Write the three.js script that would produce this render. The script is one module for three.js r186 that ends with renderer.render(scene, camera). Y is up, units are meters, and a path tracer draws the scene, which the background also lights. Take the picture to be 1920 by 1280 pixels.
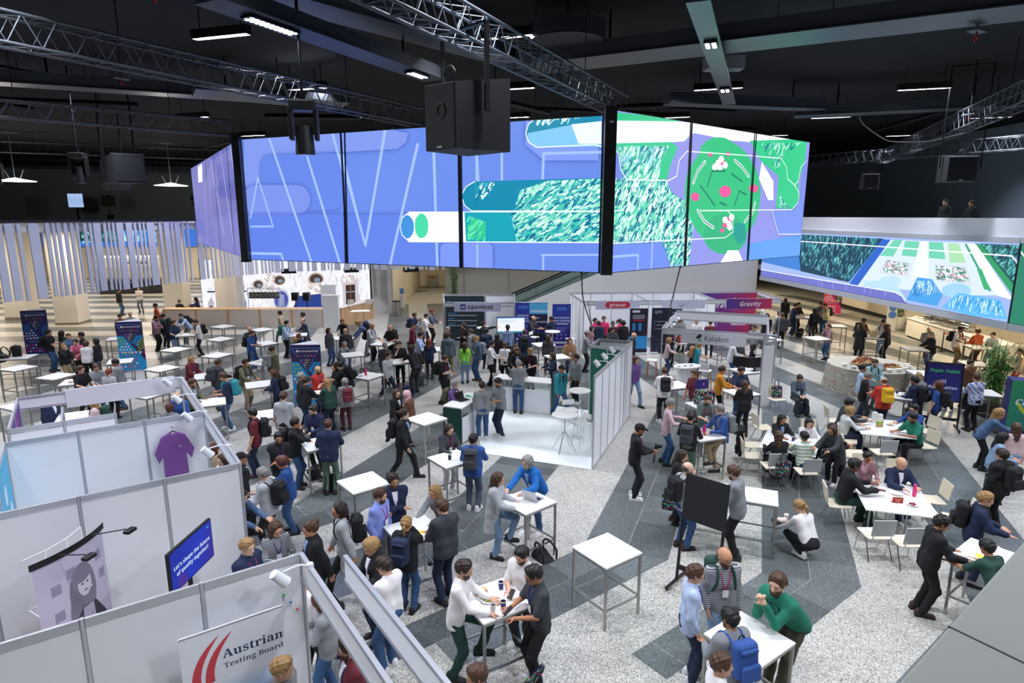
import * as THREE from 'three';
import { mergeGeometries } from 'three/addons/utils/BufferGeometryUtils.js';
import { RoundedBoxGeometry } from 'three/addons/geometries/RoundedBoxGeometry.js';
import { RectAreaLightUniformsLib } from 'three/addons/lights/RectAreaLightUniformsLib.js';

// ---------- camera, light, exposure ----------
const scene = new THREE.Scene();
scene.background = new THREE.Color(0x020308);
const camera = new THREE.PerspectiveCamera(57.56, 1.5, 0.05, 400);
camera.position.set(0, 6.4, 0);
camera.rotation.set(-0.19985, 0, 0);
const renderer = new THREE.WebGLRenderer({ antialias: true });
renderer.toneMapping = THREE.LinearToneMapping;
renderer.toneMappingExposure = 1.0;
renderer.shadowMap.enabled = true;
RectAreaLightUniformsLib.init();
const HALL_LIGHT = 880;      // radiance of the hall's downlight panels
const WARM_LIGHT = 30;       // warm panels under the galleries
const LED = 1.15;            // brightness of the video walls

// ---------- helpers ----------
let _s = 12345;
const seed = (n) => { _s = (n * 2654435761 + 88172645) >>> 0; for (let i = 0; i < 4; i++) rnd(); };
function rnd() { _s = (_s + 0x6D2B79F5) | 0; let t = Math.imul(_s ^ (_s >>> 15), 1 | _s); t = (t + Math.imul(t ^ (t >>> 7), 61 | t)) ^ t; return ((t ^ (t >>> 14)) >>> 0) / 4294967296; }
const rr = (a, b) => a + (b - a) * rnd();
const V = (x, y, z) => new THREE.Vector3(x, y, z);
const D2R = Math.PI / 180;
const used = {};
function numbered(n) { const k = used[n] = (used[n] || 0) + 1; return k === 1 ? n : n + '_' + String(k - 1).padStart(3, '0'); }
const mats = {};
function mat(hex, rough = 0.7, metal = 0, extra) {
  const key = hex + '|' + rough + '|' + metal + '|' + (extra ? extra.k : '');
  if (!mats[key]) { const e = { ...(extra || {}) }; delete e.k; mats[key] = new THREE.MeshStandardMaterial({ color: hex, roughness: rough, metalness: metal, ...e }); }
  return mats[key];
}
function sh(m) { m.castShadow = true; m.receiveShadow = true; return m; }
function part(parent, name, geo, material) { const m = sh(new THREE.Mesh(geo, material)); m.name = name; if (parent) parent.add(m); return m; }
function setTag(o, label, category, group, kind) { o.userData.label = label; o.userData.category = category; if (group) o.userData.group = group; if (kind) o.userData.kind = kind; return o; }
function thing(name, label, category, x = 0, y = 0, z = 0, yaw = 0, group) {
  const o = new THREE.Group(); o.name = numbered(name); o.position.set(x, y, z); o.rotation.y = yaw; scene.add(o); return setTag(o, label, category, group);
}
function structure(name, geo, material, label) {
  const m = part(scene, numbered(name), geo, material); m.userData.kind = 'structure'; m.userData.label = label; m.userData.category = name.split('_')[0]; return m;
}
function box(w, h, d, x = 0, y = 0, z = 0, ry = 0) { const g = new THREE.BoxGeometry(w, h, d); if (ry) g.rotateY(ry); return g.translate(x, y, z); }
function rbox(w, h, d, r, x = 0, y = 0, z = 0) { return new RoundedBoxGeometry(w, h, d, 2, Math.min(r, w / 2.01, h / 2.01, d / 2.01)).translate(x, y, z); }
function cyl(r, h, x, y, z, n = 12, r2 = r) { return new THREE.CylinderGeometry(r, r2, h, n).translate(x, y, z); }
const _q = new THREE.Quaternion(), _up = V(0, 1, 0);
function bar(a, b, r, n = 6, r2 = r) { // round bar from a to b
  const d = b.clone().sub(a), l = d.length(); const g = new THREE.CylinderGeometry(r2, r, l, n, 1);
  g.applyQuaternion(_q.setFromUnitVectors(_up, d.normalize())); return g.translate((a.x + b.x) / 2, (a.y + b.y) / 2, (a.z + b.z) / 2);
}
function flatBar(a, b, w, h) { // box along a->b
  const d = b.clone().sub(a), l = d.length(); const g = new THREE.BoxGeometry(w, h, l);
  const m = new THREE.Matrix4().lookAt(b, a, Math.abs(d.y) / l > 0.95 ? V(1, 0, 0) : _up); g.applyMatrix4(m); return g.translate((a.x + b.x) / 2, (a.y + b.y) / 2, (a.z + b.z) / 2);
}
function tube(pts, r, n = 24, k = 6, closed = false) { return new THREE.TubeGeometry(new THREE.CatmullRomCurve3(pts, closed, 'catmullrom', 0.3), n, r, k, closed); }
function merge(list) { return mergeGeometries(list.map((g) => { const h = g.index ? g.toNonIndexed() : g; if (!h.attributes.uv) h.setAttribute('uv', new THREE.BufferAttribute(new Float32Array(h.attributes.position.count * 2), 2)); for (const k of Object.keys(h.attributes)) if (!['position', 'normal', 'uv'].includes(k)) h.deleteAttribute(k); return h; })); }
// a vertical panel from (x0,z0) to (x1,z1), y0..y1, thickness t; its own mesh-space is world space; uv 0..1 on both big faces
function panelGeo(x0, z0, x1, z1, y0, y1, t = 0.04) {
  const w = Math.hypot(x1 - x0, z1 - z0); const g = new THREE.BoxGeometry(w, y1 - y0, t);
  g.rotateY(-Math.atan2(z1 - z0, x1 - x0)); return g.translate((x0 + x1) / 2, (y0 + y1) / 2, (z0 + z1) / 2);
}
function canvasTex(w, h, draw) {
  const c = document.createElement('canvas'); c.width = w; c.height = h; const x = c.getContext('2d'); draw(x, w, h);
  const t = new THREE.CanvasTexture(c); t.colorSpace = THREE.SRGBColorSpace; t.magFilter = THREE.LinearFilter; t.anisotropy = 8; return t;
}
function printMat(tex, rough = 0.6) { return new THREE.MeshStandardMaterial({ map: tex, roughness: rough }); }
function glowMat(tex, k) { return new THREE.MeshStandardMaterial({ color: 0x050505, roughness: 0.5, emissive: 0xffffff, emissiveMap: tex, emissiveIntensity: k }); }
// flat printed or lit face: plane centred at p, facing yaw
function face(parent, name, w, h, x, y, z, yaw, material, pitch = 0) {
  const g = new THREE.PlaneGeometry(w, h); const m = part(parent, name, g, material); m.rotation.set(-pitch, yaw, 0, 'YXZ'); m.position.set(x, y, z); return m;
}
// ---------- surfaces ----------
function noiseTex(size, paint, srgb = true) {
  const d = new Uint8Array(size * size * 4); paint(d, size);
  const t = new THREE.DataTexture(d, size, size); t.wrapS = t.wrapT = THREE.RepeatWrapping; t.magFilter = THREE.LinearFilter; t.minFilter = THREE.LinearMipmapLinearFilter; t.generateMipmaps = true;
  if (srgb) t.colorSpace = THREE.SRGBColorSpace; t.needsUpdate = true; return t;
}
// stone chips: random rounded grains of several sizes over a base tone
function speckle(base, chips, n, seedN, size = 1024) {
  seed(seedN);
  return noiseTex(size, (d) => {
    for (let i = 0; i < size * size; i++) { const j = rr(-7, 7); d[i * 4] = base[0] + j; d[i * 4 + 1] = base[1] + j; d[i * 4 + 2] = base[2] + j; d[i * 4 + 3] = 255; }
    for (let k = 0; k < n; k++) {
      const c = chips[(rnd() * chips.length) | 0], r = rr(1.5, 5.5), cx = (rnd() * size) | 0, cy = (rnd() * size) | 0, e = rr(0.6, 1.5), j = rr(-14, 14);
      for (let y = -7; y <= 7; y++) for (let x = -7; x <= 7; x++) if (x * x * e + y * y / e < r * r) {
        const q = (((cy + y + size) % size) * size + (cx + x + size) % size) * 4; d[q] = c[0] + j; d[q + 1] = c[1] + j; d[q + 2] = c[2] + j;
      }
    }
  });
}
const lightStone = speckle([186, 184, 176], [[210, 208, 200], [158, 157, 151], [112, 112, 110], [226, 223, 214], [168, 166, 160], [134, 133, 129]], 17000, 11);
const darkStone = speckle([98, 104, 104], [[114, 120, 119], [78, 84, 85], [130, 135, 133], [66, 72, 74], [104, 109, 109]], 15000, 12);
const M = {
  terrazzo: new THREE.MeshStandardMaterial({ map: lightStone, roughness: 0.34 }),
  dark: [1, 0.82, 1.16].map((k) => new THREE.MeshStandardMaterial({ map: darkStone, color: new THREE.Color(k, k, k * 1.01), roughness: 0.3 })),
  steel: mat(0xa9a7a2, 0.32, 0.85), chrome: mat(0xd2d4d8, 0.14, 1), alu: mat(0xc6c9cf, 0.36, 0.55), black: mat(0x0b0b0d, 0.5), blackMetal: mat(0x15171b, 0.42, 0.6),
  whiteTop: mat(0xf0f0ee, 0.35), panel: mat(0xf0f2f7, 0.5), wall: mat(0xd9d9d8, 0.8), warmWall: mat(0xe6dcc6, 0.8), ceil: mat(0x050609, 0.9), truss: mat(0x4a4f58, 0.42, 0.35),
  beam: mat(0x585d66, 0.4, 0.5), wood: mat(0xc9a27a, 0.55), cream: mat(0xeadfc8, 0.5), greyPlastic: mat(0xb9bcbe, 0.45), red: mat(0xc01c1c, 0.4),
};
// ---------- floor: light terrazzo with kinked bands of dark tiles ----------
const NA = [0.609, 0.793], NB = [0.9304, 0.3665], NC = [0.986, -0.165];
const kA = (x, z) => (-5.385 - (NA[0] * x + NA[1] * z)) / 1.32;
const kB = (x, z) => (0.47 - (NB[0] * x + NB[1] * z)) / 1.64;
const kC = (x, z) => -(NC[0] * x + NC[1] * z - 12.99) / 1.3 - 1;
const FLOOR = structure('floor', box(120, 0.4, 92, 0, -0.2, -40), M.terrazzo, 'polished speckled light stone floor with dark bands');
{ const g = FLOOR.geometry, p = g.attributes.position, u = g.attributes.uv; for (let i = 0; i < p.count; i++) u.setXY(i, p.getX(i) / 2.2, p.getZ(i) / 2.2); }
function clipHalf(poly, f) { // keep f>=0
  const out = []; for (let i = 0; i < poly.length; i++) { const a = poly[i], b = poly[(i + 1) % poly.length], fa = f(a), fb = f(b); if (fa >= 0) out.push(a); if ((fa >= 0) !== (fb >= 0)) { const t = fa / (fa - fb); out.push([a[0] + (b[0] - a[0]) * t, a[1] + (b[1] - a[1]) * t]); } } return out;
}
function slab(poly, y = 0.004) { // thin tile with its own edge
  const n = poly.length, pos = [], uv = []; const P = (q, h) => { pos.push(q[0], h, q[1]); uv.push(q[0] / 1.9, q[1] / 1.9); };
  let area = 0; for (let i = 0; i < n; i++) { const a = poly[i], b = poly[(i + 1) % n]; area += a[0] * b[1] - b[0] * a[1]; }
  const q = area > 0 ? poly.slice().reverse() : poly;
  for (let i = 1; i < n - 1; i++) { P(q[0], y); P(q[i], y); P(q[i + 1], y); }
  for (let i = 0; i < n; i++) { const a = q[i], b = q[(i + 1) % n]; P(a, y); P(a, 0); P(b, y); P(b, y); P(a, 0); P(b, 0); }
  const g = new THREE.BufferGeometry(); g.setAttribute('position', new THREE.Float32BufferAttribute(pos, 3)); g.setAttribute('uv', new THREE.Float32BufferAttribute(uv, 2)); g.computeVertexNormals(); return g;
}
{
  seed(77); const tiles = [];
  const add = (poly) => { if (poly.length > 2) { let cx = 0, cz = 0, a = 0; poly.forEach((p, i) => { cx += p[0] / poly.length; cz += p[1] / poly.length; const b = poly[(i + 1) % poly.length]; a += p[0] * b[1] - b[0] * p[1]; }); if (Math.abs(a) > 0.02) tiles.push({ poly, d: Math.hypot(cx, cz + 1), m: (rnd() * 2.6) | 0 }); } };
  const far = (p) => p[0] + 15.5 + (p[1] + 30) * 0.35; // left of this line the far hall's own bands begin
  const sides = [[NA, 1.32, -5.385, 0, kA], [NB, 1.64, 0.47, 0, kB], [NC, 1.3, 12.99, 1, kC]];
  sides.forEach(([N, w, c0, off, kf], si) => {
    const T = [N[1], -N[0]];
    for (let k = -15; k < 26; k++) { if ((k & 1) === 0) continue;
      for (let row = 0; row < 2; row++) {
        const n0 = c0 - (k + off + row * 0.5) * w, n1 = n0 - w * 0.5;
        let t = -46 + rr(0, 1); while (t < 46) {
          const L = [0.45, 0.9, 0.9, 1.3][(rnd() * 4) | 0], e = 0.006;
          let poly = [[n0 - e, t + e], [n1 + e, t + e], [n1 + e, t + L - e], [n0 - e, t + L - e]].map(([n, s]) => [N[0] * n + T[0] * s, N[1] * n + T[1] * s]); t += L;
          const cx = poly[0][0], cz = poly[0][1]; if (cz > 1 || cz < -62 || Math.abs(cx) > Math.abs(cz) * 1.0 + 7) continue;
          for (const other of [kA, kB, kC]) if (other !== kf && poly.length) poly = clipHalf(poly, (p) => other(p[0], p[1]) - kf(p[0], p[1]));
          if (poly.length) poly = clipHalf(poly, far);
          if (poly.length > 2) add(poly);
        }
      }
    }
  });
  for (let k = 0; k < 16; k++) for (let row = 0; row < 2; row++) { // straight bands of the far left hall
    const z0 = -20 - k * 2.9 - row * 0.72, z1 = z0 - 0.72; let x = -46; while (x < 0) { const L = [0.9, 1.3, 1.8][(rnd() * 3) | 0]; let poly = [[x + 0.006, z0 - 0.006], [x + L - 0.006, z0 - 0.006], [x + L - 0.006, z1 + 0.006], [x + 0.006, z1 + 0.006]].map((p) => [p[0], p[1] - (p[0] + 25) * 0.05]); x += L; poly = clipHalf(poly, (p) => -far(p)); if (poly.length > 2) add(poly); }
  }
  tiles.sort((a, b) => a.d - b.d);
  const inView = tiles.filter((t) => t.d > 7);
  inView.slice(0, 300).forEach((t, i) => part(FLOOR, i ? 'dark_tile_' + String(i).padStart(3, '0') : 'dark_tile', slab(t.poly), M.dark[t.m]));
  const rest = inView.slice(300); for (let m = 0; m < 3; m++) { const g = rest.filter((t) => t.m === m).map((t) => slab(t.poly)); if (g.length) part(FLOOR, 'far_dark_tiles_' + String(m).padStart(3, '0'), mergeGeometries(g), M.dark[m]).userData.kind = 'stuff'; }
}
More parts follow.
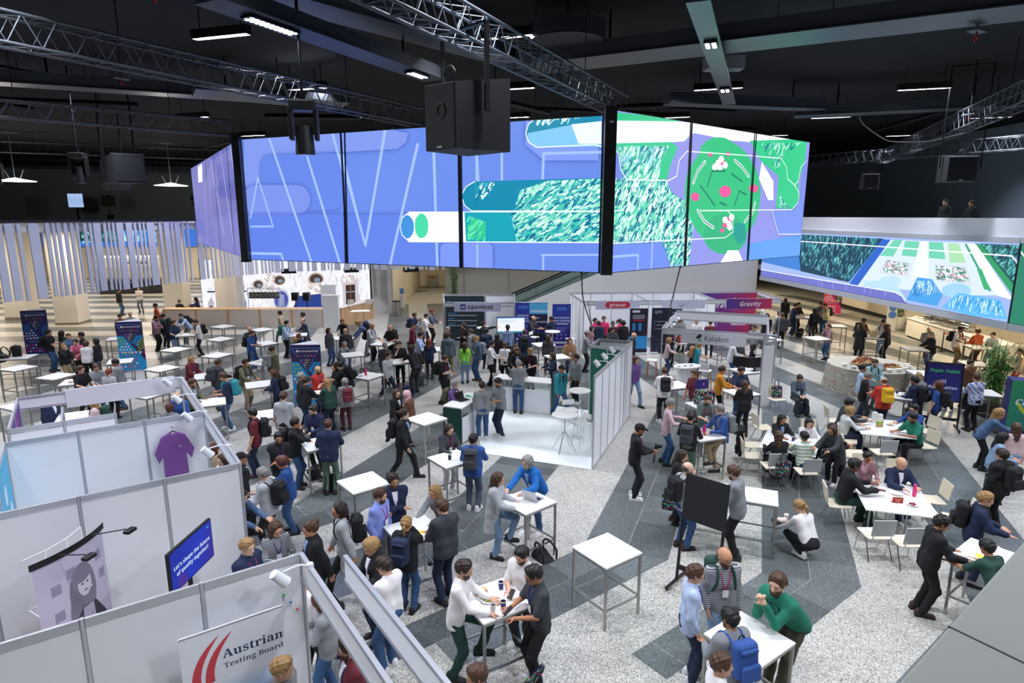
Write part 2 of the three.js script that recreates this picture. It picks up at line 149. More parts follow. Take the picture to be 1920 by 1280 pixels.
// ---------- shell ----------
structure('ceiling', box(120, 0.4, 92, 0, 11.6, -40), M.ceil, 'black painted hall ceiling above the rigging');
structure('wall_front', box(120, 12, 0.4, 0, 5.6, 5.9), mat(0x1a1c20, 0.9), 'dark wall behind the balcony');
structure('wall_left', box(0.4, 12, 92, -59.8, 5.6, -40), mat(0x23262b, 0.9), 'dark far left hall wall');
structure('wall_right', box(0.4, 12, 92, 59.8, 5.6, -40), mat(0x23262b, 0.9), 'dark far right hall wall');
structure('wall_back', box(120, 12, 0.4, 0, 5.6, -85.8), mat(0x23262b, 0.9), 'dark wall at the far end of the hall');
const SCREENS = {"F0":[["B","#7b7cc8",[[-16,5],[339,8],[504,57],[560,204],[0,200]]],["B","#6a6cbc",[[-18,71],[382,74],[372,121],[-36,110]]],["L","#b9bdf5",5,[[209,-7],[145,192]]],["L","#b9bdf5",5,[[103,-3],[20,195]]],["L","#b9bdf5",5,[[339,8],[253,165]]],["L","#b9bdf5",5,[[14,2],[20,140]]],["P","#ffffff",[[555,5],[474,4],[495,45],[574,43]]],["L","#15173a",3,[[293,-5],[326,196]]],["L","#15173a",3,[[132,-2],[148,199]]],["L","#15173a",3,[[415,-2],[470,194]]]],"F1":[["B","#7f96e6",[[16,-2],[847,-6],[952,19],[943,56],[897,83],[178,87],[128,117],[105,196],[68,228],[-11,234]]],["B","#6484e2",[[560,88],[573,90],[585,94],[594,101],[602,109],[606,119],[607,129],[596,306],[594,316],[588,326],[579,335],[568,342],[555,346],[542,348],[147,356],[132,355],[119,351],[107,344],[99,335],[94,324],[93,313],[113,124],[116,113],[123,103],[133,94],[145,87],[159,83],[174,82]]],["B","#7a90e4",[[326,228],[348,231],[368,238],[385,249],[397,263],[404,279],[406,296],[405,305],[401,322],[391,338],[377,352],[358,363],[337,370],[314,372],[58,372],[34,370],[12,363],[-6,351],[-20,336],[-27,319],[-28,301],[-27,292],[-22,273],[-11,257],[6,242],[26,231],[50,225],[74,223]]],["B","#5f80e2",[[1110,371],[1116,372],[1121,374],[1126,377],[1129,381],[1131,386],[1132,391],[1127,601],[1126,606],[1124,611],[1120,615],[1115,619],[1110,621],[1104,622],[22,663],[15,662],[8,660],[2,657],[-3,652],[-5,646],[-5,640],[21,393],[23,387],[26,382],[32,377],[38,374],[46,371],[53,371]]],["B","#7a94ee",[[1314,492],[1321,493],[1328,495],[1333,499],[1338,504],[1340,510],[1341,517],[1341,587],[1340,594],[1337,600],[1333,606],[1327,610],[1320,613],[1313,614],[1126,621],[1119,620],[1112,618],[1106,614],[1101,609],[1098,602],[1098,595],[1099,522],[1101,516],[1104,509],[1108,504],[1115,499],[1122,497],[1129,496]]],["B","#7d97ee",[[1488,-1],[1785,-2],[1790,165],[1567,157],[1488,92]]],["L","#9fbcff",13,[[177,-1],[387,597]]],["L","#9fbcff",13,[[404,99],[560,599]]],["L","#9fbcff",13,[[558,-5],[702,514],[839,-6]]],["L","#9fbcff",13,[[998,71],[835,597]]],["L","#9fbcff",13,[[1078,87],[1083,599]]],["L","#9fbcff",13,[[1270,120],[1276,230]]],["L","#9fbcff",9,[[17,387],[87,188],[161,430],[15,431]]],["L","#9fbcff",13,[[7,569],[200,567],[211,599]]],["L","#9fbcff",11,[[1271,115],[1270,224]]],["L","#9fbcff",11,[[1385,118],[1385,227]]],["L","#9fbcff",11,[[1563,231],[1566,130],[1854,135]]],["L","#9fbcff",11,[[1081,92],[1081,357]]],["L","#9fbcff",11,[[833,-2],[725,438]]],["L","#9fbcff",11,[[1002,67],[910,357]]],["L","#9fbcff",11,[[598,96],[681,438]]],["L","#9fbcff",9,[[1569,539],[1569,598]]],["L","#9fbcff",9,[[1269,501],[1268,604]]],["L","#9fbcff",8,[[1562,537],[1800,530]]],["P","#1a87a8",[[1796,-1],[1535,-11],[1501,14],[1490,48],[1502,83],[1536,105],[1772,105],[1799,113]]],["S",["#e8fbff","#9fdfe8"],40,60,-60,5,[[1535,-8],[1721,-6],[1687,25],[1528,22]]],["P","#7fc4f0",[[1498,48],[1687,25],[1797,18],[1799,113],[1536,105],[1502,83]]],["P","#e9f6ff",[[1679,24],[1797,20],[1799,103],[1709,99]]],["L","#ffffff",4,[[1535,-11],[1501,14],[1490,48],[1502,83],[1536,105],[1772,105],[1799,113]]],["P","#0f86aa",[[1803,231],[1261,233],[1220,253],[1196,290],[1210,331],[1243,356],[1806,359]]],["S",["#0a6c8e","#1d9cb8","#e4fbff"],60,40,-60,6,[[1261,239],[1359,237],[1302,313],[1265,313]]],["S",["#6fd3c4","#a9ecd2","#d9fbea","#0e6f96","#2f9fae","#4cc7b4"],900,26,-35,7,[[1468,272],[1582,238],[1803,233],[1806,359],[1437,358]]],["L","#ffffff",4,[[1261,233],[1220,253],[1196,290],[1210,331],[1243,356],[1806,359]]],["P","#f4faff",[[1807,360],[951,358],[909,384],[895,424],[905,464],[941,493],[1810,481]]],["P","#12a0b4",[[1210,362],[1807,363],[1810,477],[1216,487]]],["P","#3f8fd8",[[968,426],[966,442],[960,457],[951,469],[940,477],[928,480],[916,477],[906,470],[898,458],[893,443],[891,427],[894,410],[900,395],[909,384],[920,376],[932,373],[944,376],[954,384],[962,395],[967,410]]],["P","#45d6a6",[[1042,421],[1040,438],[1035,453],[1027,465],[1017,473],[1006,476],[995,474],[986,466],[978,454],[974,438],[973,421],[975,404],[980,389],[989,377],[999,369],[1009,366],[1020,369],[1029,377],[1037,389],[1041,404]]],["S",["#35c58f","#5fe0ae"],80,40,-50,8,[[1218,373],[1309,402],[1308,485],[1224,487]]],["S",["#5fd0bd","#a9ecd2","#d9fbea","#0e6f96","#2f9fae","#3cbfae"],1000,26,-35,7,[[1422,362],[1807,363],[1810,478],[1453,484]]],["L","#ffffff",4,[[951,358],[909,384],[895,424],[905,464],[941,493],[1810,481]]],["L","#0a1030",9,[[617,-28],[594,616]]],["L","#0a1030",9,[[1198,-18],[1197,614]]]],"F2":[["P","#8f93e2",[[-41,4],[1491,-53],[1636,621],[-14,575]]],["P","#2fc389",[[-26,7],[381,-10],[382,4],[-25,41]]],["P","#f6fbff",[[-25,35],[382,2],[1523,-39],[1500,-12],[921,39],[777,44],[476,36],[424,72],[270,90],[-21,113]]],["P","#34c58b",[[-21,111],[337,81],[382,97],[343,158],[322,209],[300,259],[-13,276]]],["S",["#6fd8b4","#b6f2d9","#e2fff2","#1d8296","#3fb6a4","#86c7d8"],900,30,-55,8,[[4,118],[321,96],[275,162],[264,230],[-15,240]]],["P","#2a9aa6",[[-23,231],[314,219],[353,267],[466,306],[501,380],[490,551],[-4,461]]],["S",["#5fd0b0","#a3efcf","#d6ffec","#0f5f86","#2f97a4","#63d6b6","#eafff6"],2600,26,-50,8,[[-23,231],[314,219],[353,272],[475,306],[512,390],[491,562],[379,562],[317,471],[-4,461]]],["P","#34bf7f",[[1038,257],[1038,307],[1024,354],[995,398],[953,434],[902,462],[843,481],[780,489],[717,487],[655,475],[598,455],[548,427],[506,393],[475,355],[453,313],[444,271],[445,228],[458,187],[481,149],[515,115],[557,87],[607,66],[663,53],[723,49],[785,54],[845,68],[902,92],[953,124],[994,163],[1023,209]]],["P","#34bf7f",[[830,100],[825,124],[805,146],[770,164],[727,177],[678,182],[630,181],[587,172],[552,158],[529,140],[520,118],[525,97],[543,76],[574,58],[614,45],[661,38],[709,38],[755,45],[793,59],[819,78]]],["P","#2fb27a",[[955,442],[950,470],[925,494],[884,513],[832,523],[775,525],[718,519],[666,505],[626,485],[599,461],[588,435],[593,409],[615,386],[650,368],[698,356],[753,352],[810,356],[864,369],[910,389],[941,414]]],["P","#ffffff",[[1028,117],[1154,200],[1169,285],[1118,286],[1016,193]]],["P","#37c98a",[[920,33],[1469,-16],[1462,88],[1412,198],[1441,268],[1394,327],[1201,322],[1202,175],[1015,112]]],["S",["#7ad6bd","#d6fff0","#1f7f92"],260,30,-55,6,[[1003,36],[1416,6],[1237,76],[1185,157]]],["S",["#7ad6bd","#d6fff0","#1f7f92"],90,26,-55,6,[[1222,253],[1338,327],[1229,328]]],["P","#f0559c",[[788,254],[786,262],[780,269],[770,275],[758,278],[743,280],[729,279],[715,276],[704,271],[697,264],[694,257],[695,249],[701,242],[710,237],[723,233],[737,231],[752,232],[765,235],[777,240],[784,247]]],["P","#f0559c",[[541,281],[540,287],[537,291],[530,295],[522,298],[512,299],[503,298],[494,296],[487,292],[482,288],[480,283],[481,277],[485,273],[491,269],[500,266],[509,265],[518,266],[527,268],[534,272],[539,276]]],["P","#f0559c",[[1013,236],[1012,241],[1007,246],[1000,250],[990,253],[979,254],[968,253],[958,251],[950,248],[944,243],[941,238],[942,232],[947,227],[954,223],[963,220],[974,219],[985,220],[996,222],[1004,226],[1010,230]]],["P","#f0559c",[[722,136],[721,142],[717,147],[710,151],[701,154],[691,155],[680,155],[671,153],[663,149],[658,145],[656,140],[657,134],[661,129],[667,125],[676,122],[686,121],[697,121],[706,123],[714,126],[719,131]]],["P","#f0559c",[[780,398],[780,402],[777,405],[772,408],[767,409],[760,410],[753,409],[747,407],[742,405],[738,401],[737,398],[737,394],[740,391],[745,389],[750,387],[757,387],[764,387],[770,389],[775,392],[779,395]]],["P","#f0559c",[[813,382],[812,387],[808,392],[801,396],[791,399],[780,400],[769,399],[759,396],[751,392],[746,387],[743,381],[744,376],[749,371],[756,367],[765,364],[776,363],[787,364],[797,367],[805,371],[811,376]]],["P","#f0559c",[[620,110],[619,113],[617,115],[614,117],[610,118],[605,119],[600,119],[595,118],[592,117],[589,114],[588,112],[589,109],[591,107],[594,105],[598,103],[603,103],[608,103],[612,104],[616,105],[619,107]]],["P","#f0559c",[[760,100],[760,103],[758,105],[754,107],[750,109],[745,109],[739,109],[735,108],[731,107],[728,105],[727,102],[727,99],[729,97],[733,95],[737,93],[742,92],[748,92],[753,93],[757,95],[759,97]]],["P","#f0559c",[[755,421],[754,424],[752,426],[749,428],[744,429],[739,430],[733,429],[728,428],[724,426],[722,423],[720,420],[721,418],[723,415],[726,413],[731,412],[736,411],[742,412],[747,413],[751,415],[754,418]]],["P","#ffffff",[[689,141],[688,145],[686,149],[682,152],[676,154],[670,155],[664,155],[658,153],[653,151],[649,147],[648,143],[648,138],[651,134],[655,131],[660,129],[667,128],[673,128],[679,130],[684,133],[687,136]]],["P","#ffffff",[[713,123],[712,128],[710,132],[705,135],[700,137],[694,138],[687,138],[681,136],[676,133],[673,130],[671,125],[672,121],[674,117],[678,114],[684,112],[690,111],[697,111],[703,112],[708,115],[711,119]]],["P","#ffffff",[[747,146],[747,150],[744,154],[740,158],[734,160],[728,161],[721,160],[715,159],[710,156],[707,152],[705,148],[706,143],[708,139],[712,136],[718,134],[724,133],[731,133],[737,135],[742,138],[746,141]]],["P","#ffffff",[[707,159],[706,163],[704,167],[699,170],[694,172],[688,173],[681,173],[675,171],[670,168],[667,165],[665,160],[666,156],[668,152],[672,149],[678,147],[684,146],[691,146],[697,148],[702,151],[705,154]]],["P","#ffffff",[[665,158],[665,162],[662,166],[658,169],[653,172],[646,173],[640,172],[634,170],[629,168],[626,164],[625,160],[625,155],[628,151],[632,148],[637,146],[643,145],[649,145],[655,147],[660,150],[664,154]]],["P","#ffffff",[[777,376],[777,380],[774,384],[770,388],[764,390],[757,390],[751,389],[744,387],[739,384],[736,380],[734,375],[734,371],[737,367],[741,364],[747,362],[754,361],[760,362],[767,364],[772,367],[776,371]]],["P","#ffffff",[[813,393],[812,398],[810,402],[805,405],[799,407],[792,408],[786,407],[779,405],[774,401],[770,397],[769,393],[769,388],[772,384],[776,381],[782,379],[789,378],[795,379],[802,381],[807,384],[811,388]]],["P","#ffffff",[[831,364],[831,369],[828,373],[824,376],[818,379],[811,379],[804,378],[797,376],[792,373],[788,369],[787,364],[787,360],[790,356],[794,352],[800,350],[807,350],[814,350],[820,352],[826,356],[829,360]]],["P","#ffffff",[[820,407],[820,412],[817,416],[813,419],[807,421],[800,422],[793,421],[787,419],[781,416],[778,411],[776,407],[776,402],[779,398],[783,395],[789,393],[796,392],[803,393],[809,395],[815,399],[818,403]]],["L","#e9ffff",14,[[491,228],[519,180],[568,142]]],["L","#123",4,[[491,228],[519,180],[568,142]]],["L","#e9ffff",14,[[804,124],[868,148],[931,185]]],["L","#123",4,[[804,124],[868,148],[931,185]]],["L","#e9ffff",14,[[536,337],[590,380],[664,408]]],["L","#123",4,[[536,337],[590,380],[664,408]]],["L","#e9ffff",14,[[996,300],[979,347],[926,385]]],["L","#123",4,[[996,300],[979,347],[926,385]]],["L","#1b7f63",8,[[594,240],[626,176],[729,171]]],["L","#1b7f63",8,[[825,316],[860,250],[920,266]]],["L","#1b7f63",8,[[544,237],[598,272],[663,315]]],["L","#1b7f63",8,[[758,314],[704,303]]],["L","#1b7f63",8,[[784,180],[877,210]]],["P","#1b9a8f",[[834,387],[927,394],[949,465],[882,487],[830,439]]],["P","#f4f8ff",[[795,508],[886,511],[940,567],[736,563]]],["P","#5f9df0",[[952,484],[1493,452],[1500,563],[964,562]]],["B","#7a93ec",[[1164,334],[1395,330],[1458,281],[1463,94],[1476,87],[1493,452],[1250,447],[1199,384]]],["B","#6f8df0",[[-4,461],[299,460],[338,502],[361,564],[1,561]]],["B","#6f86e2",[[-6,136],[13,144],[29,184],[50,226],[-9,226]]],["L","#9fbcff",9,[[-2,504],[156,503],[156,560]]],["L","#9fbcff",9,[[244,463],[243,560]]],["L","#ffffff",4,[[-7,123],[20,144],[34,197],[73,230],[332,224],[383,206],[395,146],[446,108],[953,96],[1213,92],[1273,129],[1297,183],[1371,209],[1411,192],[1425,122],[1477,90]]],["L","#ffffff",4,[[555,337],[1366,328],[1431,294],[1428,242],[1371,209]]],["L","#ffffff",4,[[555,337],[772,336],[820,364],[829,428],[765,452],[-5,456]]],["L","#ffffff",4,[[-3,342],[56,337],[92,302],[97,255],[126,229]]],["L","#ffffff",4,[[1164,334],[1199,384],[1250,447],[1492,451]]],["L","#04060c",9,[[461,-2],[468,561]]],["L","#04060c",9,[[956,-18],[973,563]]]],"F3":[["P","#9fb6ea",[[-48,-22],[1672,1],[1721,274],[0,280]]],["P","#3f7fd2",[[-57,17],[1049,8],[843,220],[-30,185]]],["P","#123e58",[[359,9],[1041,8],[1021,30],[834,221],[426,205]]],["S",["#1c5a72","#2b7f8e","#4ea7b0","#0e3148","#7cc9c9"],700,22,-70,6,[[394,8],[1033,8],[994,58],[825,222],[690,218],[602,189],[432,165]]],["P","#2a62c8",[[1034,11],[1087,11],[907,230],[844,229]]],["P","#d6e6f8",[[1087,11],[1519,6],[1688,177],[1542,196],[907,230]]],["P","#6fcfb0",[[1109,11],[1159,9],[1114,82],[1030,82]]],["P","#6fcfb0",[[1174,13],[1374,10],[1397,74],[1163,74]]],["P","#a9dcae",[[1398,11],[1449,11],[1494,80],[1422,86]]],["P","#eaf3fb",[[1255,10],[1303,8],[1325,155],[1235,164]]],["P","#cfd9e6",[[1071,96],[1224,100],[1213,159],[1043,156]]],["P","#cfd6e2",[[1347,98],[1497,93],[1535,156],[1364,161]]],["S",["#6aa79a","#ffffff","#c79aa8","#3f7f78","#e9eef5"],260,12,20,5,[[1080,100],[1214,103],[1202,152],[1058,152]]],["S",["#6aa79a","#ffffff","#c79aa8","#3f7f78","#e9eef5"],340,12,20,5,[[1354,102],[1492,98],[1523,151],[1369,155]]],["L","#3f9f7a",8,[[1483,14],[1614,169]]],["P","#3fae72",[[1546,98],[1566,97],[1614,169],[1589,168]]],["P","#f2f7fd",[[1493,12],[1530,12],[1709,191],[1642,183]]],["P","#2f9a62",[[1524,8],[1561,11],[1715,149],[1706,175]]],["P","#1d4f5a",[[1545,7],[1716,6],[1741,146],[1710,146]]],["S",["#225f6a","#3a8f92","#143a48","#69bdb4"],420,18,-60,6,[[1551,9],[1703,7],[1718,141],[1698,126]]],["P","#bcdcf6",[[1180,180],[1178,187],[1170,194],[1158,200],[1141,205],[1121,209],[1101,210],[1082,209],[1067,205],[1056,200],[1052,193],[1054,185],[1062,178],[1076,172],[1094,167],[1113,164],[1133,163],[1151,164],[1166,168],[1176,173]]],["P","#9fd0f2",[[1535,179],[1533,187],[1525,196],[1512,204],[1494,210],[1474,214],[1452,215],[1432,214],[1415,210],[1404,203],[1399,195],[1401,186],[1410,177],[1424,169],[1443,163],[1464,159],[1485,158],[1504,160],[1520,164],[1530,171]]],["P","#4aa0e4",[[1267,156],[1344,156],[1409,212],[1387,258],[1223,256]]],["P","#b6dcf8",[[937,205],[1139,184],[1223,256],[1202,254],[959,236]]],["P","#5fb8f0",[[1412,259],[1481,194],[1663,197],[1698,259],[1555,270]]],["S",["#bfe6ff","#3f9ae0"],120,60,-85,5,[[1423,258],[1488,202],[1655,202],[1683,253]]],["S",["#bfe6ff","#2f7fcc"],90,50,-80,4,[[1263,171],[1346,163],[1396,205],[1242,244]]],["P","#6d72c4",[[-22,233],[322,234],[621,237],[1148,232],[1192,240],[1225,266],[1232,306],[-4,346]]],["P","#6b79d0",[[1692,45],[1724,47],[1763,265],[1734,228],[1712,109]]],["L","#ffffff",5,[[-52,46],[400,45],[1070,43],[1515,43],[1678,43],[1699,61],[1715,108],[1729,213],[1760,249]]],["L","#ffffff",4,[[-22,233],[322,234],[942,232],[1148,232],[1193,242],[1217,262]]],["L","#a5a5ea",4,[[595,240],[605,270]]],["L","#a5a5ea",4,[[623,239],[634,269]]],["L","#a5a5ea",4,[[715,237],[725,266]]],["L","#a5a5ea",4,[[818,234],[827,262]]],["L","#a5a5ea",4,[[950,231],[959,258]]],["L","#a5a5ea",4,[[993,229],[1002,256]]],["L","#a5a5ea",4,[[1086,227],[1095,253]]]],"F4":[["P","#eef0fb",[[29,53],[1225,53],[1208,429],[-9,429]]],["S",["#dcdcec","#e6ddd6","#f8f8ff","#cfc9d6"],420,40,-80,7,[[64,71],[1187,71],[1172,391],[33,391]]],["P","#b8a79c",[[311,199],[308,209],[302,218],[293,225],[282,229],[270,231],[259,229],[248,225],[241,218],[236,209],[235,199],[238,189],[244,180],[253,173],[264,169],[276,167],[287,169],[297,173],[305,180],[310,189]]],["P","#4a3a34",[[303,199],[301,206],[296,213],[289,218],[280,222],[271,223],[262,222],[253,218],[247,213],[244,206],[243,199],[245,191],[250,185],[257,179],[266,176],[275,175],[284,176],[292,179],[298,185],[302,191]]],["P","#7f92a8",[[295,204],[294,208],[292,211],[288,213],[284,214],[279,215],[274,214],[270,213],[267,211],[265,208],[265,204],[266,201],[268,198],[272,196],[276,194],[281,194],[285,194],[289,196],[293,198],[295,201]]],["P","#b8a79c",[[446,175],[444,186],[437,195],[428,203],[416,208],[404,209],[392,208],[381,203],[373,195],[368,186],[367,175],[369,165],[376,156],[385,148],[397,143],[409,142],[421,143],[432,148],[440,156],[445,165]]],["P","#4a3a34",[[438,175],[436,183],[431,190],[424,196],[414,200],[404,201],[395,200],[386,196],[379,190],[375,183],[375,175],[377,168],[382,161],[389,155],[399,151],[409,150],[418,151],[427,155],[434,161],[438,168]]],["P","#7f92a8",[[430,181],[429,184],[426,188],[422,190],[418,192],[413,192],[408,192],[403,190],[400,188],[398,184],[398,181],[399,178],[401,175],[405,172],[410,170],[414,170],[419,170],[424,172],[427,175],[429,178]]],["P","#b8a79c",[[604,146],[601,157],[594,168],[583,176],[570,181],[556,183],[543,181],[531,176],[521,168],[516,157],[515,146],[518,134],[525,123],[535,115],[548,110],[562,108],[576,110],[588,115],[597,123],[602,134]]],["P","#4a3a34",[[595,146],[592,154],[587,162],[578,169],[568,173],[557,174],[546,173],[536,169],[529,162],[525,154],[523,146],[526,137],[532,129],[540,123],[550,119],[561,117],[572,119],[582,123],[589,129],[594,137]]],["P","#7f92a8",[[584,151],[583,155],[580,158],[576,161],[571,163],[565,164],[560,163],[555,161],[551,158],[549,155],[548,151],[550,147],[552,144],[557,141],[562,139],[567,139],[573,139],[577,141],[581,144],[584,147]]],["P","#b8a79c",[[876,138],[872,153],[864,166],[850,177],[834,183],[817,186],[799,183],[784,177],[772,166],[765,153],[763,138],[767,123],[776,110],[789,100],[805,93],[823,91],[840,93],[855,100],[867,110],[874,123]]],["P","#4a3a34",[[865,138],[862,149],[855,159],[844,167],[831,172],[817,174],[804,172],[791,167],[782,159],[776,149],[775,138],[778,127],[785,117],[795,109],[808,104],[822,102],[836,104],[848,109],[857,117],[863,127]]],["P","#7f92a8",[[849,144],[848,149],[844,153],[839,156],[833,159],[826,159],[819,159],[813,156],[808,153],[805,149],[804,144],[806,139],[809,135],[814,131],[821,129],[828,128],[835,129],[841,131],[846,135],[849,139]]],["P","#c8c4d8",[[317,319],[313,341],[304,361],[291,376],[277,386],[261,390],[246,386],[233,376],[223,361],[218,341],[217,319],[221,298],[230,278],[243,263],[257,253],[273,250],[288,253],[301,263],[311,278],[316,298]]],["P","#46569a",[[309,319],[305,336],[298,351],[288,363],[275,371],[262,374],[250,371],[239,363],[230,351],[226,336],[225,319],[229,303],[236,288],[246,276],[259,268],[272,265],[284,268],[295,276],[303,288],[308,303]]],["L","#dfe6ff",3,[[255,282],[239,376]]],["L","#dfe6ff",3,[[263,282],[251,376]]],["L","#dfe6ff",3,[[270,282],[262,376]]],["L","#dfe6ff",3,[[278,282],[273,376]]],["L","#dfe6ff",3,[[285,282],[285,376]]],["P","#c8c4d8",[[622,286],[617,312],[607,335],[593,353],[575,365],[557,369],[539,365],[523,353],[511,335],[505,312],[504,286],[509,261],[519,238],[533,220],[550,208],[569,204],[587,208],[602,220],[614,238],[621,261]]],["P","#46569a",[[612,286],[608,306],[600,324],[588,338],[574,347],[558,350],[543,347],[530,338],[520,324],[515,306],[514,286],[518,267],[526,249],[538,235],[552,226],[568,223],[582,226],[595,235],[605,249],[611,267]]],["L","#dfe6ff",3,[[551,249],[536,343]]],["L","#dfe6ff",3,[[558,249],[547,343]]],["L","#dfe6ff",3,[[566,249],[559,343]]],["L","#dfe6ff",3,[[573,249],[570,343]]],["L","#dfe6ff",3,[[581,249],[581,343]]],["P","#28408a",[[688,258],[877,239],[871,338],[644,338]]],["L","#23283a",10,[[44,228],[315,224]]],["P","#c9bfc4",[[1004,164],[1117,155],[1113,343],[1004,343]]],["P","#3a2a28",[[1027,181],[1093,175],[1090,324],[1024,326]]],["L","#9fb0c8",6,[[1027,230],[1093,225]]],["L","#8a5a44",6,[[1060,178],[1057,324]]],["P","#b9aeb6",[[39,305],[64,263],[81,305],[76,353],[35,353]]],["P","#5a4c58",[[47,329],[69,329],[67,353],[44,353]]],["P","#b9aeb6",[[117,305],[142,263],[159,305],[154,353],[112,353]]],["P","#5a4c58",[[124,329],[147,329],[145,353],[122,353]]],["S",["#b9a9a0","#ffffff","#d6ccd0"],160,20,40,6,[[455,99],[530,99],[518,249],[443,249]]],["S",["#b9a9a0","#ffffff","#d6ccd0"],160,20,40,6,[[769,164],[892,155],[906,239],[754,249]]],["S",["#b9a9a0","#ffffff","#d6ccd0"],120,20,40,6,[[1008,99],[1129,99],[1117,155],[1014,160]]]]};
const WHERE = ["at the small round table", "behind the pale fascia", "behind the tall triangular banner", "near the counter end", "behind the long counter", "under the slat screen", "among the empty tables", "writing by the long counter", "passing the long counter", "near the left booths", "at the table with yellow papers", "beyond the left booths", "beside the left booth end", "behind the front booth wall", "passing the front booth", "by the yellow sheets", "inside the front booth", "at the table with salad plate", "at the laptop table", "by the coffee cup table", "crossing the aisle", "by the white partition", "left of the dark booth", "queueing at the dark booth", "before the dark screen booth", "by the white reception counter", "below the upright banners", "by the dark green counter", "in the red sign booth", "outside the red sign booth", "passing the green booth", "in the open frame booth", "before the open frame booth", "near the magenta booth", "near the pink patterned panel", "at the paper bag table", "by the buffet tables", "around the coffee cup table", "behind the purple sign", "beside the teal banner", "at the upper white dining table", "at the left dining table", "on a chair by the aisle", "at the near dining table", "on the floor beside a tray", "by the balcony corner table", "in the aisle by the long partition", "at the pink bottle table", "at the long high table", "at the foreground table", "in the purple walled booth", "at the corner of the left booths", "in the shirt booth", "by the pink poster stand", "behind the slats", "on the right gallery"];
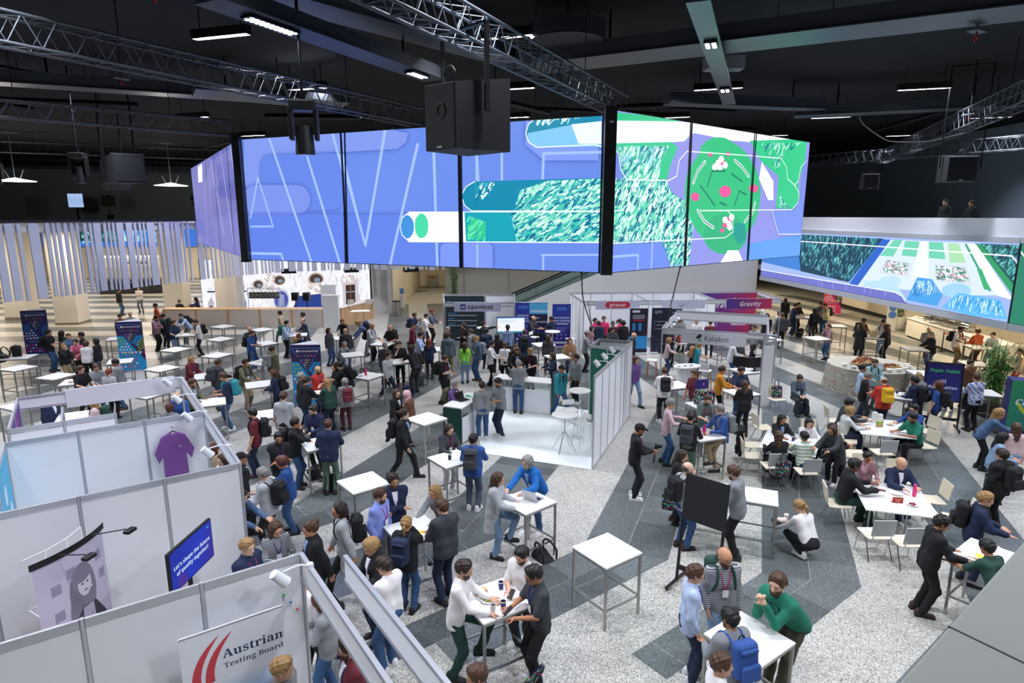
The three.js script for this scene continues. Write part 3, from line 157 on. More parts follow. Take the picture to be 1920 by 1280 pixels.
const TABLES = [
[-17.57,-21.48,1.24,0.8,0.8,"empty white high table with steel legs standing on the stone floor"],
[-15.39,-20.32,1.29,0.8,0.8,"empty white high table with steel legs standing on the stone floor"],
[-14.58,-22.52,0.44,0.8,0.8,"empty white high table with steel legs standing on the stone floor"],
[-12.41,-21.41,1.16,0.8,0.8,"empty white high table with steel legs standing on the stone floor"],
[-13.63,-24.59,1.23,0.8,0.8,"empty white high table with steel legs standing on the stone floor"],
[-11.02,-18.19,1.17,0.8,0.8,"empty white high table with steel legs standing on the stone floor"],
[-14.03,-17.06,1.14,0.8,0.8,"empty white high table with steel legs standing on the stone floor"],
[-19.12,-23.2,0.21,1.4,0.8,"white high table piled with black bags and totes"],
[-14.85,-27.81,0.35,0.8,0.8,"white high table between four people near the long counter"],
[-17.39,-26.9,0.35,0.8,0.8,"white high table half hidden behind the tall triangular banner"],
[-14.14,-29.93,1.14,0.8,0.8,"empty white high table with steel legs standing on the stone floor"],
[-12.82,-26.76,1.14,0.8,0.8,"empty white high table with steel legs standing on the stone floor"],
[-11.46,-23.55,1.21,0.8,0.8,"empty white high table with steel legs standing on the stone floor"],
[-11.92,-29.05,0.99,0.8,0.8,"empty white high table with steel legs standing on the stone floor"],
[-10.5,-25.8,0.91,0.8,0.8,"white high table beside the man in blue tee and black backpack"],
[-9.24,-22.36,1.11,0.8,0.8,"white high table with green candy beside the olive jacket"],
[-9.74,-27.79,0.31,0.8,0.8,"white high table where two men in blue shirts write"],
[-8.14,-19.3,0.47,0.8,0.8,"white high table between the olive shirt and the navy backpack woman"],
[-10.3,-20.35,0.44,0.8,0.8,"white high table where the blonde in maroon leans"],
[-8.76,-17.36,0.44,0.8,0.8,"white high table beside the man in navy printed tee"],
[-6.71,-16.21,0.49,0.8,0.8,"empty white high table behind the man in grey tee"],
[-5.79,-18.22,0.42,0.8,0.8,"white high table with yellow papers and orange drink among six people"],
[-4.88,-20.37,1.04,0.8,0.8,"white high table with a pink bottle and lanyards"],
[-6.22,-23.67,0.42,0.8,0.8,"white high table where the man in grey shirt kneels"],
[-5.48,-25.78,1.35,0.8,0.8,"white high table of the bald man in orange print tee"],
[-4.12,-22.54,0.42,0.8,0.8,"white high table of the pale blurred figure"],
[-3.24,-24.59,0.35,0.8,0.8,"white high table between the red hair and the light blue shirt"],
[1.74,-23.27,0.35,0.8,0.8,"white high table behind the reception counter"],
[1.32,-25.6,0.35,0.8,0.8,"white high table below the seated suits"],
[-7.48,-27.06,0.42,0.8,0.8,"white high table between two charcoal hoodies"],
[-2.29,-15.85,0.82,0.8,0.8,"empty white high table beside the man in black walking past"],
[-1.34,-13.06,0.66,0.8,0.8,"white high table with a coffee cup between dark jacket and blue backpack"],
[0.29,-10.96,0.71,0.8,0.8,"white high table with an open silver laptop"],
[1.54,-9.2,0.62,0.8,0.8,"empty white high table standing alone in the middle of the floor"],
[-3.02,-11.8,0.68,0.8,0.8,"empty white high table beside the man in grey coat crossing"],
[-4.57,-14.02,0.56,0.8,0.8,"white high table in front of the navy jacket and green trousers"],
[-1.69,-9.85,0.59,0.8,0.8,"white high table covered with yellow papers"],
[-0.24,-7.87,0.54,0.8,0.8,"white high table with salad plate and paper cups"],
[3.04,-7.05,0.62,0.8,0.8,"white high table where the green sweater leans"],
[4.28,-11.38,-0.38,1.75,0.7,"long white high table beside the black sign stand"],
[7.63,-9.03,0.63,0.8,0.8,"white high table with sticky notes by the balcony corner"],
[9.04,-26.38,0.3,0.8,0.8,"white high table behind the white bar stools"],
[7.03,-18.35,0.35,0.8,0.8,"white high table of the mustard sweater and black jacket"],
[5.2,-19.19,0.35,0.8,0.8,"white high table of the white hoodie and black backpack"],
[5.51,-17.05,0.35,0.8,0.8,"white high table carrying a purple box"],
[4.73,-14.63,0.35,0.8,0.8,"white high table with a pink bottle among four men"],
[13.5,-26.95,0.26,0.8,0.8,"empty white high table with steel legs standing on the stone floor"],
[15.95,-30.13,-0.21,0.8,0.8,"empty white high table with steel legs standing on the stone floor"],
[15.55,-32.8,-0.21,0.8,0.8,"white high table beside the navy shirt man near the passage"],
[16.05,-27.21,-0.21,0.8,0.8,"white high table with a paper bag between two long haired women"],
[16.4,-24.74,-0.17,0.8,0.8,"white high table of the black sweater by the buffet"],
[19.23,-25.06,-0.17,0.8,0.8,"white high table of the orange sweater"],
[16.94,-22.11,-0.17,0.8,0.8,"white high table beside the bamboo plant"],
[14.15,-20.73,-0.17,0.8,0.8,"empty white high table with steel legs standing on the stone floor"],
[11.53,-18.06,-0.35,0.8,0.8,"white high table with coffee cups around the yellow backpack"],
[14.42,-18.35,-0.26,0.8,0.8,"white high table of the blue patterned shirt"],
[-14.23,-19.62,0.35,0.8,0.8,"white high table behind the booth fascia with food"],
[-11.83,-16.08,0.49,0.8,0.8,"white high table inside the purple walled booth"],
[8.17,-21.11,0.35,0.8,0.8,"white high table carrying two black monitors"],
[7.33,-26.16,0.35,0.8,0.8,"white high table at the back of the open frame booth"],
[11.3,-26.75,0.35,0.8,0.8,"white high table beside the white booth column"],
];
const PEOPLE = [
[-19.13,-25.22,95,"cr","sh:black","tee:black","jeans","k:black",1.02,0],
[-18.92,-25.67,150,"st","lo:black","sweater:black","black","",0.95,0],
[-18.05,-24.82,30,"st","sh:brown","shirt:denim","gray","",0.97,0],
[-17.19,-23.98,10,"dr","sh:darkbrown","jacket:pink","black","",0.93,0],
[-17.59,-24.9,-60,"st","sh:black","sweater:black","black","",1,0],
[-17.09,-23.18,70,"dr","lo:blond","jacket:black","khaki","t",0.93,0],
[-16.59,-23.71,190,"tb","bob:brown","sweater:white","black","t",0.93,0],
[-16.38,-23.95,-80,"st","bob:black","jacket:black","black","t",0.95,0],
[-13.67,-19.13,70,"tb","sh:brown","tee:black","black","",1.0,1],
[-13.57,-19.71,60,"tb","po:brown","hoodie:gray","jeans","",0.95,1],
[-13.18,-20.09,-70,"tb","sh:black","hoodie:gray","jeans","g",1.0,1],
[-12.76,-19.09,180,"st","po:red","sweater:ltgray","black","",0.95,1],
[-18.82,-30.27,10,"st","bald","shirt:white","gray","g",1.0,2],
[-19.2,-30.06,40,"st","sh:brown","shirt:tan","gray","",0.96,2],
[-8.79,-25.14,190,"st","po:red","sweater:navy","jeans","",0.94,2],
[-8.79,-24.67,170,"st","bob:blond","jacket:denim","jeans","",0.9,2],
[-19.45,-33.57,-60,"wk","sh:black","sweater:orange","brown","",1.0,3],
[-16.93,-29.22,80,"hp","sh:black","shirt:mauve","black","b",1.0,3],
[-16.9,-29.75,160,"st","sh:black","hoodie:dkgreen","navy","k:black",1.0,3],
[-16.33,-29.15,200,"st","lo:black","jacket:black","black","",0.94,3],
[-15.35,-27.8,60,"tb","sh:brown","tee:navy","paleblue","b",1.0,3],
[-16.38,-30.37,-30,"ln","sh:brown","shirt:ltblue","gray","k:black",1.0,3],
[-14.5,-28.08,-60,"tb","sh:brown","tee:white","black","b l k:black",1.0,3],
[-20.52,-38.07,60,"si","bu:darkbrown","sweater:black","black","",1.0,4],
[-20.17,-39.34,-70,"si","lo:black","jacket:navy","black","",1.0,4],
[-25.56,-40.22,100,"st","sh:black","jacket:black","jeans","b",1.0,5],
[-25.01,-41.46,10,"cr","sh:darkbrown","tee:white","gray","",1.0,5],
[-11.27,-26.26,30,"dr","bald","shirt:navy","navy","",1.0,6],
[-10.79,-25.33,80,"hp","sh:brown","tee:blue","jeans","k:black b",1.0,6],
[-8.73,-22.13,150,"st","sh:darkbrown","jacket:olive","black","k:gray",1.0,6],
[-9.75,-20.08,150,"tb","sh:brown","hoodie:charcoal","jeans","k:charcoal",1.0,6],
[-10.22,-27.79,80,"tb","sh:black","shirt:ltblue","black","k:green",1.0,7],
[-9.71,-28.43,-60,"tb","bald","shirt:navy","navy","l",1.0,7],
[-11.66,-30.86,-90,"wk","sh:black","jacket:beige","gray","",1.0,8],
[-10.36,-30.4,-80,"wk","sh:black","jacket:gray","black","",1.0,8],
[-8.66,-18.04,-70,"hp","sh:brown","tee:navy","jeans","l k:teal",1.04,9],
[-8.77,-19.91,70,"tb","sh:black","shirt:olive","khaki","k:black l",1.02,9],
[-7.51,-18.95,-80,"tb","lo:brown","sweater:navy","black","k:black",0.95,9],
[-6.06,-15.87,180,"st","sh:brown","tee:ltgray","black","",1.05,9],
[-11.08,-20.94,80,"tb","lo:blond","sweater:maroon","black","l",0.94,9],
[-6.4,-14.63,-75,"pk","sh:black","polo:maroon","navy","k:black l b",1.0,9],
[-6.37,-18.2,100,"st","sh:gray","jacket:black","black","",1.0,10],
[-6.07,-17.76,150,"tb","sh:darkbrown","hoodie:black","jeans","",1.0,10],
[-6.14,-19.08,60,"cr","bald","polo:red","navy","l g b",1.0,10],
[-5.5,-17.86,-130,"tb","lo:blond","puffer:dkgreen","navy","",0.95,10],
[-5.02,-18.04,-150,"st","bob:gray","jacket:gray","maroon","k:maroon",0.93,10],
[-5.65,-19.67,-80,"ln","sh:darkbrown","tee:black","jeans","k:black g",1.05,10],
[-5.77,-19.68,-60,"st","lo:darkbrown","jacket:black","black","",0.96,10],
[-5.0,-14.96,-20,"hp","sh:darkbrown","sweater:navy","black","l b",1.0,11],
[-5.09,-13.93,90,"dr","sh:black","hoodie:black","jeans","k:black",1.0,11],
[-4.25,-13.71,185,"tb","sh:brown","jacket:navy","green","",1.03,11],
[-5.12,-12.93,30,"cr","sh:black","shirt:black","black","b l",1.0,11],
[-4.62,-11.74,-70,"tb","cu:auburn","sweater:blue","jeans","",0.96,12],
[-4.72,-11.03,-100,"hp","sh:gray","sweater:ltgray","black","k:black",1.0,12],
[-5.42,-11.73,120,"st","cap:black","jacket:black","black","k:black",1.0,12],
[-4.77,-10.18,70,"ln","sh:darkbrown","shirt:denim","black","k:charcoal",1.0,12],
[-3.89,-8.36,70,"st","sh:blond","sweater:navy","gray","l",1.0,13],
[-3.74,-9.06,40,"hp","lo:brown","shirt:stripe","black","l",0.95,13],
[-3.16,-8.96,-60,"wk","bu:brown","jacket:black","black","l",1.0,14],
[-2.89,-9.59,-75,"wk","lo:darkbrown","coat:ltgray","black","k:black",1.0,14],
[-2.1,-8.47,-50,"hp","cu:blond","puffer:black","navy","l",0.97,14],
[-1.78,-7.83,-120,"hp","sh:darkbrown","shirt:white","jeans","g",1.02,14],
[-2.29,-10.07,70,"pk","sh:brown","sweater:peri","gray","l b",1.0,15],
[-2.15,-10.52,25,"cr","sh:darkbrown","jacket:navy","navy","b l",1.05,15],
[-1.7,-9.23,165,"dr","po:blond","jacket:black","jeans","k:navy",0.95,15],
[-1.16,-9.53,-140,"hp","sh:brown","jacket:charcoal","navy","",1.04,15],
[-1.41,-10.54,-30,"ln","lo:blond","sweater:gray","gray","",0.95,15],
[-2.75,-7.53,150,"st","sh:brown","shirt:white","black","l",1.0,16],
[-2.49,-7.22,-90,"hp","bob:brown","sweater:gray","jeans","t",0.93,16],
[-1.85,-6.19,-60,"st","sh:darkbrown","blazer:maroon","black","g b l",1.0,16],
[-2.47,-5.86,80,"st","sh:blond","sweater:gray","gray","",1.0,16],
[-0.65,-7.68,80,"ft","sh:darkbrown","shirt:white","dkgreen","b",1.04,17],
[0.14,-8.16,-30,"hp","sh:black","tee:white","charcoal","b",1.0,17],
[0.29,-7.56,-70,"hp","sh:black","tee:charcoal","black","g l",1.04,17],
[-0.38,-5.79,-60,"st","sh:brown","sweater:navy","black","",0.98,17],
[-0.25,-10.85,75,"ft","lo:brown","coat:ltgray","paleblue","",0.98,18],
[0.3,-11.6,-40,"ln","bob:gray","jacket:royal","jeans","l b",1.04,18],
[-1.45,-13.67,40,"tb","lo:darkbrown","jacket:charcoal","ltgray","l",0.97,19],
[-0.84,-12.86,170,"tb","sh:black","jacket:blue","slate","k:charcoal",1.0,19],
[-2.63,-14.49,80,"wk","sh:darkbrown","jacket:black","black","k:black",1.04,20],
[-2.94,-16.71,-100,"hp","hijab:palepink","jacket:brown","black","",0.93,20],
[-3.23,-16.78,60,"wk","lo:brown","jacket:black","black","",0.95,20],
[-4.34,-21.22,60,"wk","sh:darkbrown","shirt:ltgray","navy","",1.0,20],
[-7.87,-26.27,70,"st","lo:darkbrown","hoodie:charcoal","jeans","",0.95,21],
[-8.01,-28.87,0,"ln","bob:brown","shirt:black","black","",0.97,21],
[-7.03,-25.79,190,"st","bald","hoodie:charcoal","jeans","",1.0,21],
[-6.68,-24.28,60,"ln","sh:gray","shirt:gray","jeans","",0.88,21],
[-6.09,-26.64,70,"hp","sh:blond","hoodie:ltgray","black","k:black",1.03,21],
[-7.06,-28.1,-80,"bd","sh:blond","jacket:denim","gray","k:navy",1.1,21],
[-5.22,-26.18,-20,"tb","bald","tee:black","black","k:black b",1.05,22],
[-4.76,-22.8,170,"tb","sh:gray","hoodie:charcoal","black","",1.0,22],
[-4.26,-23.01,10,"dr","sh:brown","tee:black","black","",1.0,22],
[-3.71,-22.28,-140,"ln","lo:darkbrown","tee:black","charcoal","",1.05,22],
[-3.74,-24.93,80,"tb","sh:black","shirt:ltblue","brown","",1.0,22],
[-3.27,-24.1,175,"tb","lo:red","sweater:navy","charcoal","",0.93,22],
[-4.7,-29.66,80,"st","sh:brown","jacket:navy","black","k:navy",1.03,23],
[-4.26,-28.51,40,"st","sh:gray","shirt:gray","black","g b",1.0,23],
[-4.4,-27.12,100,"st","cap:black","hoodie:maroon","black","t",1.0,23],
[-4.18,-29.99,80,"tb","sh:darkbrown","tee:white","black","",0.98,23],
[-3.99,-30.73,80,"tb","sh:red","sweater:slate","black","b",1.05,23],
[-3.89,-26.27,80,"st","sh:gray","jacket:plaid","black","g l",1.0,23],
[-2.29,-20.67,70,"hp","sh:brown","tee:black","black","l t k:black",1.0,24],
[-2.55,-24.4,175,"st","sh:brown","hoodie:slate","khaki","",1.05,24],
[-2.76,-26.11,-40,"st","sh:gray","jacket:black","black","g",1.0,24],
[-2.14,-26.94,-30,"cr","cu:darkbrown","jacket:black","black","l b",1.0,24],
[-1.73,-25.63,-120,"st","sh:brown","jacket:gray","gray","k:charcoal",1.0,24],
[-1.82,-23.43,185,"st","lo:brown","tee:lime","paleblue","",0.93,24],
[-1.4,-23.74,-60,"st","sh:blond","jacket:denim","jeans","k:gray l",1.03,24],
[-1.28,-27.47,70,"pt","sh:black","jacket:black","black","l",1.0,24],
[-1.07,-25.79,165,"st","sh:black","sweater:navy","navy","k:navy",1.0,24],
[-0.6,-24.95,175,"st","lo:black","jacket:black","black","",0.96,24],
[-0.19,-26.6,175,"st","sh:black","shirt:slateblue","black","",1.0,24],
[-0.76,-23.1,80,"tb","sh:black","shirt:white","black","b",1.0,25],
[-0.27,-23.29,180,"tb","po:brown","shirt:white","black","",0.95,25],
[0.1,-22.82,10,"st","lo:black","sweater:black","black","",0.94,25],
[0.19,-21.89,5,"tb","sh:brown","jacket:black","black","b g l",1.0,25],
[0.65,-21.78,-30,"tb","sh:blond","tee:black","black","b l",1.0,25],
[0.21,-19.73,175,"tb","sh:gray","tee:gray","jeans","",1.03,25],
[1.41,-21.38,-80,"ta","lo:darkbrown","jacket:navy","jeans","",0.95,25],
[1.59,-19.26,30,"wk","cap:black","jacket:teal","jeans","k:charcoal",1.0,25],
[2.19,-20.77,-60,"st","sh:black","shirt:gray","black","",1.0,25],
[0.53,-25.47,180,"st","sh:auburn","sweater:navy","jeans","k:black",1.0,26],
[1.03,-29.72,60,"sh","bald","blazer:charcoal","black","l b",1.08,26],
[1.89,-29.52,-60,"sh","sh:black","blazer:navy","navy","",1.08,26],
[1.47,-24.84,170,"st","lo:brown","sweater:charcoal","black","",0.94,26],
[2.27,-23.87,5,"pk","lo:brown","jacket:tan","navy","l",0.97,26],
[-1.69,-17.74,70,"tb","sh:gray","jacket:purple","black","b k:olive l",0.92,27],
[-0.86,-17.23,190,"tb","sh:darkbrown","polo:gray","jeans","",1.0,27],
[-0.41,-17.44,-60,"hp","sh:black","polo:gray","navy","b",1.03,27],
[3.85,-28.38,40,"st","sh:black","tee:hotpink","black","",1.0,28],
[4.27,-28.47,10,"st","sh:brown","tee:hotpink","black","",1.04,28],
[3.91,-27.65,180,"st","sh:black","sweater:navy","black","",1.0,28],
[3.5,-26.76,60,"st","bob:darkbrown","shirt:mauve","black","",0.95,28],
[3.1,-25.17,80,"ta","cap:gray","jacket:gray","black","",1.0,28],
[4.59,-27.78,20,"st","bu:black","shirt:black","black","",0.97,28],
[4.97,-28.2,60,"st","po:brown","tee:hotpink","black","",1.0,28],
[5.06,-27.86,185,"st","cu:black","jacket:black","black","",0.98,28],
[4.3,-26.11,10,"tb","sh:black","jacket:charcoal","black","",1.0,28],
[4.96,-24.81,80,"st","bald","blazer:black","black","b",1.0,29],
[4.2,-20.5,20,"wk","bob:auburn","shirt:purple","paleblue","",1.0,30],
[6.82,-25.95,40,"tb","sh:black","jacket:black","black","l",1.0,31],
[6.29,-24.37,80,"tb","bob:blond","shirt:palepink","jeans","k:black",0.93,31],
[7.21,-24.17,-40,"tb","sh:gray","jacket:charcoal","black","l g",1.0,31],
[7.24,-23.44,70,"tb","lo:blond","tee:teal","jeans","k:tan",0.96,31],
[8.61,-23.49,80,"tb","sh:darkbrown","sweater:palegray","jeans","",1.0,31],
[8.91,-23.73,20,"st","lo:black","sweater:charcoal","black","",0.94,31],
[10.6,-26.82,-60,"wk","sh:brown","shirt:gray","black","",1.0,31],
[4.78,-18.89,175,"tb","sh:brown","hoodie:white","black","k:black",1.0,32],
[5.6,-18.51,-60,"wk","sh:brown","polo:maroon","gray","",1.02,32],
[6.65,-19.07,75,"tb","sh:darkbrown","sweater:mustard","black","l",1.0,32],
[7.17,-18.85,5,"tb","sh:black","tee:navy","jeans","b",1.02,32],
[6.82,-17.63,180,"tb","lo:brown","jacket:black","black","",0.96,32],
[13.23,-30.44,190,"st","sh:brown","jacket:ltgray","jeans","k:red",1.0,33],
[13.21,-29.99,170,"st","sh:brown","jacket:charcoal","black","",1.0,33],
[15.99,-36.04,160,"st","lo:brown","jacket:black","black","",0.96,33],
[13.53,-32.99,60,"tb","cap:white","shirt:white","jeans","",1.0,33],
[12.38,-29.79,180,"st","sh:black","tee:black","black","",1.0,33],
[8.01,-28.91,20,"st","bob:brown","shirt:gray","black","",0.97,33],
[8.49,-28.2,-30,"st","sh:blond","shirt:white","black","",1.0,33],
[9.02,-27.83,160,"st","sh:brown","shirt:maroon","black","",1.0,33],
[12.88,-32.89,20,"st","sh:black","shirt:stripe","navy","",0.97,33],
[15.15,-32.89,80,"tb","sh:darkbrown","tee:navy","navy","t",1.05,34],
[15.71,-33.77,10,"tb","sh:black","shirt:black","black","",1.0,34],
[15.68,-31.9,185,"st","lo:black","jacket:black","charcoal","k:black t",0.96,34],
[17.0,-33.89,-50,"dr","sh:black","shirt:slate","navy","b",1.0,34],
[16.98,-33.4,-80,"tb","sh:darkbrown","jacket:cream","jeans","k:black",1.0,34],
[14.13,-27.33,-80,"dr","po:brown","sweater:mauve","jeans","",0.95,34],
[16.29,-28.38,10,"tb","sh:black","tee:tan","black","k:black l",1.0,35],
[15.5,-27.17,150,"tb","lo:black","coat:black","black","",0.96,35],
[16.48,-26.98,-150,"tb","lo:auburn","jacket:black","black","",0.96,35],
[17.02,-28.08,-60,"tb","sh:black","tee:white","paleblue","k:black",1.0,35],
[18.35,-26.88,-20,"sh","bald","shirt:gray","brown","",1.05,36],
[17.17,-25.03,-100,"tb","sh:gray","sweater:black","jeans","",1.0,36],
[19.13,-26.05,30,"tb","sh:black","tee:white","khaki","k:black l b skin:d",1.03,36],
[19.59,-25.7,185,"tb","sh:auburn","sweater:orange","brown","",1.0,36],
[19.96,-25.33,-70,"st","po:black","sweater:ltgray","gray","",0.95,36],
[18.55,-22.16,-120,"st","sh:brown","shirt:beige","red","",0.95,36],
[11.19,-19.25,60,"st","sh:black","shirt:ltblue","navy","g",1.0,37],
[12.03,-20.04,0,"tb","sh:brown","jacket:paleteal","gray","k:black b",1.0,37],
[10.86,-18.36,60,"hp","sh:gray","polo:black","charcoal","l g",1.0,37],
[10.96,-17.72,175,"tb","bald","jacket:red","navy","k:yellow",1.0,37],
[11.91,-17.79,-150,"tb","sh:black","sweater:navy","navy","k:black t b",1.0,37],
[12.37,-18.3,-30,"ta","bu:blond","shirt:stripe","black","",0.98,37],
[12.33,-17.39,-140,"pk","lo:auburn","tee:blue","navy","k:black",0.98,37],
[13.89,-18.01,180,"tb","sh:brown","shirt:wave","black","",1.02,38],
[14.57,-19.93,-60,"st","bob:darkbrown","sweater:tan","black","",0.92,38],
[15.31,-20.17,20,"st","sh:darkbrown","jacket:brown","black","",0.96,38],
[12.22,-14.9,60,"ln","lo:blond","shirt:denim","black","",1.0,39],
[10.98,-13.18,70,"tb","lo:black","jacket:paleblue","black","t",0.95,39],
[9.91,-11.87,195,"st","sh:darkbrown","puffer:black","black","k:black",1.02,39],
[11.78,-13.83,170,"st","lo:brown","shirt:palepink","paleblue","b",0.95,39],
[9.41,-16.64,75,"si","sh:black","blazer:charcoal","black","",1.08,40],
[9.2,-16.19,80,"si","cu:blond","shirt:palegray","navy","",1.0,40],
[10.45,-15.49,-80,"si","sh:black","tee:green","black","b",1.06,40],
[11.1,-16.43,-75,"si","sh:black","shirt:blue","navy","g",1.0,40],
[8.03,-14.82,60,"si","sh:black","blazer:black","black","",1.0,40],
[7.13,-15.66,10,"si","lo:black","blazer:black","black","l",0.96,41],
[7.7,-15.36,0,"si","lo:black","shirt:white","black","l",0.96,41],
[6.51,-14.42,185,"si","lo:brown","blazer:black","black","",0.96,41],
[7.08,-14.3,175,"si","sh:black","sweater:greenstripe","navy","",0.98,41],
[7.62,-14.08,-60,"ln","lo:brown","coat:charcoal","black","t",0.9,41],
[9.43,-19.72,0,"sp","sh:darkbrown","shirt:slate","charcoal","g l",1.0,42],
[7.16,-12.2,75,"si","sh:black","blazer:black","dkgreen","skin:d",1.1,43],
[7.67,-12.64,0,"dr","sh:black","sweater:mauve","black","",0.8,43],
[8.3,-12.47,0,"si","bald","blazer:navy","navy","l",1.04,43],
[5.54,-11.11,200,"sq","po:blond","shirt:white","black","",1.0,44],
[8.16,-9.95,60,"tb","sh:blond","jacket:navy","navy","k:black",1.0,45],
[6.83,-9.1,75,"tb","sh:black","blazer:black","black","l skin:m",1.0,45],
[7.21,-8.63,195,"ln","sh:black","tee:dkgreen","charcoal","l skin:m",0.95,45],
[2.89,-13.37,85,"hp","cap:black","sweater:black","black","b l",1.03,46],
[4.08,-15.34,75,"ta","sh:gray","shirt:palepink","jeans","l g",1.03,47],
[4.33,-14.39,150,"tb","sh:darkbrown","shirt:black","green","k:charcoal",1.0,47],
[5.16,-15.77,-10,"hp","sh:brown","tee:slategreen","gray","b l k:gray",1.02,47],
[5.13,-14.74,-80,"ft","sh:gray","shirt:blue","beige","b k:gray",1.05,47],
[3.53,-12.14,70,"tb","lo:darkbrown","jacket:black","black","t",0.95,48],
[3.37,-11.18,110,"dr","bald","shirt:ltgray","jeans","b k:black",1.02,48],
[4.14,-10.91,-120,"tb","sh:brown","hoodie:gray","black","b g",1.05,48],
[2.48,-7.61,80,"pk","sh:brown","shirt:ltblue","navy","l g",1.02,49],
[2.99,-7.95,5,"pk","bald","shirt:stripe","paleblue","b g l k:dkgreen",1.05,49],
[2.64,-6.72,-160,"tb","sh:black","sweater:gray","charcoal","b g k:blue",1.0,49],
[3.46,-7.32,-60,"ck","sh:brown","sweater:green","olive","b l",1.12,49],
[2.28,-5.91,90,"st","sh:brown","shirt:white","navy","",1.0,49],
[-12.39,-16.04,80,"st","sh:darkbrown","jacket:navy","black","",0.98,50],
[-11.18,-15.89,-70,"tb","lo:blond","jacket:palepink","jeans","k:dkgreen",0.94,50],
[-9.04,-16.14,0,"tb","bald","sweater:blue","jeans","b",1.0,50],
[-8.85,-15.41,180,"st","bob:auburn","jacket:gray","black","",0.95,50],
[-9.33,-17.53,80,"tb","sh:brown","jacket:olive","black","b",1.0,51],
[-6.33,-12.53,150,"st","lo:auburn","sweater:beige","black","",0.95,52],
[-5.89,-11.9,-30,"st","lo:brown","shirt:white","black","",0.94,52],
[-6.94,-12.02,90,"bd","sh:blond","shirt:gray","gray","",0.95,52],
[18.44,-48.51,0,"tb","sh:black","jacket:black","black","",0.97,53],
[-38.45,-47.67,0,"st","sh:black","tee:black","black","",1.0,54],
[-40.01,-51.61,40,"tb","lo:black","jacket:charcoal","black","",1.0,54],
[-40.24,-53.28,180,"st","sh:brown","shirt:white","black","",1.0,54],
[-36.76,-49.86,90,"hp","bald","shirt:orange","black","",1.0,54],
[-34.93,-48.97,-60,"st","po:brown","sweater:red","black","",1.0,54],
[-35.66,-51.39,150,"wk","sh:gray","jacket:navy","black","",1.0,54],
[-45.71,-57.8,20,"st","lo:brown","tee:gray","black","",1.0,54],
[-43.36,-59.7,-90,"cr","cap:black","hoodie:black","black","",1.0,54],
[17.7,-26.0,-80,"st","sh:black","jacket:black","black","y:5.3",1.0,55],
[19.2,-26.6,-90,"wk","sh:black","coat:black","black","y:5.3",1.0,55],
];
const CHAIRS = [
[8.79,-19.8,10,"cream","cream chair with a patterned tote on its seat"],
[9.47,-19.65,0,"cream","cream chair under the man with the phone by the aisle"],
[7.21,-17.0,95,"cream","cream chair at the corner of the left dining table"],
[6.37,-15.61,80,"cream","cream chair draped with a black jacket beside the left dining table"],
[6.09,-14.87,80,"cream","empty cream chair in front of the draped one"],
[6.33,-14.2,180,"g","grey backed chair with a tote hanging from it"],
[6.99,-13.85,180,"g","grey backed chair with dark strap under the striped sweater"],
[7.58,-16.46,0,"cream","cream chair under the black blazer woman at the left dining table"],
[8.26,-16.25,0,"cream","cream chair under the white shirt woman at the left dining table"],
[9.58,-17.61,80,"cream","cream chair under the charcoal blazer man"],
[9.08,-15.94,60,"cream","cream chair under the curly blonde woman"],
[8.76,-15.07,70,"cream","empty cream chair behind the upper dining table corner"],
[9.51,-15.07,180,"g","grey backed chair pushed in at the upper dining table"],
[10.88,-15.54,-80,"cream","cream chair under the green tee man"],
[11.66,-16.68,-80,"cream","cream chair behind the green tee man"],
[6.88,-12.2,75,"cream","cream chair under the black blazer man at the near dining table"],
[6.93,-10.9,180,"g","grey backed chair at the near dining table with its twin beside"],
[7.35,-10.61,180,"g","grey backed chair at the near dining table behind the black suit"],
[8.99,-12.38,-100,"cream","empty cream chair at the right end of the near dining table"],
[8.92,-11.49,-110,"cream","empty cream chair beside the black backpack in the foreground"],
[8.93,-13.34,0,"cream","cream chair under the bald man in navy blazer"],
[8.31,-13.68,0,"cream","cream chair under the man raising a cup"],
[8.44,-14.97,60,"cream","cream chair under the dark coated woman"],
];
const DINING = [
[[[7.51,-12.69],[8.69,-12.35],[8.14,-10.98],[6.89,-11.4]],"white dining table of two halves with pink bottle and red card"],
[[[9.99,-17.05],[11.05,-16.81],[10.31,-15.16],[9.05,-15.66]],"white dining table of two halves with white cartons"],
[[[6.97,-16.3],[7.81,-15.35],[7.51,-13.99],[6.07,-14.38]],"white dining table of two halves with a paper cup between four women"],
];
// ---------- lamps of the place ----------
function panelLight(x, y, z, w, d, k, color, yaw = 0) {
  const l = new THREE.RectAreaLight(color, k, w, d); l.position.set(x, y - 0.03, z); l.rotation.set(-Math.PI / 2, 0, yaw); scene.add(l);
}
const lampGlow = new THREE.MeshStandardMaterial({ color: 0xffffff, emissive: 0xf4f7ff, emissiveIntensity: 2.2 });
const warmGlow = new THREE.MeshStandardMaterial({ color: 0xffffff, emissive: 0xffe3b0, emissiveIntensity: 1.6 });
const lampHousing = merge([box(1.6, 0.05, 0.2, 0, 0.09, 0), box(1.6, 0.19, 0.015, 0, 0.0, 0.095), box(1.6, 0.19, 0.015, 0, 0.0, -0.095), box(0.015, 0.19, 0.2, 0.79, 0.0, 0), box(0.015, 0.19, 0.2, -0.79, 0.0, 0)]), lampLens = box(1.5, 0.02, 0.12, 0, 0.055, 0);
const lampRod = box(0.02, 0.58, 0.02, 0, 0.4, 0);
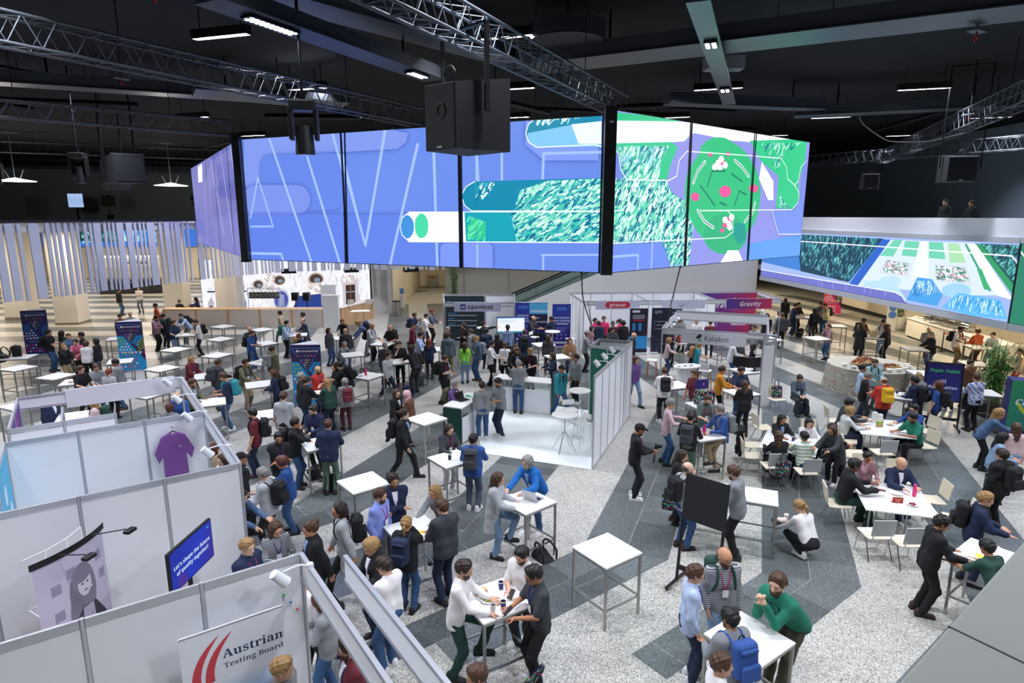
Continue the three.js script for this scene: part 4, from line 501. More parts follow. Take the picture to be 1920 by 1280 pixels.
for (let i = 0; i < 7; i++) for (let j = 0; j < 6; j++) {
  const x = -21 + i * 7, z = -3.5 - j * 6.3, y = 10.7; if (i === 0 && j > 3) continue;
  const o = thing('ceiling_light', 'linear white downlight hanging in the dark ceiling rig', 'light', x, y, z, -0.3, 'ceiling downlights');
  part(o, 'housing', lampHousing, M.black); part(o, 'lens', lampLens, lampGlow); for (const k of [-0.6, 0.6]) part(o, 'rod', lampRod, M.black).position.x = k;
  panelLight(x, y + 0.06, z, 1.5, 0.12, HALL_LIGHT, 0xf1f4ff, -0.3);
}
const sofit = box(1.2, 0.06, 0.5, 0, 0.03, 0), sofitLens = box(1.1, 0.01, 0.4, 0, -0.005, 0);
function warmPanel(x, y, z, k, color = 0xffe2b4) {
  const o = thing('soffit_light', 'warm white panel light under the gallery soffit', 'light', x, y, z, 0, 'gallery soffit lights');
  part(o, 'housing', sofit, M.wall); part(o, 'lens', sofitLens, warmGlow); part(o, 'rod', box(0.03, 0.17, 0.03, 0, 0.135, 0), M.alu); panelLight(x, y - 0.02, z, 1.1, 0.4, k, color);
}
for (let k = 0; k < 8; k++) warmPanel(19.8, 3.08, -17 - k * 5, WARM_LIGHT * 3.2, 0xffe9c6);
for (let i = 0; i < 5; i++) for (let j = 0; j < 4; j++) warmPanel(-42 + i * 5.6, 5.5, -35.5 - j * 8, WARM_LIGHT * 5.2, 0xffeed8);
for (const [x, z] of [[-6, -44], [-6, -50], [-1, -45], [6, -42]]) warmPanel(x, 5.5, z, WARM_LIGHT * 2.2, 0xfff0d6);

// ---------- galleries ----------
const slabMat = mat(0xcfd0d2, 0.8);
// left and rear gallery slab, from the slat screen back to the far wall
const SL = [[-24.5, -12], [-20.27, -22.94], [-18.45, -27.73], [-16.53, -32.9], [-13.8, -38.39], [-8.8, -39.55], [-4.0, -39.3], [14, -40.5]];
{
  const s = new THREE.Shape(); SL.forEach(([x, z], i) => (i ? s.lineTo(x, -z + 0.3) : s.moveTo(x, -z + 0.3))); s.lineTo(26, 56); s.lineTo(26, 68); s.lineTo(-59, 68); s.lineTo(-59, 12); s.closePath();
  const g = new THREE.ExtrudeGeometry(s, { depth: 0.3, bevelEnabled: false }); g.rotateX(-Math.PI / 2); g.translate(0, 5.72, 0);
  structure('ceiling_gallery', g, slabMat, 'gallery slab behind the white slat screen');
}
// rear walls
structure('wall_rear_left', box(50, 5.7, 0.3, -34.5, 2.85, -66), M.warmWall, 'warm cream wall far behind the slat screen');
structure('wall_upper_rear', box(118, 5.4, 0.3, 0, 8.72, -67), mat(0x98a2ac, 0.9), 'dim upper gallery wall above the slat screen');
structure('wall_rear_corridor', box(26, 5.7, 0.3, 3.5, 2.85, -58), M.warmWall, 'cream wall at the end of the corridor');
structure('wall_rear_grey', panelGeo(-4.6, -43, 8.5, -43.0, 0, 5.7, 0.25), mat(0xcdc7bb, 0.8), 'pale grey panelled wall behind the escalator');
structure('wall_white_angled', panelGeo(5.5, -38.2, 14.4, -36.6, 0, 5.7, 0.25), M.wall, 'white wall behind the row of booths');
structure('wall_counter_end', panelGeo(-9.3, -41.1, -8.2, -41.5, 0, 5.7, 1.2), mat(0xc9c7c6, 0.8), 'pale pier beside the facade screen');
structure('wall_corridor_side', panelGeo(-8.2, -42, -8.6, -57.5, 0, 5.7, 0.25), M.warmWall, 'cream corridor side wall');
for (let k = 0; k < 4; k++) part(scene.getObjectByName('wall_rear_grey'), 'panel_joint', box(0.03, 5.6, 0.02, -3.3 + k * 3.1, 2.8, -42.86), mat(0x8f8a80, 0.8));
// right gallery: slab, parapet, recessed warm wall
{
  const R = [[14.28, -35.8], [15.97, -19.72], [17.6, -12.5], [17.6, 2]];
  const s = new THREE.Shape(); R.forEach(([x, z], i) => (i ? s.lineTo(x + 0.2, -z) : s.moveTo(x + 0.2, -z))); s.lineTo(44, -2); s.lineTo(44, 60); s.lineTo(16, 60); s.closePath();
  const g = new THREE.ExtrudeGeometry(s, { depth: 0.25, bevelEnabled: false }); g.rotateX(-Math.PI / 2); g.translate(0, 3.3, 0);
  structure('ceiling_right_gallery', g, slabMat, 'pale soffit of the right gallery');
  const g2 = g.clone().translate(0, 1.75, 0); structure('floor_right_gallery', g2, mat(0x6a6d70, 0.8), 'grey floor of the right gallery');
  const white = mat(0xdfe3ec, 0.6);
  for (const [i, [y0, y1, t, off, nm]] of [[5.72, 6.32, 0.3, 0, 'parapet'], [5.55, 5.72, 0.5, 0.05, 'ledge'], [2.78, 3.0, 0.45, 0.05, 'lower edge']].entries())
    for (let k = 0; k < 3; k++) { const a = R[k], b = R[k + 1]; structure('trim_' + (i * 3 + k + 1), panelGeo(a[0] + 0.18, a[1], b[0] + 0.18, b[1], y0, y1, t), i === 0 ? white : mat(0xb9bec8, 0.6), 'pale ' + nm + ' of the right gallery'); }
  for (let k = 0; k < 3; k++) { const a = R[k], b = R[k + 1]; structure('wall_right_gallery_front', panelGeo(a[0] + 0.25, a[1], b[0] + 0.25, b[1], 3.0, 5.6, 0.3), mat(0x2b2f3a, 0.8), 'dark backing of the right gallery front'); }
  structure('wall_right_lower', panelGeo(23.75, -4, 23.75, -46.5, 0, 3.3, 0.2), M.warmWall, 'warm cream wall under the right gallery');
  structure('baseboard_right', panelGeo(23.62, -24, 23.62, -46.4, 0, 0.22, 0.06), mat(0x17181a, 0.6), 'black recessed base of the cream wall');
  structure('wall_right_upper', panelGeo(27, 3, 29, -66, 3.55, 11.4, 0.3), mat(0x93a5b5, 0.9), 'dim upper wall of the right gallery');
}
// near balcony parapet (foreground corner)
{
  const s = new THREE.Shape(); [[0.1, 0.48], [0.68, 0.94], [1.26, 1.4], [2.5, 2.38], [3.6, 2.38], [3.6, 0.3], [0.1, 0.3]].forEach((p, i) => (i ? s.lineTo(p[0], p[1]) : s.moveTo(p[0], p[1])));
  const g = new THREE.ExtrudeGeometry(s, { depth: 0.9, bevelEnabled: true, bevelSize: 0.006, bevelThickness: 0.006, bevelSegments: 2 }); g.rotateX(-Math.PI / 2); g.translate(0, 4.7, 0);
  const m = structure('wall_balcony_parapet', g, mat(0x8e918c, 0.55), 'grey balcony parapet in the foreground');
  part(m, 'joint', flatBar(V(0.86, 5.606, -1.09), V(1.1, 5.606, -0.72), 0.004, 0.003), mat(0x3c3e3c, 0.8));
}
// ---------- white slat screen ----------
{
  const o = thing('slat_screen', 'hanging screen of white vertical slats of uneven width along the gallery', 'screen', 0, 0, 0);
  const slatMat = mat(0xc4c8da, 0.6); seed(5); let n = 0;
  for (let k = 0; k < 7; k++) {
    const [x0, z0] = SL[k], [x1, z1] = SL[k + 1], L = Math.hypot(x1 - x0, z1 - z0), ry = -Math.atan2(z1 - z0, x1 - x0);
    part(o, 'top_rail', panelGeo(x0, z0, x1, z1, 6.12, 6.22, 0.12), M.black);
    if (k === 0 || k === 6) { if (k === 6) continue; }
    let t = 0.05; while (t < L - 0.1) {
      const w = rnd() < 0.3 ? rr(0.28, 0.42) : rr(0.09, 0.16); const c = t + w / 2; const g = k === 0 ? 0.5 : 0;
      if (t + w < L) { const yb = 3.05 + rr(-0.04, 0.04); part(o, n ? 'slat_' + String(n).padStart(3, '0') : 'slat', box(w, 6.15 - yb, 0.05, x0 + (x1 - x0) * c / L, (6.15 + yb) / 2, z0 + (z1 - z0) * c / L, ry), slatMat); n++; }
      t += w + (rnd() < 0.25 ? rr(0.2, 0.3) : rr(0.08, 0.15)) + g;
    }
  }
}
// ---------- video walls ----------
function paint(shapes, w, h, base) {
  seed(w + h);
  return canvasTex(w, h, (c) => {
    c.fillStyle = base; c.fillRect(0, 0, w, h); c.lineJoin = c.lineCap = 'round';
    const path = (p) => { c.beginPath(); p.forEach((q, i) => (i ? c.lineTo(q[0], q[1]) : c.moveTo(q[0], q[1]))); };
    for (const s of shapes) {
      if (s[0] === 'P') { c.fillStyle = s[1]; path(s[2]); c.closePath(); c.fill(); }
      else if (s[0] === 'B') { c.save(); c.shadowColor = '#3c56b0'; c.shadowBlur = 22; c.fillStyle = s[1]; path(s[2]); c.closePath(); c.fill(); c.restore(); }
      else if (s[0] === 'L') { c.strokeStyle = s[1]; c.lineWidth = s[2]; path(s[3]); c.stroke(); }
      else { const [, cols, n, ln, ang, wd, pts] = s; c.save(); path(pts); c.closePath(); c.clip(); let x0 = 1e9, x1 = -1e9, y0 = 1e9, y1 = -1e9; for (const q of pts) { x0 = Math.min(x0, q[0]); x1 = Math.max(x1, q[0]); y0 = Math.min(y0, q[1]); y1 = Math.max(y1, q[1]); }
        for (let i = 0; i < n; i++) { c.strokeStyle = cols[(rnd() * cols.length) | 0]; c.lineWidth = wd * rr(0.5, 1.5); const x = rr(x0, x1), y = rr(y0, y1), a = (ang + rr(-22, 22)) * D2R, l = ln * rr(0.4, 1.2); c.beginPath(); c.moveTo(x, y); c.lineTo(x + Math.cos(a) * l, y + Math.sin(a) * l); c.stroke(); } c.restore(); }
    }
  });
}
function videoWall(name, label, P, Q, y0, y1, seams, tex, k, col, kl) {
  const L = Math.hypot(Q[0] - P[0], Q[1] - P[1]), yaw = -Math.atan2(Q[1] - P[1], Q[0] - P[0]);
  const o = thing(name, label, 'screen', (P[0] + Q[0]) / 2, y0, (P[1] + Q[1]) / 2, yaw);
  const h = y1 - y0, m = glowMat(tex, k);
  part(o, 'frame', box(L, h, 0.16, 0, h / 2, -0.1), M.black);
  const e = [0, ...seams, 1];
  for (let i = 0; i < e.length - 1; i++) {
    const a = e[i], b = e[i + 1], g = new THREE.PlaneGeometry((b - a) * L - 0.075, h - 0.04); const u = g.attributes.uv; for (let j = 0; j < 4; j++) u.setX(j, a + (b - a) * u.getX(j));
    g.translate(((a + b) / 2 - 0.5) * L, h / 2, 0); part(o, 'screen_panel', g, m);
  }
  const l = new THREE.RectAreaLight(col, kl, L * 0.98, h * 0.98); l.position.set(o.position.x + Math.sin(yaw) * 0.06, y0 + h / 2, o.position.z + Math.cos(yaw) * 0.06); l.rotation.y = yaw + Math.PI; scene.add(l);
  return o;
}
const blueBase = '#6788e2';
videoWall('video_wall', 'huge hanging blue video wall with slanted white letter outlines', [-8.43, -20.17], [2.17, -15.44], 5.0, 8.73, [0.333, 0.664], paint(SCREENS.F1, 1800, 600, blueBase), LED, 0x7f9cf0, 0.35);
videoWall('video_wall', 'huge hanging video wall showing treetops and a round green garden bed', [2.44, -15.44], [10.15, -22.06], 5.0, 8.85, [0.31, 0.645], paint(SCREENS.F2, 1500, 560, '#8f93e2'), LED, 0x9fe0d8, 0.45);
videoWall('video_wall', 'violet side face of the hanging video wall with thin white lines', [-16.48, -33.0], [-8.43, -20.17], 5.0, 8.77, [0.4, 0.56, 0.8], (() => { const t = paint(SCREENS.F0.map((s) => { const f = (p) => p.map(([x, y]) => [700 - x, y]); const q = s.slice(); q[q.length - 1] = f(q[q.length - 1]); return q; }), 700, 200, '#7476c6'); return t; })(), LED * 0.85, 0x8a8ce0, 0.2);
videoWall('video_wall', 'long video wall on the right gallery showing a baroque garden from above', [14.28, -35.8], [15.97, -19.72], 3.0, 5.56, [], paint(SCREENS.F3, 1700, 270, '#9fb6ea'), LED, 0x9fc4f4, 0.3);
videoWall('video_wall', 'near end of the gallery video wall showing plain blue', [15.97, -19.72], [17.6, -12.5], 3.0, 5.56, [], paint([['P', '#5f7fd8', [[0, 0], [600, 0], [600, 200], [0, 200]]], ['P', '#2f8f72', [[0, 0], [90, 0], [40, 200], [0, 200]]], ['L', '#ffffff', 4, [[0, 20], [100, 120], [110, 200]]]], 600, 200, '#5f7fd8'), LED * 0.8, 0x7f9cf0, 0.2);
videoWall('video_wall', 'low video wall behind the long counter showing an ornate white facade', [-20.6, -41.0], [-9.35, -41.0], 0.2, 3.6, [], paint(SCREENS.F4, 1200, 360, '#eef0fb'), LED * 0.95, 0xe6ecff, 0.3);
videoWall('video_wall', 'blue landscape screen seen through the white slats', [-49, -65.6], [-31.5, -65.6], 3.2, 5.5, [], paint([['P', '#2f6fd0', [[0, 0], [900, 0], [900, 130], [0, 130]]], ['P', '#123f3f', [[60, 30], [420, 25], [400, 100], [60, 95]]], ['S', ['#1d5f54', '#0f3038', '#3f9f8f', '#9fe0ff'], 200, 30, -70, 8, [[60, 20], [430, 20], [430, 110], [60, 110]]], ['P', '#5fb8ff', [[430, 20], [760, 30], [740, 100], [430, 100]]], ['S', ['#bfe6ff', '#2f8fe8'], 120, 50, -85, 8, [[430, 20], [760, 30], [740, 100], [430, 100]]]], 900, 130, '#6f8fe6'), LED, 0x6fa8f0, 0.3);
// black column that hangs at the meeting edge of the two big faces
{ const o = thing('hanging_column', 'black column hanging between the two big video walls', 'column', 2.3, 4.98, -15.25); part(o, 'column', box(0.27, 3.9, 0.27, 0, 1.95, 0), M.black); part(o, 'plate', box(0.1, 0.04, 0.02, 0.01, 3.55, 0.14), M.greyPlastic); }
{ const o = thing('hanging_column', 'black column at the left edge of the blue video wall', 'column', -8.5, 4.98, -20.0); part(o, 'column', box(0.22, 3.9, 0.22, 0, 1.95, 0), M.black); part(o, 'end_cap', box(0.25, 0.04, 0.25, 0, -0.01, 0), M.blackMetal); }
// ---------- people ----------
const COL = { black: 0x17181b, charcoal: 0x3a3d43, navy: 0x1d2a4a, blue: 0x2d5398, royal: 0x1668b8, denim: 0x4a6588, paleblue: 0x8aa3c2, ltblue: 0xb4c6e6, slateblue: 0x8095c0, white: 0xeceaea, palegray: 0xcfd4d6, ltgray: 0xb4b7bc, gray: 0x878b90, slate: 0x5d6b78, slategreen: 0x5f7672, olive: 0x6a6a50, cream: 0xd9cba4, beige: 0xb9a689, tan: 0xa5825a, khaki: 0x9a8765, brown: 0x6b4a38, maroon: 0x6b2430, red: 0xc8382f, pink: 0xc96a84, palepink: 0xd9bcc0, hotpink: 0xe0356e, green: 0x1f7a62, dkgreen: 0x23463d, lime: 0x8fe04a, mustard: 0xc98420, orange: 0xc0582f, purple: 0x7a5a9c, mauve: 0x96727c, teal: 0x2e93a0, paleteal: 0x9cc4c8, peri: 0x8fa0ec, yellow: 0xe0b020, stripe: 0xa9adb4, plaid: 0x6a4a4a, wave: 0x4a6aa8, greenstripe: 0xd9e2d2 };
const HAIRC = { black: 0x120f0e, darkbrown: 0x2b1c14, brown: 0x4a301e, blond: 0x9c7a4a, red: 0x7a2f1c, auburn: 0x54291a, gray: 0x8a8884, palepink: 0xd9aeb4, white: 0xe6e4e0 };
const LEGC = { black: 0x16171a, jeans: 0x34557f, paleblue: 0x7f9cbd, navy: 0x1f2a44, gray: 0x6f7378, khaki: 0x9a8765, brown: 0x5a4232, green: 0x5f7a66, dkgreen: 0x1d4038, charcoal: 0x33363b, maroon: 0x4f1f28, ltgray: 0xb4b4ba, slate: 0x4d5a6b, olive: 0x4c4c3c, beige: 0xb09a7c, red: 0xa03030 };
// ---------- bags ----------
const packGeo = {};
function backpack(color, lod, thick = 0.015) {
  const o = new THREE.Group(); o.name = numbered('backpack'); scene.add(o);
  const m = mat(COL[color] ?? 0x1a1a1c, 0.8), z = -0.21 - thick;
  if (!packGeo.body) {
    packGeo.body = rbox(0.31, 0.46, 0.19, 0.07, 0, -0.04, 0); packGeo.pocket = rbox(0.25, 0.2, 0.07, 0.03, 0, -0.15, -0.115); packGeo.flap = rbox(0.24, 0.06, 0.06, 0.028, 0, 0.1, -0.09); packGeo.handle = new THREE.TorusGeometry(0.04, 0.009, 5, 10, Math.PI).translate(0, 0.19, 0.05);
    packGeo.strap = [-1, 1].map((k) => tube([V(k * 0.09, 0.12, -0.11), V(k * 0.1, 0.19, -0.02), V(k * 0.11, 0.16, 0.09), V(k * 0.125, 0.02, 0.135), V(k * 0.16, -0.14, 0.07), V(k * 0.15, -0.21, -0.08)], 0.021, 14, 5));
  }
  for (const k of ['body', 'pocket', 'flap', 'handle']) part(o, k, packGeo[k], k === 'handle' ? M.black : m).position.z = z;
  packGeo.strap.forEach((g) => part(o, 'strap', g, color === 'yellow' ? mat(0x6f747a, 0.8) : m)); return o;
}
const toteTex = canvasTex(256, 256, (c) => { seed(31); c.fillStyle = '#171a3a'; c.fillRect(0, 0, 256, 256); const cols = ['#e8287a', '#3fae3a', '#f2f2f6', '#1f9fe0', '#e8287a', '#62c83f']; for (let i = 0; i < 70; i++) { c.fillStyle = cols[i % 6]; const x = rnd() * 256, y = rnd() * 256; if (i % 6 === 1 || i % 6 === 5) { c.save(); c.translate(x, y); c.rotate(-0.7); c.fillRect(-6, -22, 12, 44); c.restore(); } else { c.beginPath(); c.arc(x, y, rr(6, 12), 0, 7); c.fill(); } } });
const toteMat = printMat(toteTex, 0.85), toteBody = (() => { const g = rbox(0.36, 0.4, 0.09, 0.04, 0, 0, 0); return g; })(), toteHandle = [-1, 1].map((k) => tube([V(-0.08, 0.19, k * 0.03), V(-0.07, 0.34, k * 0.02), V(0, 0.4, k * 0.01), V(0.07, 0.34, k * 0.02), V(0.08, 0.19, k * 0.03)], 0.009, 12, 4));
function tote() { const o = new THREE.Group(); o.name = numbered('tote_bag'); scene.add(o); part(o, 'bag', toteBody, toteMat); toteHandle.forEach((g) => part(o, 'handle', g, mat(0x171a3a, 0.8))); return o; }
function placedTote(x, y, z, yaw, label, tilt = 0) { const b = tote(); b.position.set(x, y, z); b.rotation.set(tilt, yaw, 0, 'YXZ'); setTag(b, label, 'tote bag'); return b; }
function floorPack(color, x, y, z, yaw, label, tilt = -0.5) { const b = backpack(color, 1, 0); b.position.set(x, y, z); b.rotation.set(tilt, yaw, 0, 'YXZ'); setTag(b, label, 'backpack'); return b; }
// ---------- high tables ----------
const tblGeo = {};
TABLES.forEach(([x, z, yaw, w, d, label]) => {
  const key = w + 'x' + d; if (!tblGeo[key]) tblGeo[key] = { top: rbox(w, 0.03, d, 0.006, 0, 1.085, 0), edge: merge([box(w - 0.01, 0.035, d - 0.01, 0, 1.052, 0)]), leg: box(0.036, 1.035, 0.036, 0, 0.5175, 0), sx: box(w - 0.07, 0.028, 0.028), sz: box(0.028, 0.028, d - 0.07) };
  const g = tblGeo[key], o = thing('high_table', label, 'table', x, 0, z, yaw, /^empty white high table with/.test(label) ? 'empty high tables' : undefined);
  part(o, 'table_top', g.top, M.whiteTop); part(o, 'frame', g.edge, M.steel);
  for (const a of [-1, 1]) for (const b of [-1, 1]) part(o, 'leg', g.leg, M.steel).position.set(a * (w / 2 - 0.025), 0, b * (d / 2 - 0.025));
  for (const b of [-1, 1]) { part(o, 'stretcher', g.sx, M.steel).position.set(0, 0.33, b * (d / 2 - 0.025)); part(o, 'stretcher', g.sz, M.steel).position.set(b * (w / 2 - 0.025), 0.33, 0); }
});
// ---------- dining tables and chairs ----------
DINING.forEach(([q, label]) => {
  const o = new THREE.Group(); o.name = numbered('dining_table'); scene.add(o); setTag(o, label, 'table');
  // mean position and direction of the four measured corners, then a true rectangle
  const cx = (q[0][0] + q[1][0] + q[2][0] + q[3][0]) / 4, cz = (q[0][1] + q[1][1] + q[2][1] + q[3][1]) / 4;
  const ux = q[1][0] - q[0][0] + q[2][0] - q[3][0], uz = q[1][1] - q[0][1] + q[2][1] - q[3][1]; const w = 1.3, d = 1.5;
  o.position.set(cx, 0, cz); o.rotation.y = -Math.atan2(uz, ux);
  for (const k of [-1, 1]) { const h = part(o, 'table_top', rbox(w / 2 - 0.006, 0.03, d, 0.008, 0, 0.725, 0), M.whiteTop); h.position.x = k * w / 4; for (const a of [-1, 1]) for (const b of [-1, 1]) part(h, 'leg', bar(V(a * 0.24, 0, b * (d / 2 - 0.12)), V(a * 0.18, 0.71, b * (d / 2 - 0.25)), 0.016, 8), M.chrome); part(h, 'crossbar', merge([bar(V(-0.18, 0.68, -0.45), V(-0.18, 0.68, 0.45), 0.012), bar(V(0.18, 0.68, -0.45), V(0.18, 0.68, 0.45), 0.012)]), M.chrome); }
});
const chairShell = (() => { const g = new THREE.BufferGeometry(); return g; })();
function curvedPlate(w, pts, t) { // plate bent along a profile in the y-z plane
  const s = new THREE.Shape(); const cv = new THREE.CatmullRomCurve3(pts.map(([z, y]) => V(z, y, 0))).getPoints(14); const up = [], dn = []; cv.forEach((p, i) => { const a = cv[Math.max(0, i - 1)], b = cv[Math.min(14, i + 1)], l = Math.hypot(b.x - a.x, b.y - a.y), nx = -(b.y - a.y) / l, ny = (b.x - a.x) / l; up.push([p.x + nx * t / 2, p.y + ny * t / 2]); dn.unshift([p.x - nx * t / 2, p.y - ny * t / 2]); });
  [...up, ...dn].forEach((p, i) => (i ? s.lineTo(p[0], p[1]) : s.moveTo(p[0], p[1]))); s.closePath(); const g = new THREE.ExtrudeGeometry(s, { depth: w, bevelEnabled: true, bevelSize: 0.004, bevelThickness: 0.004, bevelSegments: 1, steps: 1 }); g.translate(0, 0, -w / 2); g.rotateY(-Math.PI / 2); return g;
}
const CH = { seat: curvedPlate(0.44, [[0.22, 0.455], [0.1, 0.445], [-0.1, 0.435], [-0.2, 0.445]], 0.014), back: curvedPlate(0.42, [[-0.23, 0.53], [-0.245, 0.66], [-0.28, 0.86]], 0.014), legs: [-1, 1].map((k) => [tube([V(k * 0.2, 0.43, 0.15), V(k * 0.21, 0.3, 0.19), V(k * 0.22, 0.01, 0.24)], 0.012, 6, 6), tube([V(k * 0.2, 0.43, -0.05), V(k * 0.21, 0.3, -0.12), V(k * 0.22, 0.01, -0.26)], 0.012, 6, 6)]).flat(), up: [-1, 1].map((k) => tube([V(k * 0.17, 0.425, -0.12), V(k * 0.17, 0.46, -0.22), V(k * 0.17, 0.6, -0.25)], 0.011, 8, 6)), rail: merge([bar(V(-0.2, 0.425, 0.15), V(0.2, 0.425, 0.15), 0.01), bar(V(-0.2, 0.425, -0.06), V(0.2, 0.425, -0.06), 0.01)]) };
CHAIRS.forEach(([x, z, yaw, kind, label]) => {
  const o = thing('chair', label, 'chair', x, 0, z, yaw * D2R); part(o, 'seat', CH.seat, M.cream); part(o, 'backrest', CH.back, kind === 'g' ? M.greyPlastic : M.cream); CH.legs.forEach((g) => part(o, 'leg', g, M.chrome)); CH.up.forEach((g) => part(o, 'back_post', g, M.chrome)); part(o, 'seat_frame', CH.rail, M.chrome);
});
function stripes(a, b, n) { return canvasTex(8, 128, (c) => { c.fillStyle = a; c.fillRect(0, 0, 8, 128); c.fillStyle = b; for (let i = 0; i < n; i++) c.fillRect(0, i * 128 / n, 8, 64 / n); }); }
const topTex = { stripe: stripes('#c9cbd0', '#44464e', 26), greenstripe: stripes('#e9eae6', '#9dbb9a', 8), plaid: canvasTex(128, 128, (c) => { c.fillStyle = '#7a3a3a'; c.fillRect(0, 0, 128, 128); c.fillStyle = '#2b2f3a'; for (let i = 0; i < 4; i++) { c.fillRect(i * 32, 0, 12, 128); c.fillRect(0, i * 32, 128, 12); } }), wave: canvasTex(256, 256, (c) => { c.fillStyle = '#e4e9f4'; c.fillRect(0, 0, 256, 256); c.strokeStyle = '#2c4f9a'; c.lineWidth = 9; for (let i = 0; i < 13; i++) { c.beginPath(); for (let x = 0; x <= 256; x += 6) c.lineTo(x, i * 20 + 9 * Math.sin(x / 14 + i * 1.7)); c.stroke(); } }) };
for (const k in topTex) { topTex[k].wrapS = topTex[k].wrapT = THREE.RepeatWrapping; }
function clothMat(c) { if (topTex[c]) return mats['t' + c] || (mats['t' + c] = new THREE.MeshStandardMaterial({ map: topTex[c], roughness: 0.9 })); return mat(COL[c] ?? 0x555555, 0.88); }

// distance fields on a grid, meshed with surface nets
const cap = (a, b, ra, rb, k = 0.03) => ({ a, b, ra, rb, k });
function field(prims, cell, cuts, wrinkle, minus) {
  const lo = V(1e9, 1e9, 1e9), hi = V(-1e9, -1e9, -1e9);
  for (const p of prims) for (const [q, r] of [[p.a, p.ra], [p.b, p.rb]]) { lo.min(V(q.x - r, q.y - r, q.z - r)); hi.max(V(q.x + r, q.y + r, q.z + r)); }
  lo.subScalar(cell * 2.2); hi.addScalar(cell * 2.2);
  const nx = Math.ceil((hi.x - lo.x) / cell) + 1, ny = Math.ceil((hi.y - lo.y) / cell) + 1, nz = Math.ceil((hi.z - lo.z) / cell) + 1;
  const F = new Float32Array(nx * ny * nz).fill(9);
  for (const p of prims) {
    const { a, b, ra, rb, k } = p, R = Math.max(ra, rb) + k + cell * 2;
    const i0 = Math.max(0, Math.floor((Math.min(a.x, b.x) - R - lo.x) / cell)), i1 = Math.min(nx - 1, Math.ceil((Math.max(a.x, b.x) + R - lo.x) / cell));
    const j0 = Math.max(0, Math.floor((Math.min(a.y, b.y) - R - lo.y) / cell)), j1 = Math.min(ny - 1, Math.ceil((Math.max(a.y, b.y) + R - lo.y) / cell));
    const k0 = Math.max(0, Math.floor((Math.min(a.z, b.z) - R - lo.z) / cell)), k1 = Math.min(nz - 1, Math.ceil((Math.max(a.z, b.z) + R - lo.z) / cell));
    const dx = b.x - a.x, dy = b.y - a.y, dz = b.z - a.z, L2 = dx * dx + dy * dy + dz * dz + 1e-9, dr = rb - ra;
    for (let kk = k0; kk <= k1; kk++) { const pz = lo.z + kk * cell - a.z; for (let j = j0; j <= j1; j++) { const py = lo.y + j * cell - a.y; let q = (kk * ny + j) * nx + i0; for (let i = i0; i <= i1; i++, q++) {
      const px = lo.x + i * cell - a.x; let t = (px * dx + py * dy + pz * dz) / L2; t = t < 0 ? 0 : t > 1 ? 1 : t;
      const ex = px - dx * t, ey = py - dy * t, ez = pz - dz * t, d = Math.sqrt(ex * ex + ey * ey + ez * ez) - ra - dr * t;
      const f = F[q]; if (p.neg) { F[q] = Math.max(f, -d); continue; } const h = k - Math.abs(f - d); F[q] = (f < d ? f : d) - (h > 0 ? h * h * 0.25 / k : 0);
    } } }
  }
  if (cuts || wrinkle) for (let kk = 0; kk < nz; kk++) for (let j = 0; j < ny; j++) for (let i = 0; i < nx; i++) {
    const q = (kk * ny + j) * nx + i; if (F[q] > 0.08) continue; const x = lo.x + i * cell, y = lo.y + j * cell, z = lo.z + kk * cell;
    if (wrinkle) { const s = wrinkle.s, f = wrinkle.f || 1; F[q] += wrinkle.a * (Math.sin((y * 31 + x * 17) * f + s) * Math.sin((x * 23 - z * 19) * f + s * 2.3) + 0.6 * Math.sin((z * 37 + y * 21) * f + s * 1.7)); }
    if (cuts) for (const c of cuts) { const d = c[0] * x + c[1] * y + c[2] * z - c[3]; if (d > F[q] && (!c[4] || Math.abs(x) < c[4])) F[q] = d; }
  }
  return { F, nx, ny, nz, lo, cell };
}
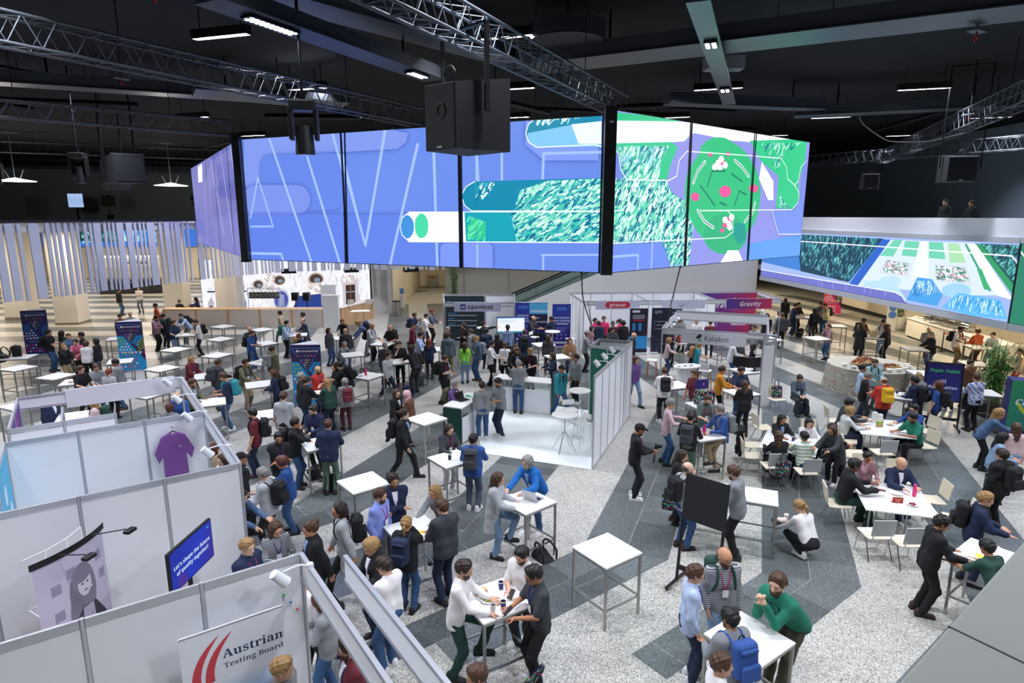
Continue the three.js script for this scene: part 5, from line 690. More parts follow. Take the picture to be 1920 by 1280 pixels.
function nets({ F, nx, ny, nz, lo, cell }) {
  const id = new Int32Array(nx * ny * nz).fill(-1), pos = [], nor = [], idx = [], sx = 1, sy = nx, sz = nx * ny, co = [0, sx, sy, sx + sy, sz, sx + sz, sy + sz, sx + sy + sz], E = [[0, 1], [0, 2], [0, 4], [1, 3], [1, 5], [2, 3], [2, 6], [3, 7], [4, 5], [4, 6], [5, 7], [6, 7]], v = new Float32Array(8);
  for (let k = 0; k < nz - 1; k++) for (let j = 0; j < ny - 1; j++) for (let i = 0; i < nx - 1; i++) {
    const q = k * sz + j * sy + i; let m = 0; for (let c = 0; c < 8; c++) { v[c] = F[q + co[c]]; if (v[c] < 0) m |= 1 << c; } if (m === 0 || m === 255) continue;
    let x = 0, y = 0, z = 0, n = 0; for (const [a, b] of E) if ((v[a] < 0) !== (v[b] < 0)) { const t = v[a] / (v[a] - v[b]); x += (a & 1) + ((b & 1) - (a & 1)) * t; y += ((a >> 1) & 1) + (((b >> 1) & 1) - ((a >> 1) & 1)) * t; z += (a >> 2) + ((b >> 2) - (a >> 2)) * t; n++; }
    id[q] = pos.length / 3; pos.push(lo.x + (i + x / n) * cell, lo.y + (j + y / n) * cell, lo.z + (k + z / n) * cell);
    let gx = v[1] + v[3] + v[5] + v[7] - v[0] - v[2] - v[4] - v[6], gy = v[2] + v[3] + v[6] + v[7] - v[0] - v[1] - v[4] - v[5], gz = v[4] + v[5] + v[6] + v[7] - v[0] - v[1] - v[2] - v[3]; const l = Math.hypot(gx, gy, gz) || 1; nor.push(gx / l, gy / l, gz / l);
  }
  const quad = (a, b, c, d, f) => { if (a < 0 || b < 0 || c < 0 || d < 0) return; if (f) idx.push(a, c, b, a, d, c); else idx.push(a, b, c, a, c, d); };
  for (let k = 1; k < nz - 1; k++) for (let j = 1; j < ny - 1; j++) for (let i = 1; i < nx - 1; i++) {
    const q = k * sz + j * sy + i, f = F[q] < 0;
    if (f !== (F[q + sx] < 0)) quad(id[q], id[q - sy], id[q - sy - sz], id[q - sz], !f);
    if (f !== (F[q + sy] < 0)) quad(id[q], id[q - sz], id[q - sx - sz], id[q - sx], !f);
    if (f !== (F[q + sz] < 0)) quad(id[q], id[q - sx], id[q - sx - sy], id[q - sy], !f);
  }
  const g = new THREE.BufferGeometry(); g.setAttribute('position', new THREE.Float32BufferAttribute(pos, 3)); g.setAttribute('normal', new THREE.Float32BufferAttribute(nor, 3)); g.setIndex(idx); return g;
}
const sdf = (prims, cell, cuts, wr) => nets(field(prims, cell, cuts, wr));
const ball = (x, y, z, r, k = 0.02) => cap(V(x, y, z), V(x, y + 1e-4, z), r, r, k);

// head (origin between the ears), hands (wrist at origin, fingers along -y, palm towards +z) in two finenesses
const headPrims = [cap(V(0, 0.035, -0.035), V(0, 0.03, 0.02), 0.086, 0.08, 0.03), ball(0, 0.07, -0.01, 0.062, 0.04), cap(V(0, -0.02, 0.035), V(0, -0.078, 0.05), 0.056, 0.036, 0.03), cap(V(0.03, -0.06, 0.02), V(-0.03, -0.06, 0.02), 0.036, 0.036, 0.03), cap(V(0, 0.008, 0.098), V(0, -0.028, 0.112), 0.008, 0.013, 0.012), cap(V(-0.012, -0.03, 0.1), V(0.012, -0.03, 0.1), 0.01, 0.01, 0.01), cap(V(-0.04, 0.026, 0.082), V(0.04, 0.026, 0.082), 0.012, 0.012, 0.02), cap(V(-0.017, -0.056, 0.086), V(0.017, -0.056, 0.086), 0.009, 0.009, 0.01), ball(0, -0.088, 0.074, 0.018, 0.02), cap(V(0.08, 0.02, -0.008), V(0.077, -0.02, 0), 0.017, 0.011, 0.01), cap(V(-0.08, 0.02, -0.008), V(-0.077, -0.02, 0), 0.017, 0.011, 0.01), cap(V(0, -0.05, -0.02), V(0, -0.19, -0.045), 0.05, 0.056, 0.04), { ...ball(0.033, 0.008, 0.106, 0.017), neg: 1 }, { ...ball(-0.033, 0.008, 0.106, 0.017), neg: 1 }];
function headGeo(cell) {
  const g = sdf(headPrims, cell), p = g.attributes.position, c = new Float32Array(p.count * 3);
  for (let i = 0; i < p.count; i++) { const x = Math.abs(p.getX(i)), y = p.getY(i), z = p.getZ(i); let r = 1, gg = 1, b = 1;
    if (z > 0.06 && Math.hypot(x - 0.033, y - 0.009) < 0.0125) r = gg = b = 0.22; else if (z > 0.06 && y > 0.024 && y < 0.037 && x > 0.014 && x < 0.052) { r = 0.42; gg = 0.36; b = 0.33; } else if (z > 0.075 && x < 0.024 && y < -0.047 && y > -0.066) { r = 0.82; gg = 0.55; b = 0.55; }
    c[i * 3] = r; c[i * 3 + 1] = gg; c[i * 3 + 2] = b; }
  g.setAttribute('color', new THREE.BufferAttribute(c, 3)); return g;
}
function handGeo(cell, curl) {
  const pr = [cap(V(0, 0.03, 0), V(0, -0.02, 0), 0.026, 0.026, 0.02), cap(V(0.022, -0.03, 0), V(0.026, -0.085, 0.004), 0.017, 0.015, 0.02), cap(V(-0.02, -0.03, 0), V(-0.024, -0.08, 0.004), 0.017, 0.015, 0.02), cap(V(0, -0.03, 0), V(0, -0.085, 0.002), 0.017, 0.016, 0.02)];
  const len = [0.066, 0.076, 0.072, 0.056], xs = [0.031, 0.0105, -0.0105, -0.03];
  xs.forEach((x, i) => { let p = V(x * 0.92, -0.085, 0.003), a = 0.15 * curl; for (let s = 0; s < 3; s++) { const l = len[i] * [0.46, 0.3, 0.24][s]; const q = p.clone().add(V(x * 0.06, -Math.cos(a) * l, Math.sin(a) * l)); pr.push(cap(p, q, 0.0095 - s * 0.0008, 0.0088 - s * 0.0008, 0.004)); p = q; a += 0.62 * curl; } });
  let t = V(0.034, -0.03, 0.006); const t2 = t.clone().add(V(0.03, -0.03, 0.012 + 0.01 * curl)), t3 = t2.clone().add(V(0.008, -0.032, 0.012 * curl)); pr.push(cap(t, t2, 0.014, 0.011, 0.012), cap(t2, t3, 0.0105, 0.009, 0.004));
  return sdf(pr, cell);
}
const HEAD = [headGeo(0.012), headGeo(0.0175), headGeo(0.024)], HAND = [0.0088, 0.0118, 0.0155].map((q) => [0.25, 0.9, 1.6].map((c) => handGeo(q, c)));
const HAIRGEO = {};
function hairGeo(kind, lod) {
  const key = kind + lod; if (HAIRGEO[key]) return HAIRGEO[key]; const cell = [0.0135, 0.0185, 0.025][lod];
  const skull = (r) => [cap(V(0, 0.04, -0.04), V(0, 0.045, 0.012), 0.086 + r, 0.08 + r, 0.03), ball(0, 0.076, -0.012, 0.064 + r, 0.04)];
  const front = [0, -0.45, 1, 0.053]; // hairline: keep behind the face
  let pr, cuts, wr = { a: 0.0062, s: 1, f: 2.6 };
  if (kind === 'sh') { pr = [...skull(0.013), cap(V(-0.03, 0.115, 0.05), V(0.04, 0.118, 0.045), 0.03, 0.026, 0.03), cap(V(0, 0.0, -0.075), V(0, -0.05, -0.06), 0.045, 0.03, 0.04)]; cuts = [front, [0, -1, 0.55, 0.025]]; }
  else if (kind === 'fringe') { pr = [...skull(0.007)]; cuts = [[0, 1, 0.5, 0.03], [0, -1, 0.3, 0.045], [0, 0, 1, 0.03]]; wr = { a: 0.002, s: 2 }; }
  else if (kind === 'bob') { pr = [...skull(0.017), cap(V(0.075, 0.03, -0.01), V(0.07, -0.09, 0), 0.03, 0.028, 0.04), cap(V(-0.075, 0.03, -0.01), V(-0.07, -0.09, 0), 0.03, 0.028, 0.04), cap(V(0, 0.02, -0.09), V(0, -0.1, -0.075), 0.05, 0.045, 0.05)]; cuts = [[0, -0.3, 1, 0.052]]; wr = { a: 0.006, s: 3, f: 2.4 }; }
  else if (kind === 'lo') { pr = [...skull(0.017), cap(V(0.074, 0.03, -0.012), V(0.085, -0.2, 0.0), 0.032, 0.024, 0.04), cap(V(-0.074, 0.03, -0.012), V(-0.085, -0.2, 0.0), 0.032, 0.024, 0.04), cap(V(0, 0.02, -0.095), V(0.01, -0.26, -0.105), 0.056, 0.055, 0.06), cap(V(0.045, 0, -0.08), V(0.06, -0.25, -0.07), 0.04, 0.03, 0.04), cap(V(-0.045, 0, -0.08), V(-0.06, -0.24, -0.07), 0.04, 0.03, 0.04)]; cuts = [[0, -0.25, 1, 0.05]]; wr = { a: 0.0065, s: 4, f: 2.2 }; }
  else if (kind === 'po') { pr = [...skull(0.012), ball(0, 0.05, -0.13, 0.026, 0.02), cap(V(0, 0.05, -0.14), V(0, -0.02, -0.165), 0.026, 0.03, 0.02), cap(V(0, -0.02, -0.165), V(0, -0.17, -0.14), 0.03, 0.014, 0.02)]; cuts = [front, [0, -1, 0.8, 0.03]]; wr = { a: 0.005, s: 5, f: 2.6 }; }
  else if (kind === 'bu') { pr = [...skull(0.012), ball(0, 0.11, -0.11, 0.045, 0.015)]; cuts = [front, [0, -1, 0.8, 0.03]]; wr = { a: 0.005, s: 6, f: 2.6 }; }
  else if (kind === 'cu') { pr = [...skull(0.032)]; seed(9); for (let i = 0; i < 46; i++) { const a = rr(0, 6.28), e = rr(-0.6, 1.5); pr.push(ball(0.105 * Math.cos(a) * Math.cos(e), 0.045 + 0.1 * Math.sin(e), -0.03 + 0.11 * Math.sin(a) * Math.cos(e), rr(0.02, 0.034), 0.012)); } cuts = [[0, -0.35, 1, 0.056]]; wr = { a: 0.006, s: 7 }; }
  else if (kind === 'cap') { pr = [...skull(0.016), cap(V(-0.04, 0.065, 0.1), V(0.04, 0.065, 0.1), 0.02, 0.02, 0.03), cap(V(-0.03, 0.055, 0.15), V(0.03, 0.055, 0.15), 0.018, 0.018, 0.03), cap(V(0, 0.055, 0.12), V(0, 0.052, 0.15), 0.02, 0.02, 0.03)]; cuts = [[0, -1, 0, -0.045]]; wr = null; }
  else if (kind === 'hijab') { pr = [...skull(0.022), cap(V(0, 0, -0.02), V(0, -0.12, -0.01), 0.1, 0.085, 0.05), cap(V(-0.1, -0.2, 0), V(0.1, -0.2, 0), 0.085, 0.085, 0.06)]; cuts = [[0, -0.9, 1, 0.115, 0.06]]; wr = { a: 0.006, s: 8 }; cuts = [[0, -0.05, 1, 0.056, 0.055]]; }
  else if (kind === 'beard') { pr = [cap(V(0, -0.055, 0.042), V(0, -0.086, 0.052), 0.056, 0.042, 0.03), cap(V(0.045, -0.05, 0.012), V(0.028, -0.08, 0.045), 0.032, 0.03, 0.03), cap(V(-0.045, -0.05, 0.012), V(-0.028, -0.08, 0.045), 0.032, 0.03, 0.03), { ...cap(V(-0.014, -0.054, 0.105), V(0.014, -0.054, 0.105), 0.014, 0.014), neg: 1 }, { ...ball(0, 0.0, 0.1, 0.045), neg: 1 }]; cuts = [[0, 1, 0.1, -0.028], [0, 0, -1, -0.01]]; wr = { a: 0.002, s: 9 }; }
  return (HAIRGEO[key] = sdf(pr, cell, cuts, wr));
}
const shoeGeo = (() => { const g = sdf([cap(V(0, 0.045, -0.06), V(0, 0.04, 0.14), 0.046, 0.04, 0.02), cap(V(0, 0.05, -0.06), V(0, 0.1, -0.055), 0.046, 0.045, 0.03), cap(V(-0.012, 0.035, 0.12), V(0.014, 0.035, 0.16), 0.034, 0.032, 0.03)], 0.03, [[0, -1, 0, 0]]); return g; })();
const shoeSole = rbox(0.095, 0.022, 0.3, 0.01, 0, 0.011, 0.045);
// two-bone reach: returns the middle joint
function joint(a, b, l1, l2, pole) { const d = b.clone().sub(a); let L = d.length(); const m = l1 + l2 - 0.005; if (L > m) { b.copy(a).addScaledVector(d, m / L); d.copy(b).sub(a); L = m; } d.normalize(); const x = (L * L + l1 * l1 - l2 * l2) / (2 * L), h = Math.sqrt(Math.max(0, l1 * l1 - x * x)); const p = pole.clone().addScaledVector(d, -pole.dot(d)).normalize(); return a.clone().addScaledVector(d, x).addScaledVector(p, h); }
const POSES = { // lean, hip height, hands [right, left], feet [right, left], head pitch
  st: (r) => ({ lean: 0.03, hr: V(-0.27, 0.78, 0.08), hl: V(0.27, 0.78, 0.06), hd: r(-0.05, 0.25) }),
  hp: (r) => ({ lean: 0.05, hr: V(-0.07, 1.16, 0.36), hl: V(0.1, 1.1, 0.34), hd: 0.42, g: 2 }),
  cr: () => ({ lean: 0.02, hr: V(0.12, 1.17, 0.21), hl: V(-0.1, 1.13, 0.2), hd: 0.15 }),
  tb: (r) => ({ lean: 0.12, hr: V(-0.16, 1.1, 0.42), hl: V(0.14, 1.1, 0.38), hd: r(0.1, 0.4), g: 0 }),
  ln: (r) => ({ lean: 0.55, hipz: -0.12, hr: V(-0.14, 1.11, 0.62), hl: V(0.2, 1.11, 0.56), hd: 0.05, g: 1 }),
  wk: (r) => ({ lean: 0.07, hr: V(-0.25, 0.85, 0.22), hl: V(0.25, 0.84, -0.14), fr: V(-0.09, 0, -0.3), fl: V(0.09, 0, 0.32), hip: 0.9, hd: 0.1 }),
  pk: () => ({ lean: 0.02, hr: V(-0.21, 0.9, 0.1), hl: V(0.24, 0.85, 0.1), hd: 0.15 }),
  dr: (r) => ({ lean: 0.06, hr: V(-0.03, 1.47, 0.2), hl: V(0.15, 1.1, 0.36), hd: 0.15, g: 2 }),
  ck: () => ({ lean: 0.7, hipz: -0.25, hr: V(-0.03, 1.34, 0.34), hl: V(0.04, 1.33, 0.33), hd: -0.3, g: 2, pole: V(0, -1, 0.5) }),
  ft: () => ({ lean: 0.12, hr: V(-0.12, 1.1, 0.45), hl: V(0.18, 1.12, 0.4), fl: V(0.1, 0.3, 0.3), hd: 0.2 }),
  sq: () => ({ lean: 0.5, hip: 0.3, hipz: -0.1, hr: V(-0.2, 0.35, 0.62), hl: V(0.2, 0.3, 0.6), fr: V(-0.12, 0, 0.1), fl: V(0.14, 0, -0.05), hd: 0.35, fs: 1 }),
  si: (r) => ({ lean: 0.2, hip: 0.5, hipz: -0.08, hr: V(-0.15, 0.79, 0.46), hl: V(0.15, 0.79, 0.42), fr: V(-0.12, 0, 0.4), fl: V(0.12, 0, 0.3), hd: r(0.15, 0.4) }),
  sp: () => ({ lean: 0.08, hip: 0.5, hipz: -0.08, hr: V(-0.06, 0.66, 0.32), hl: V(0.07, 0.66, 0.32), fr: V(-0.16, 0, 0.4), fl: V(0.16, 0, 0.4), hd: 0.55, g: 2 }),
  sh: () => ({ lean: 0.12, hip: 0.72, hipz: -0.05, hr: V(-0.14, 0.98, 0.36), hl: V(0.14, 0.98, 0.36), fr: V(-0.1, 0.2, 0.28), fl: V(0.1, 0.2, 0.3), hd: 0.3 }),
  bd: () => ({ lean: 0.85, hipz: -0.2, hr: V(-0.15, 0.8, 0.55), hl: V(0.18, 0.72, 0.5), hd: 0.3 }),
  pt: () => ({ lean: 0.04, hr: V(-0.25, 0.8, 0.08), hl: V(0.45, 1.45, 0.5), hd: 0.05, g: 0 }),
  ta: () => ({ lean: 0.08, hr: V(-0.16, 1.15, 0.42), hl: V(0.2, 1.2, 0.38), hd: 0.15, g: 1 }),
};
const SKIN = [0xd9a98c, 0xc8926f, 0xe0b79c, 0xb47d5c, 0x7a4e36];
const skinMats = SKIN.map((c) => new THREE.MeshStandardMaterial({ color: c, roughness: 0.6, vertexColors: true }));
const phoneCase = rbox(0.075, 0.15, 0.009, 0.004), phoneGlow = new THREE.MeshStandardMaterial({ color: 0x0a0a0a, emissive: 0x6fa8d8, emissiveIntensity: 0.6 });
let triCount = 0; const tri = (g) => { triCount += (g.index ? g.index.count : g.attributes.position.count) / 3; return g; };
function noColor(g) { if (!g.attributes.color) g.setAttribute('color', new THREE.BufferAttribute(new Float32Array(g.attributes.position.count * 3).fill(1), 3)); return g; }
function yUV(g, s = 1.6) { const p = g.attributes.position, u = new Float32Array(p.count * 2); for (let i = 0; i < p.count; i++) { u[i * 2] = p.getX(i) * s + p.getZ(i) * s; u[i * 2 + 1] = p.getY(i) * s; } g.setAttribute('uv', new THREE.BufferAttribute(u, 2)); return g; }
const CN = { darkbrown: 'dark brown', palepink: 'pale pink', hotpink: 'hot pink', palegray: 'pale grey', paleblue: 'pale blue', paleteal: 'pale teal', slateblue: 'slate blue', slategreen: 'sage green', greenstripe: 'green striped white', stripe: 'striped grey', wave: 'blue wave patterned', royal: 'bright blue', ltblue: 'light blue', ltgray: 'light grey', gray: 'grey', dkgreen: 'dark green', peri: 'periwinkle' };
const ACT = { st: 'standing', hp: 'looking down', cr: 'arms folded', tb: 'standing', ln: 'leaning over', wk: 'walking', pk: 'hand lowered', dr: 'hand raised', ck: 'resting on elbows', ft: 'foot raised', sq: 'crouching', si: 'seated', sp: 'seated with phone', bd: 'bending forward', pt: 'pointing', ta: 'gesturing', sh: 'perched on stool' };
const TOPN = { coat: 'long coat', puffer: 'puffer jacket' }, HNAME = { bald: 'bald', cap: 'cap-wearing', hijab: 'headscarf-wearing' }, HTYPE = { lo: 'long ', bu: 'bun ', po: 'ponytail ', cu: 'curly ', bob: 'bob ' }, cName = (c) => CN[c] || c;
PEOPLE.forEach(([px, pz, yaw, pose, hair, top, bot, ex, sc, where], n) => {
  seed(n * 7 + 3); const r = rr, po = POSES[pose](r);
  const dist = Math.hypot(px, pz), lod = dist < 13 ? 0 : dist < 22 ? 1 : 2, cell = Math.min(0.056, Math.max(0.023, dist * 0.0022));
  const female = /lo:|bob|po:|bu:|hijab|cu:/.test(hair), wS = female ? 0.9 : 1;
  const [hk, hc] = hair.split(':'), [tk, tc] = top.split(':');
  const who = (HNAME[hk] || (HTYPE[hk] || '') + cName(hc) + ' haired') + ' person in ' + cName(tc) + ' ' + (TOPN[tk] || tk), label = who + ' ' + ACT[pose] + ' ' + WHERE[where], short = who + ' ' + WHERE[where];
  // skeleton
  const hipY = po.hip ?? 0.93, hipZ = po.hipz ?? 0, lean = po.lean, hips = V(0, hipY, hipZ), up = V(0, Math.cos(lean), Math.sin(lean)), fw = V(0, -Math.sin(lean), Math.cos(lean));
  const S = (x, y, z) => hips.clone().add(V(x, 0, 0)).addScaledVector(up, y).addScaledVector(fw, z);
  const chest = S(0, 0.36, 0), neck = S(0, 0.53, -0.015), hp2 = lean * 0.35 + po.hd * 0.7, hu = V(0, Math.cos(hp2), Math.sin(hp2)), hf = V(0, -Math.sin(hp2), Math.cos(hp2));
  const head = neck.clone().addScaledVector(hu, 0.155).addScaledVector(hf, 0.035), hy = rr(-0.3, 0.3);
  const shR = S(-0.178 * wS, 0.475, 0), shL = S(0.178 * wS, 0.475, 0);
  const hr = po.hr.clone().add(V(rr(-0.02, 0.02), 0, rr(-0.03, 0.03))), hl = po.hl.clone().add(V(rr(-0.02, 0.02), 0, rr(-0.03, 0.03)));
  const eR = joint(shR, hr, 0.285, 0.26, po.pole || V(-0.7, -0.6, -0.55)), eL = joint(shL, hl, 0.285, 0.26, po.pole || V(0.7, -0.6, -0.55));
  const hipR = S(-0.088, -0.02, 0), hipL = S(0.088, -0.02, 0), fr = (po.fr || V(-0.1, 0, rr(-0.04, 0.1))).clone(), fl = (po.fl || V(0.11, 0, rr(-0.06, 0.08))).clone();
  const aR = fr.clone().add(V(0, 0.085, 0)), aL = fl.clone().add(V(0, 0.085, 0));
  if (pose === 'sq') { aR.y = 0.12; aL.y = 0.12; }
  const kR = joint(hipR, aR, 0.44, 0.43, V(-0.12, 0.1, 1)), kL = joint(hipL, aL, 0.44, 0.43, V(0.12, 0.1, 1));
  // groups
  const o = new THREE.Group(); o.name = numbered('person'); setTag(o, label, 'person', 'people in the hall'); scene.add(o);
  o.rotation.y = yaw * D2R; o.scale.setScalar(sc);
  const c = Math.cos(yaw * D2R), s = Math.sin(yaw * D2R); o.position.set(px - s * head.z * sc, +(/y:([\d.]+)/.exec(ex) || [0, 0])[1], pz - c * head.z * sc);
  // clothes
  const thick = { tee: 0.008, polo: 0.01, shirt: 0.01, sweater: 0.016, hoodie: 0.022, jacket: 0.022, coat: 0.026, puffer: 0.034, blazer: 0.02 }[tk], longS = !(tk === 'tee' || tk === 'polo'), wr = { a: tk === 'puffer' ? 0.008 : 0.005, s: n };
  const bulk = 0.0;
  const torso = (e, k = 0.06) => [cap(S(-0.085 * wS, 0.02, 0.0), S(-0.1 * wS, 0.4, 0.005), 0.098 + e, 0.1 + e, k), cap(S(0.085 * wS, 0.02, 0.0), S(0.1 * wS, 0.4, 0.005), 0.098 + e, 0.1 + e, k), cap(shR, shL, 0.062 + e, 0.062 + e, k), cap(S(0, 0.42, -0.01), neck, 0.085 + e, 0.058 + e, k), cap(S(-0.06, 0.34, 0.04), S(0.06, 0.34, 0.04), 0.075 + e, 0.075 + e, k)];
  const armP = (sh, e, h, th, lo) => { const q = lo ? h.clone().lerp(e, 0.08) : sh.clone().lerp(e, 0.82); return lo ? [cap(sh, e, 0.052 + th, 0.043 + th, 0.04), cap(e, q, 0.043 + th, 0.034 + th, 0.02)] : [cap(sh, q, 0.056 + th, 0.056 + th, 0.04)]; };
  const topP = [...torso(thick), ...armP(shR, eR, hr, thick, longS), ...armP(shL, eL, hl, thick, longS)];
  let cuts = [];
  const tdir = up; // hem plane across the torso
  const hem = (h) => { const q = S(0, h, 0); return [-tdir.x, -tdir.y, -tdir.z, -(tdir.x * q.x + tdir.y * q.y + tdir.z * q.z)]; };
  if (tk === 'coat') { topP.push(cap(S(-0.08, 0, 0), V(hipR.x - 0.03, hipY - 0.36, hipZ - 0.03), 0.12, 0.135, 0.07), cap(S(0.08, 0, 0), V(hipL.x + 0.03, hipY - 0.36, hipZ - 0.03), 0.12, 0.135, 0.07)); cuts.push([0, -1, 0, -(hipY - 0.36)]); }
  else if (pose === 'si' || pose === 'sp' || pose === 'sh' || pose === 'sq') cuts = [];
  else { topP.push(cap(S(-0.075, -0.1, 0), S(-0.075, 0.1, 0), 0.106 + thick, 0.1 + thick, 0.06), cap(S(0.075, -0.1, 0), S(0.075, 0.1, 0), 0.106 + thick, 0.1 + thick, 0.06)); }
  if (tk === 'hoodie') topP.push(cap(S(-0.07, 0.5, -0.075), S(0.07, 0.5, -0.075), 0.05, 0.05, 0.03), cap(S(-0.04, 0.43, -0.11), S(0.04, 0.43, -0.11), 0.035, 0.035, 0.03));
  const fTop = field(topP, cell, null, wr);
  if (tk !== 'coat' && !(pose === 'si' || pose === 'sp' || pose === 'sh' || pose === 'sq')) { // cut the hem only round the hips so that hands and sleeves below stay whole
    const [a, b, c2, d2] = hem(-0.12); const { F, nx, ny, nz, lo } = fTop; const hw = 0.26 * wS;
    for (let k = 0; k < nz; k++) for (let j = 0; j < ny; j++) for (let i = 0; i < nx; i++) { const x = lo.x + i * cell; if (Math.abs(x) > hw) continue; const y = lo.y + j * cell, z = lo.z + k * cell, d = a * x + b * y + c2 * z - d2, q = (k * ny + j) * nx + i; const arm = Math.min(Math.hypot(x - hr.x, y - hr.y, z - hr.z), Math.hypot(x - hl.x, y - hl.y, z - hl.z)); if (d > F[q] && arm > 0.16) F[q] = d; }
  } else if (cuts.length) { const { F, nx, ny, nz, lo } = fTop; for (let j = 0; j < ny; j++) { const y = lo.y + j * cell, d = (hipY - 0.36) - y; for (let k = 0; k < nz; k++) for (let i = 0; i < nx; i++) { const q = (k * ny + j) * nx + i; if (d > F[q]) F[q] = d; } } }
  const tg = tri(nets(fTop)); if (topTex[tc]) yUV(tg, tc === 'wave' ? 1.8 : 1.5);
  part(o, { tee: 'tee_shirt', polo: 'polo_shirt', shirt: 'shirt', sweater: 'sweater', hoodie: 'hoodie', jacket: 'jacket', coat: 'coat', puffer: 'puffer_jacket', blazer: 'blazer' }[tk], tg, clothMat(tc));
  const tr = [cap(hipR, kR, 0.097, 0.074, 0.05), cap(kR, aR, 0.074, 0.062, 0.03), cap(hipL, kL, 0.097, 0.074, 0.05), cap(kL, aL, 0.074, 0.062, 0.03), cap(S(-0.06, 0, -0.02), S(0.06, 0, -0.02), 0.108, 0.108, 0.06), cap(S(-0.06, 0.08, 0), S(0.06, 0.08, 0), 0.095, 0.095, 0.05)];
  part(o, 'trousers', tri(sdf(tr, cell, null, { a: 0.005, s: n * 3 })), mat(LEGC[bot] ?? 0x222222, 0.9));
  // body with head and hands
  const thin = 0.72, bp = [cap(hipR, kR, 0.06, 0.042, 0.04), cap(kR, aR, 0.042, 0.034, 0.03), cap(hipL, kL, 0.06, 0.042, 0.04), cap(kL, aL, 0.042, 0.034, 0.03), cap(S(-0.06, 0, 0), S(-0.07, 0.4, 0), 0.07, 0.07, 0.05), cap(S(0.06, 0, 0), S(0.07, 0.4, 0), 0.07, 0.07, 0.05), cap(shR, shL, 0.05, 0.05, 0.04), cap(S(0, 0.42, -0.01), neck.clone().addScaledVector(hu, 0.06), 0.066, 0.054, 0.04), cap(shR, eR, 0.046, 0.039, 0.03), cap(shL, eL, 0.046, 0.039, 0.03), cap(eR, hr, 0.04, 0.029, 0.02), cap(eL, hl, 0.04, 0.029, 0.02)];
  const gs = [noColor(sdf(lod ? bp.slice(4) : bp, longS ? [0.03, 0.038, 0.044][lod] : [0.024, 0.03, 0.038][lod]))];
  const hm = new THREE.Matrix4().makeRotationFromEuler(new THREE.Euler(hp2, hy, 0, 'YXZ')).setPosition(head.x, head.y, head.z);
  gs.push(HEAD[lod].clone().applyMatrix4(hm));
  const hg = HAND[lod][po.g ?? 1];
  for (const [e, h, m] of [[eR, hr, 1], [eL, hl, -1]]) {
    const d = h.clone().sub(e).normalize(); const y = d.clone().negate(); let z = V(-m * 0.4, -0.9, 0.2).addScaledVector(y, 0); if (Math.abs(d.y) > 0.8) z = V(m * 1, 0, 0.25); z.addScaledVector(y, -z.dot(y)).normalize(); const x = y.clone().cross(z);
    const g = hg.clone(); if (m < 0) { const p = g.attributes.position, q = g.attributes.normal; for (let i = 0; i < p.count; i++) { p.setX(i, -p.getX(i)); q.setX(i, -q.getX(i)); } const ix = g.index.array; for (let i = 0; i < ix.length; i += 3) { const t = ix[i]; ix[i] = ix[i + 1]; ix[i + 1] = t; } }
    g.applyMatrix4(new THREE.Matrix4().makeBasis(x, y, z).setPosition(h.x + d.x * 0.01, h.y + d.y * 0.01, h.z + d.z * 0.01)); gs.push(noColor(g));
  }
  const dark = /skin:d/.test(ex) ? 4 : /skin:m/.test(ex) ? 3 : hc === 'black' ? [1, 3, 0, 1, 3][(rnd() * 5) | 0] : [0, 2, 0, 1][(rnd() * 4) | 0];
  part(o, 'body', tri(mergeGeometries(gs)), skinMats[dark]);
  // shoes
  const shoeC = [0x17181a, 0xe8e8e8, 0x3a2a20, 0x2a2c30, 0xd9d9dc][(rnd() * 5) | 0];
  for (const [f, sg] of [[aR, -1], [aL, 1]]) { const m = part(o, 'shoe', shoeGeo, mat(shoeC, 0.6)); m.position.set(f.x, Math.max(0, f.y - 0.085), f.z); m.rotation.y = sg * 0.16; if (pose === 'sq') m.rotation.x = 0; if (lod < 2) part(m, 'sole', shoeSole, mat(shoeC > 0x800000 ? 0xf0f0f0 : 0x121212, 0.7)); }
  triCount += 600;
  // hair, beard, glasses
  const place = (m) => { m.position.copy(head); m.rotation.set(hp2, hy, 0, 'YXZ'); return m; };
  const hm2 = mat(HAIRC[hc] ?? COL[hc] ?? 0x2b1c14, hk === 'cap' || hk === 'hijab' ? 0.85 : 0.55);
  if (hk === 'bald') { if (rnd() < 0.6) place(part(o, 'hair', tri(hairGeo('fringe', lod)), mat(0x6a5a50, 0.8))); } else { place(part(o, hk === 'cap' ? 'cap' : hk === 'hijab' ? 'headscarf' : 'hair', tri(hairGeo(hk, lod)), hm2)); if (hk === 'cap') place(part(o, 'hair', hairGeo('fringe', lod), mat(0x2b1c14, 0.7))); }
  if (/\bb\b/.test(ex)) place(part(o, 'beard', tri(hairGeo('beard', lod)), mat(hc === 'gray' ? 0xb0aca6 : hc === 'blond' ? 0x9a7850 : 0x4e3a2c, 0.8)));
  if (/\bg\b/.test(ex) && lod < 2) place(part(o, 'glasses', merge([...[-1, 1].map((k) => new THREE.TorusGeometry(0.021, 0.0028, 5, 14).translate(k * 0.034, 0.008, 0.112)), ...[-1, 1].map((k) => box(0.003, 0.004, 0.11, k * 0.08, 0.012, 0.055)), ...[-1, 1].map((k) => box(0.03, 0.003, 0.003, k * 0.066, 0.012, 0.108)), box(0.02, 0.003, 0.003, 0, 0.012, 0.113)]), mat(0x1a1a1c, 0.4)));
  const tm = new THREE.Matrix4().makeBasis(V(1, 0, 0), up, fw).setPosition(chest);
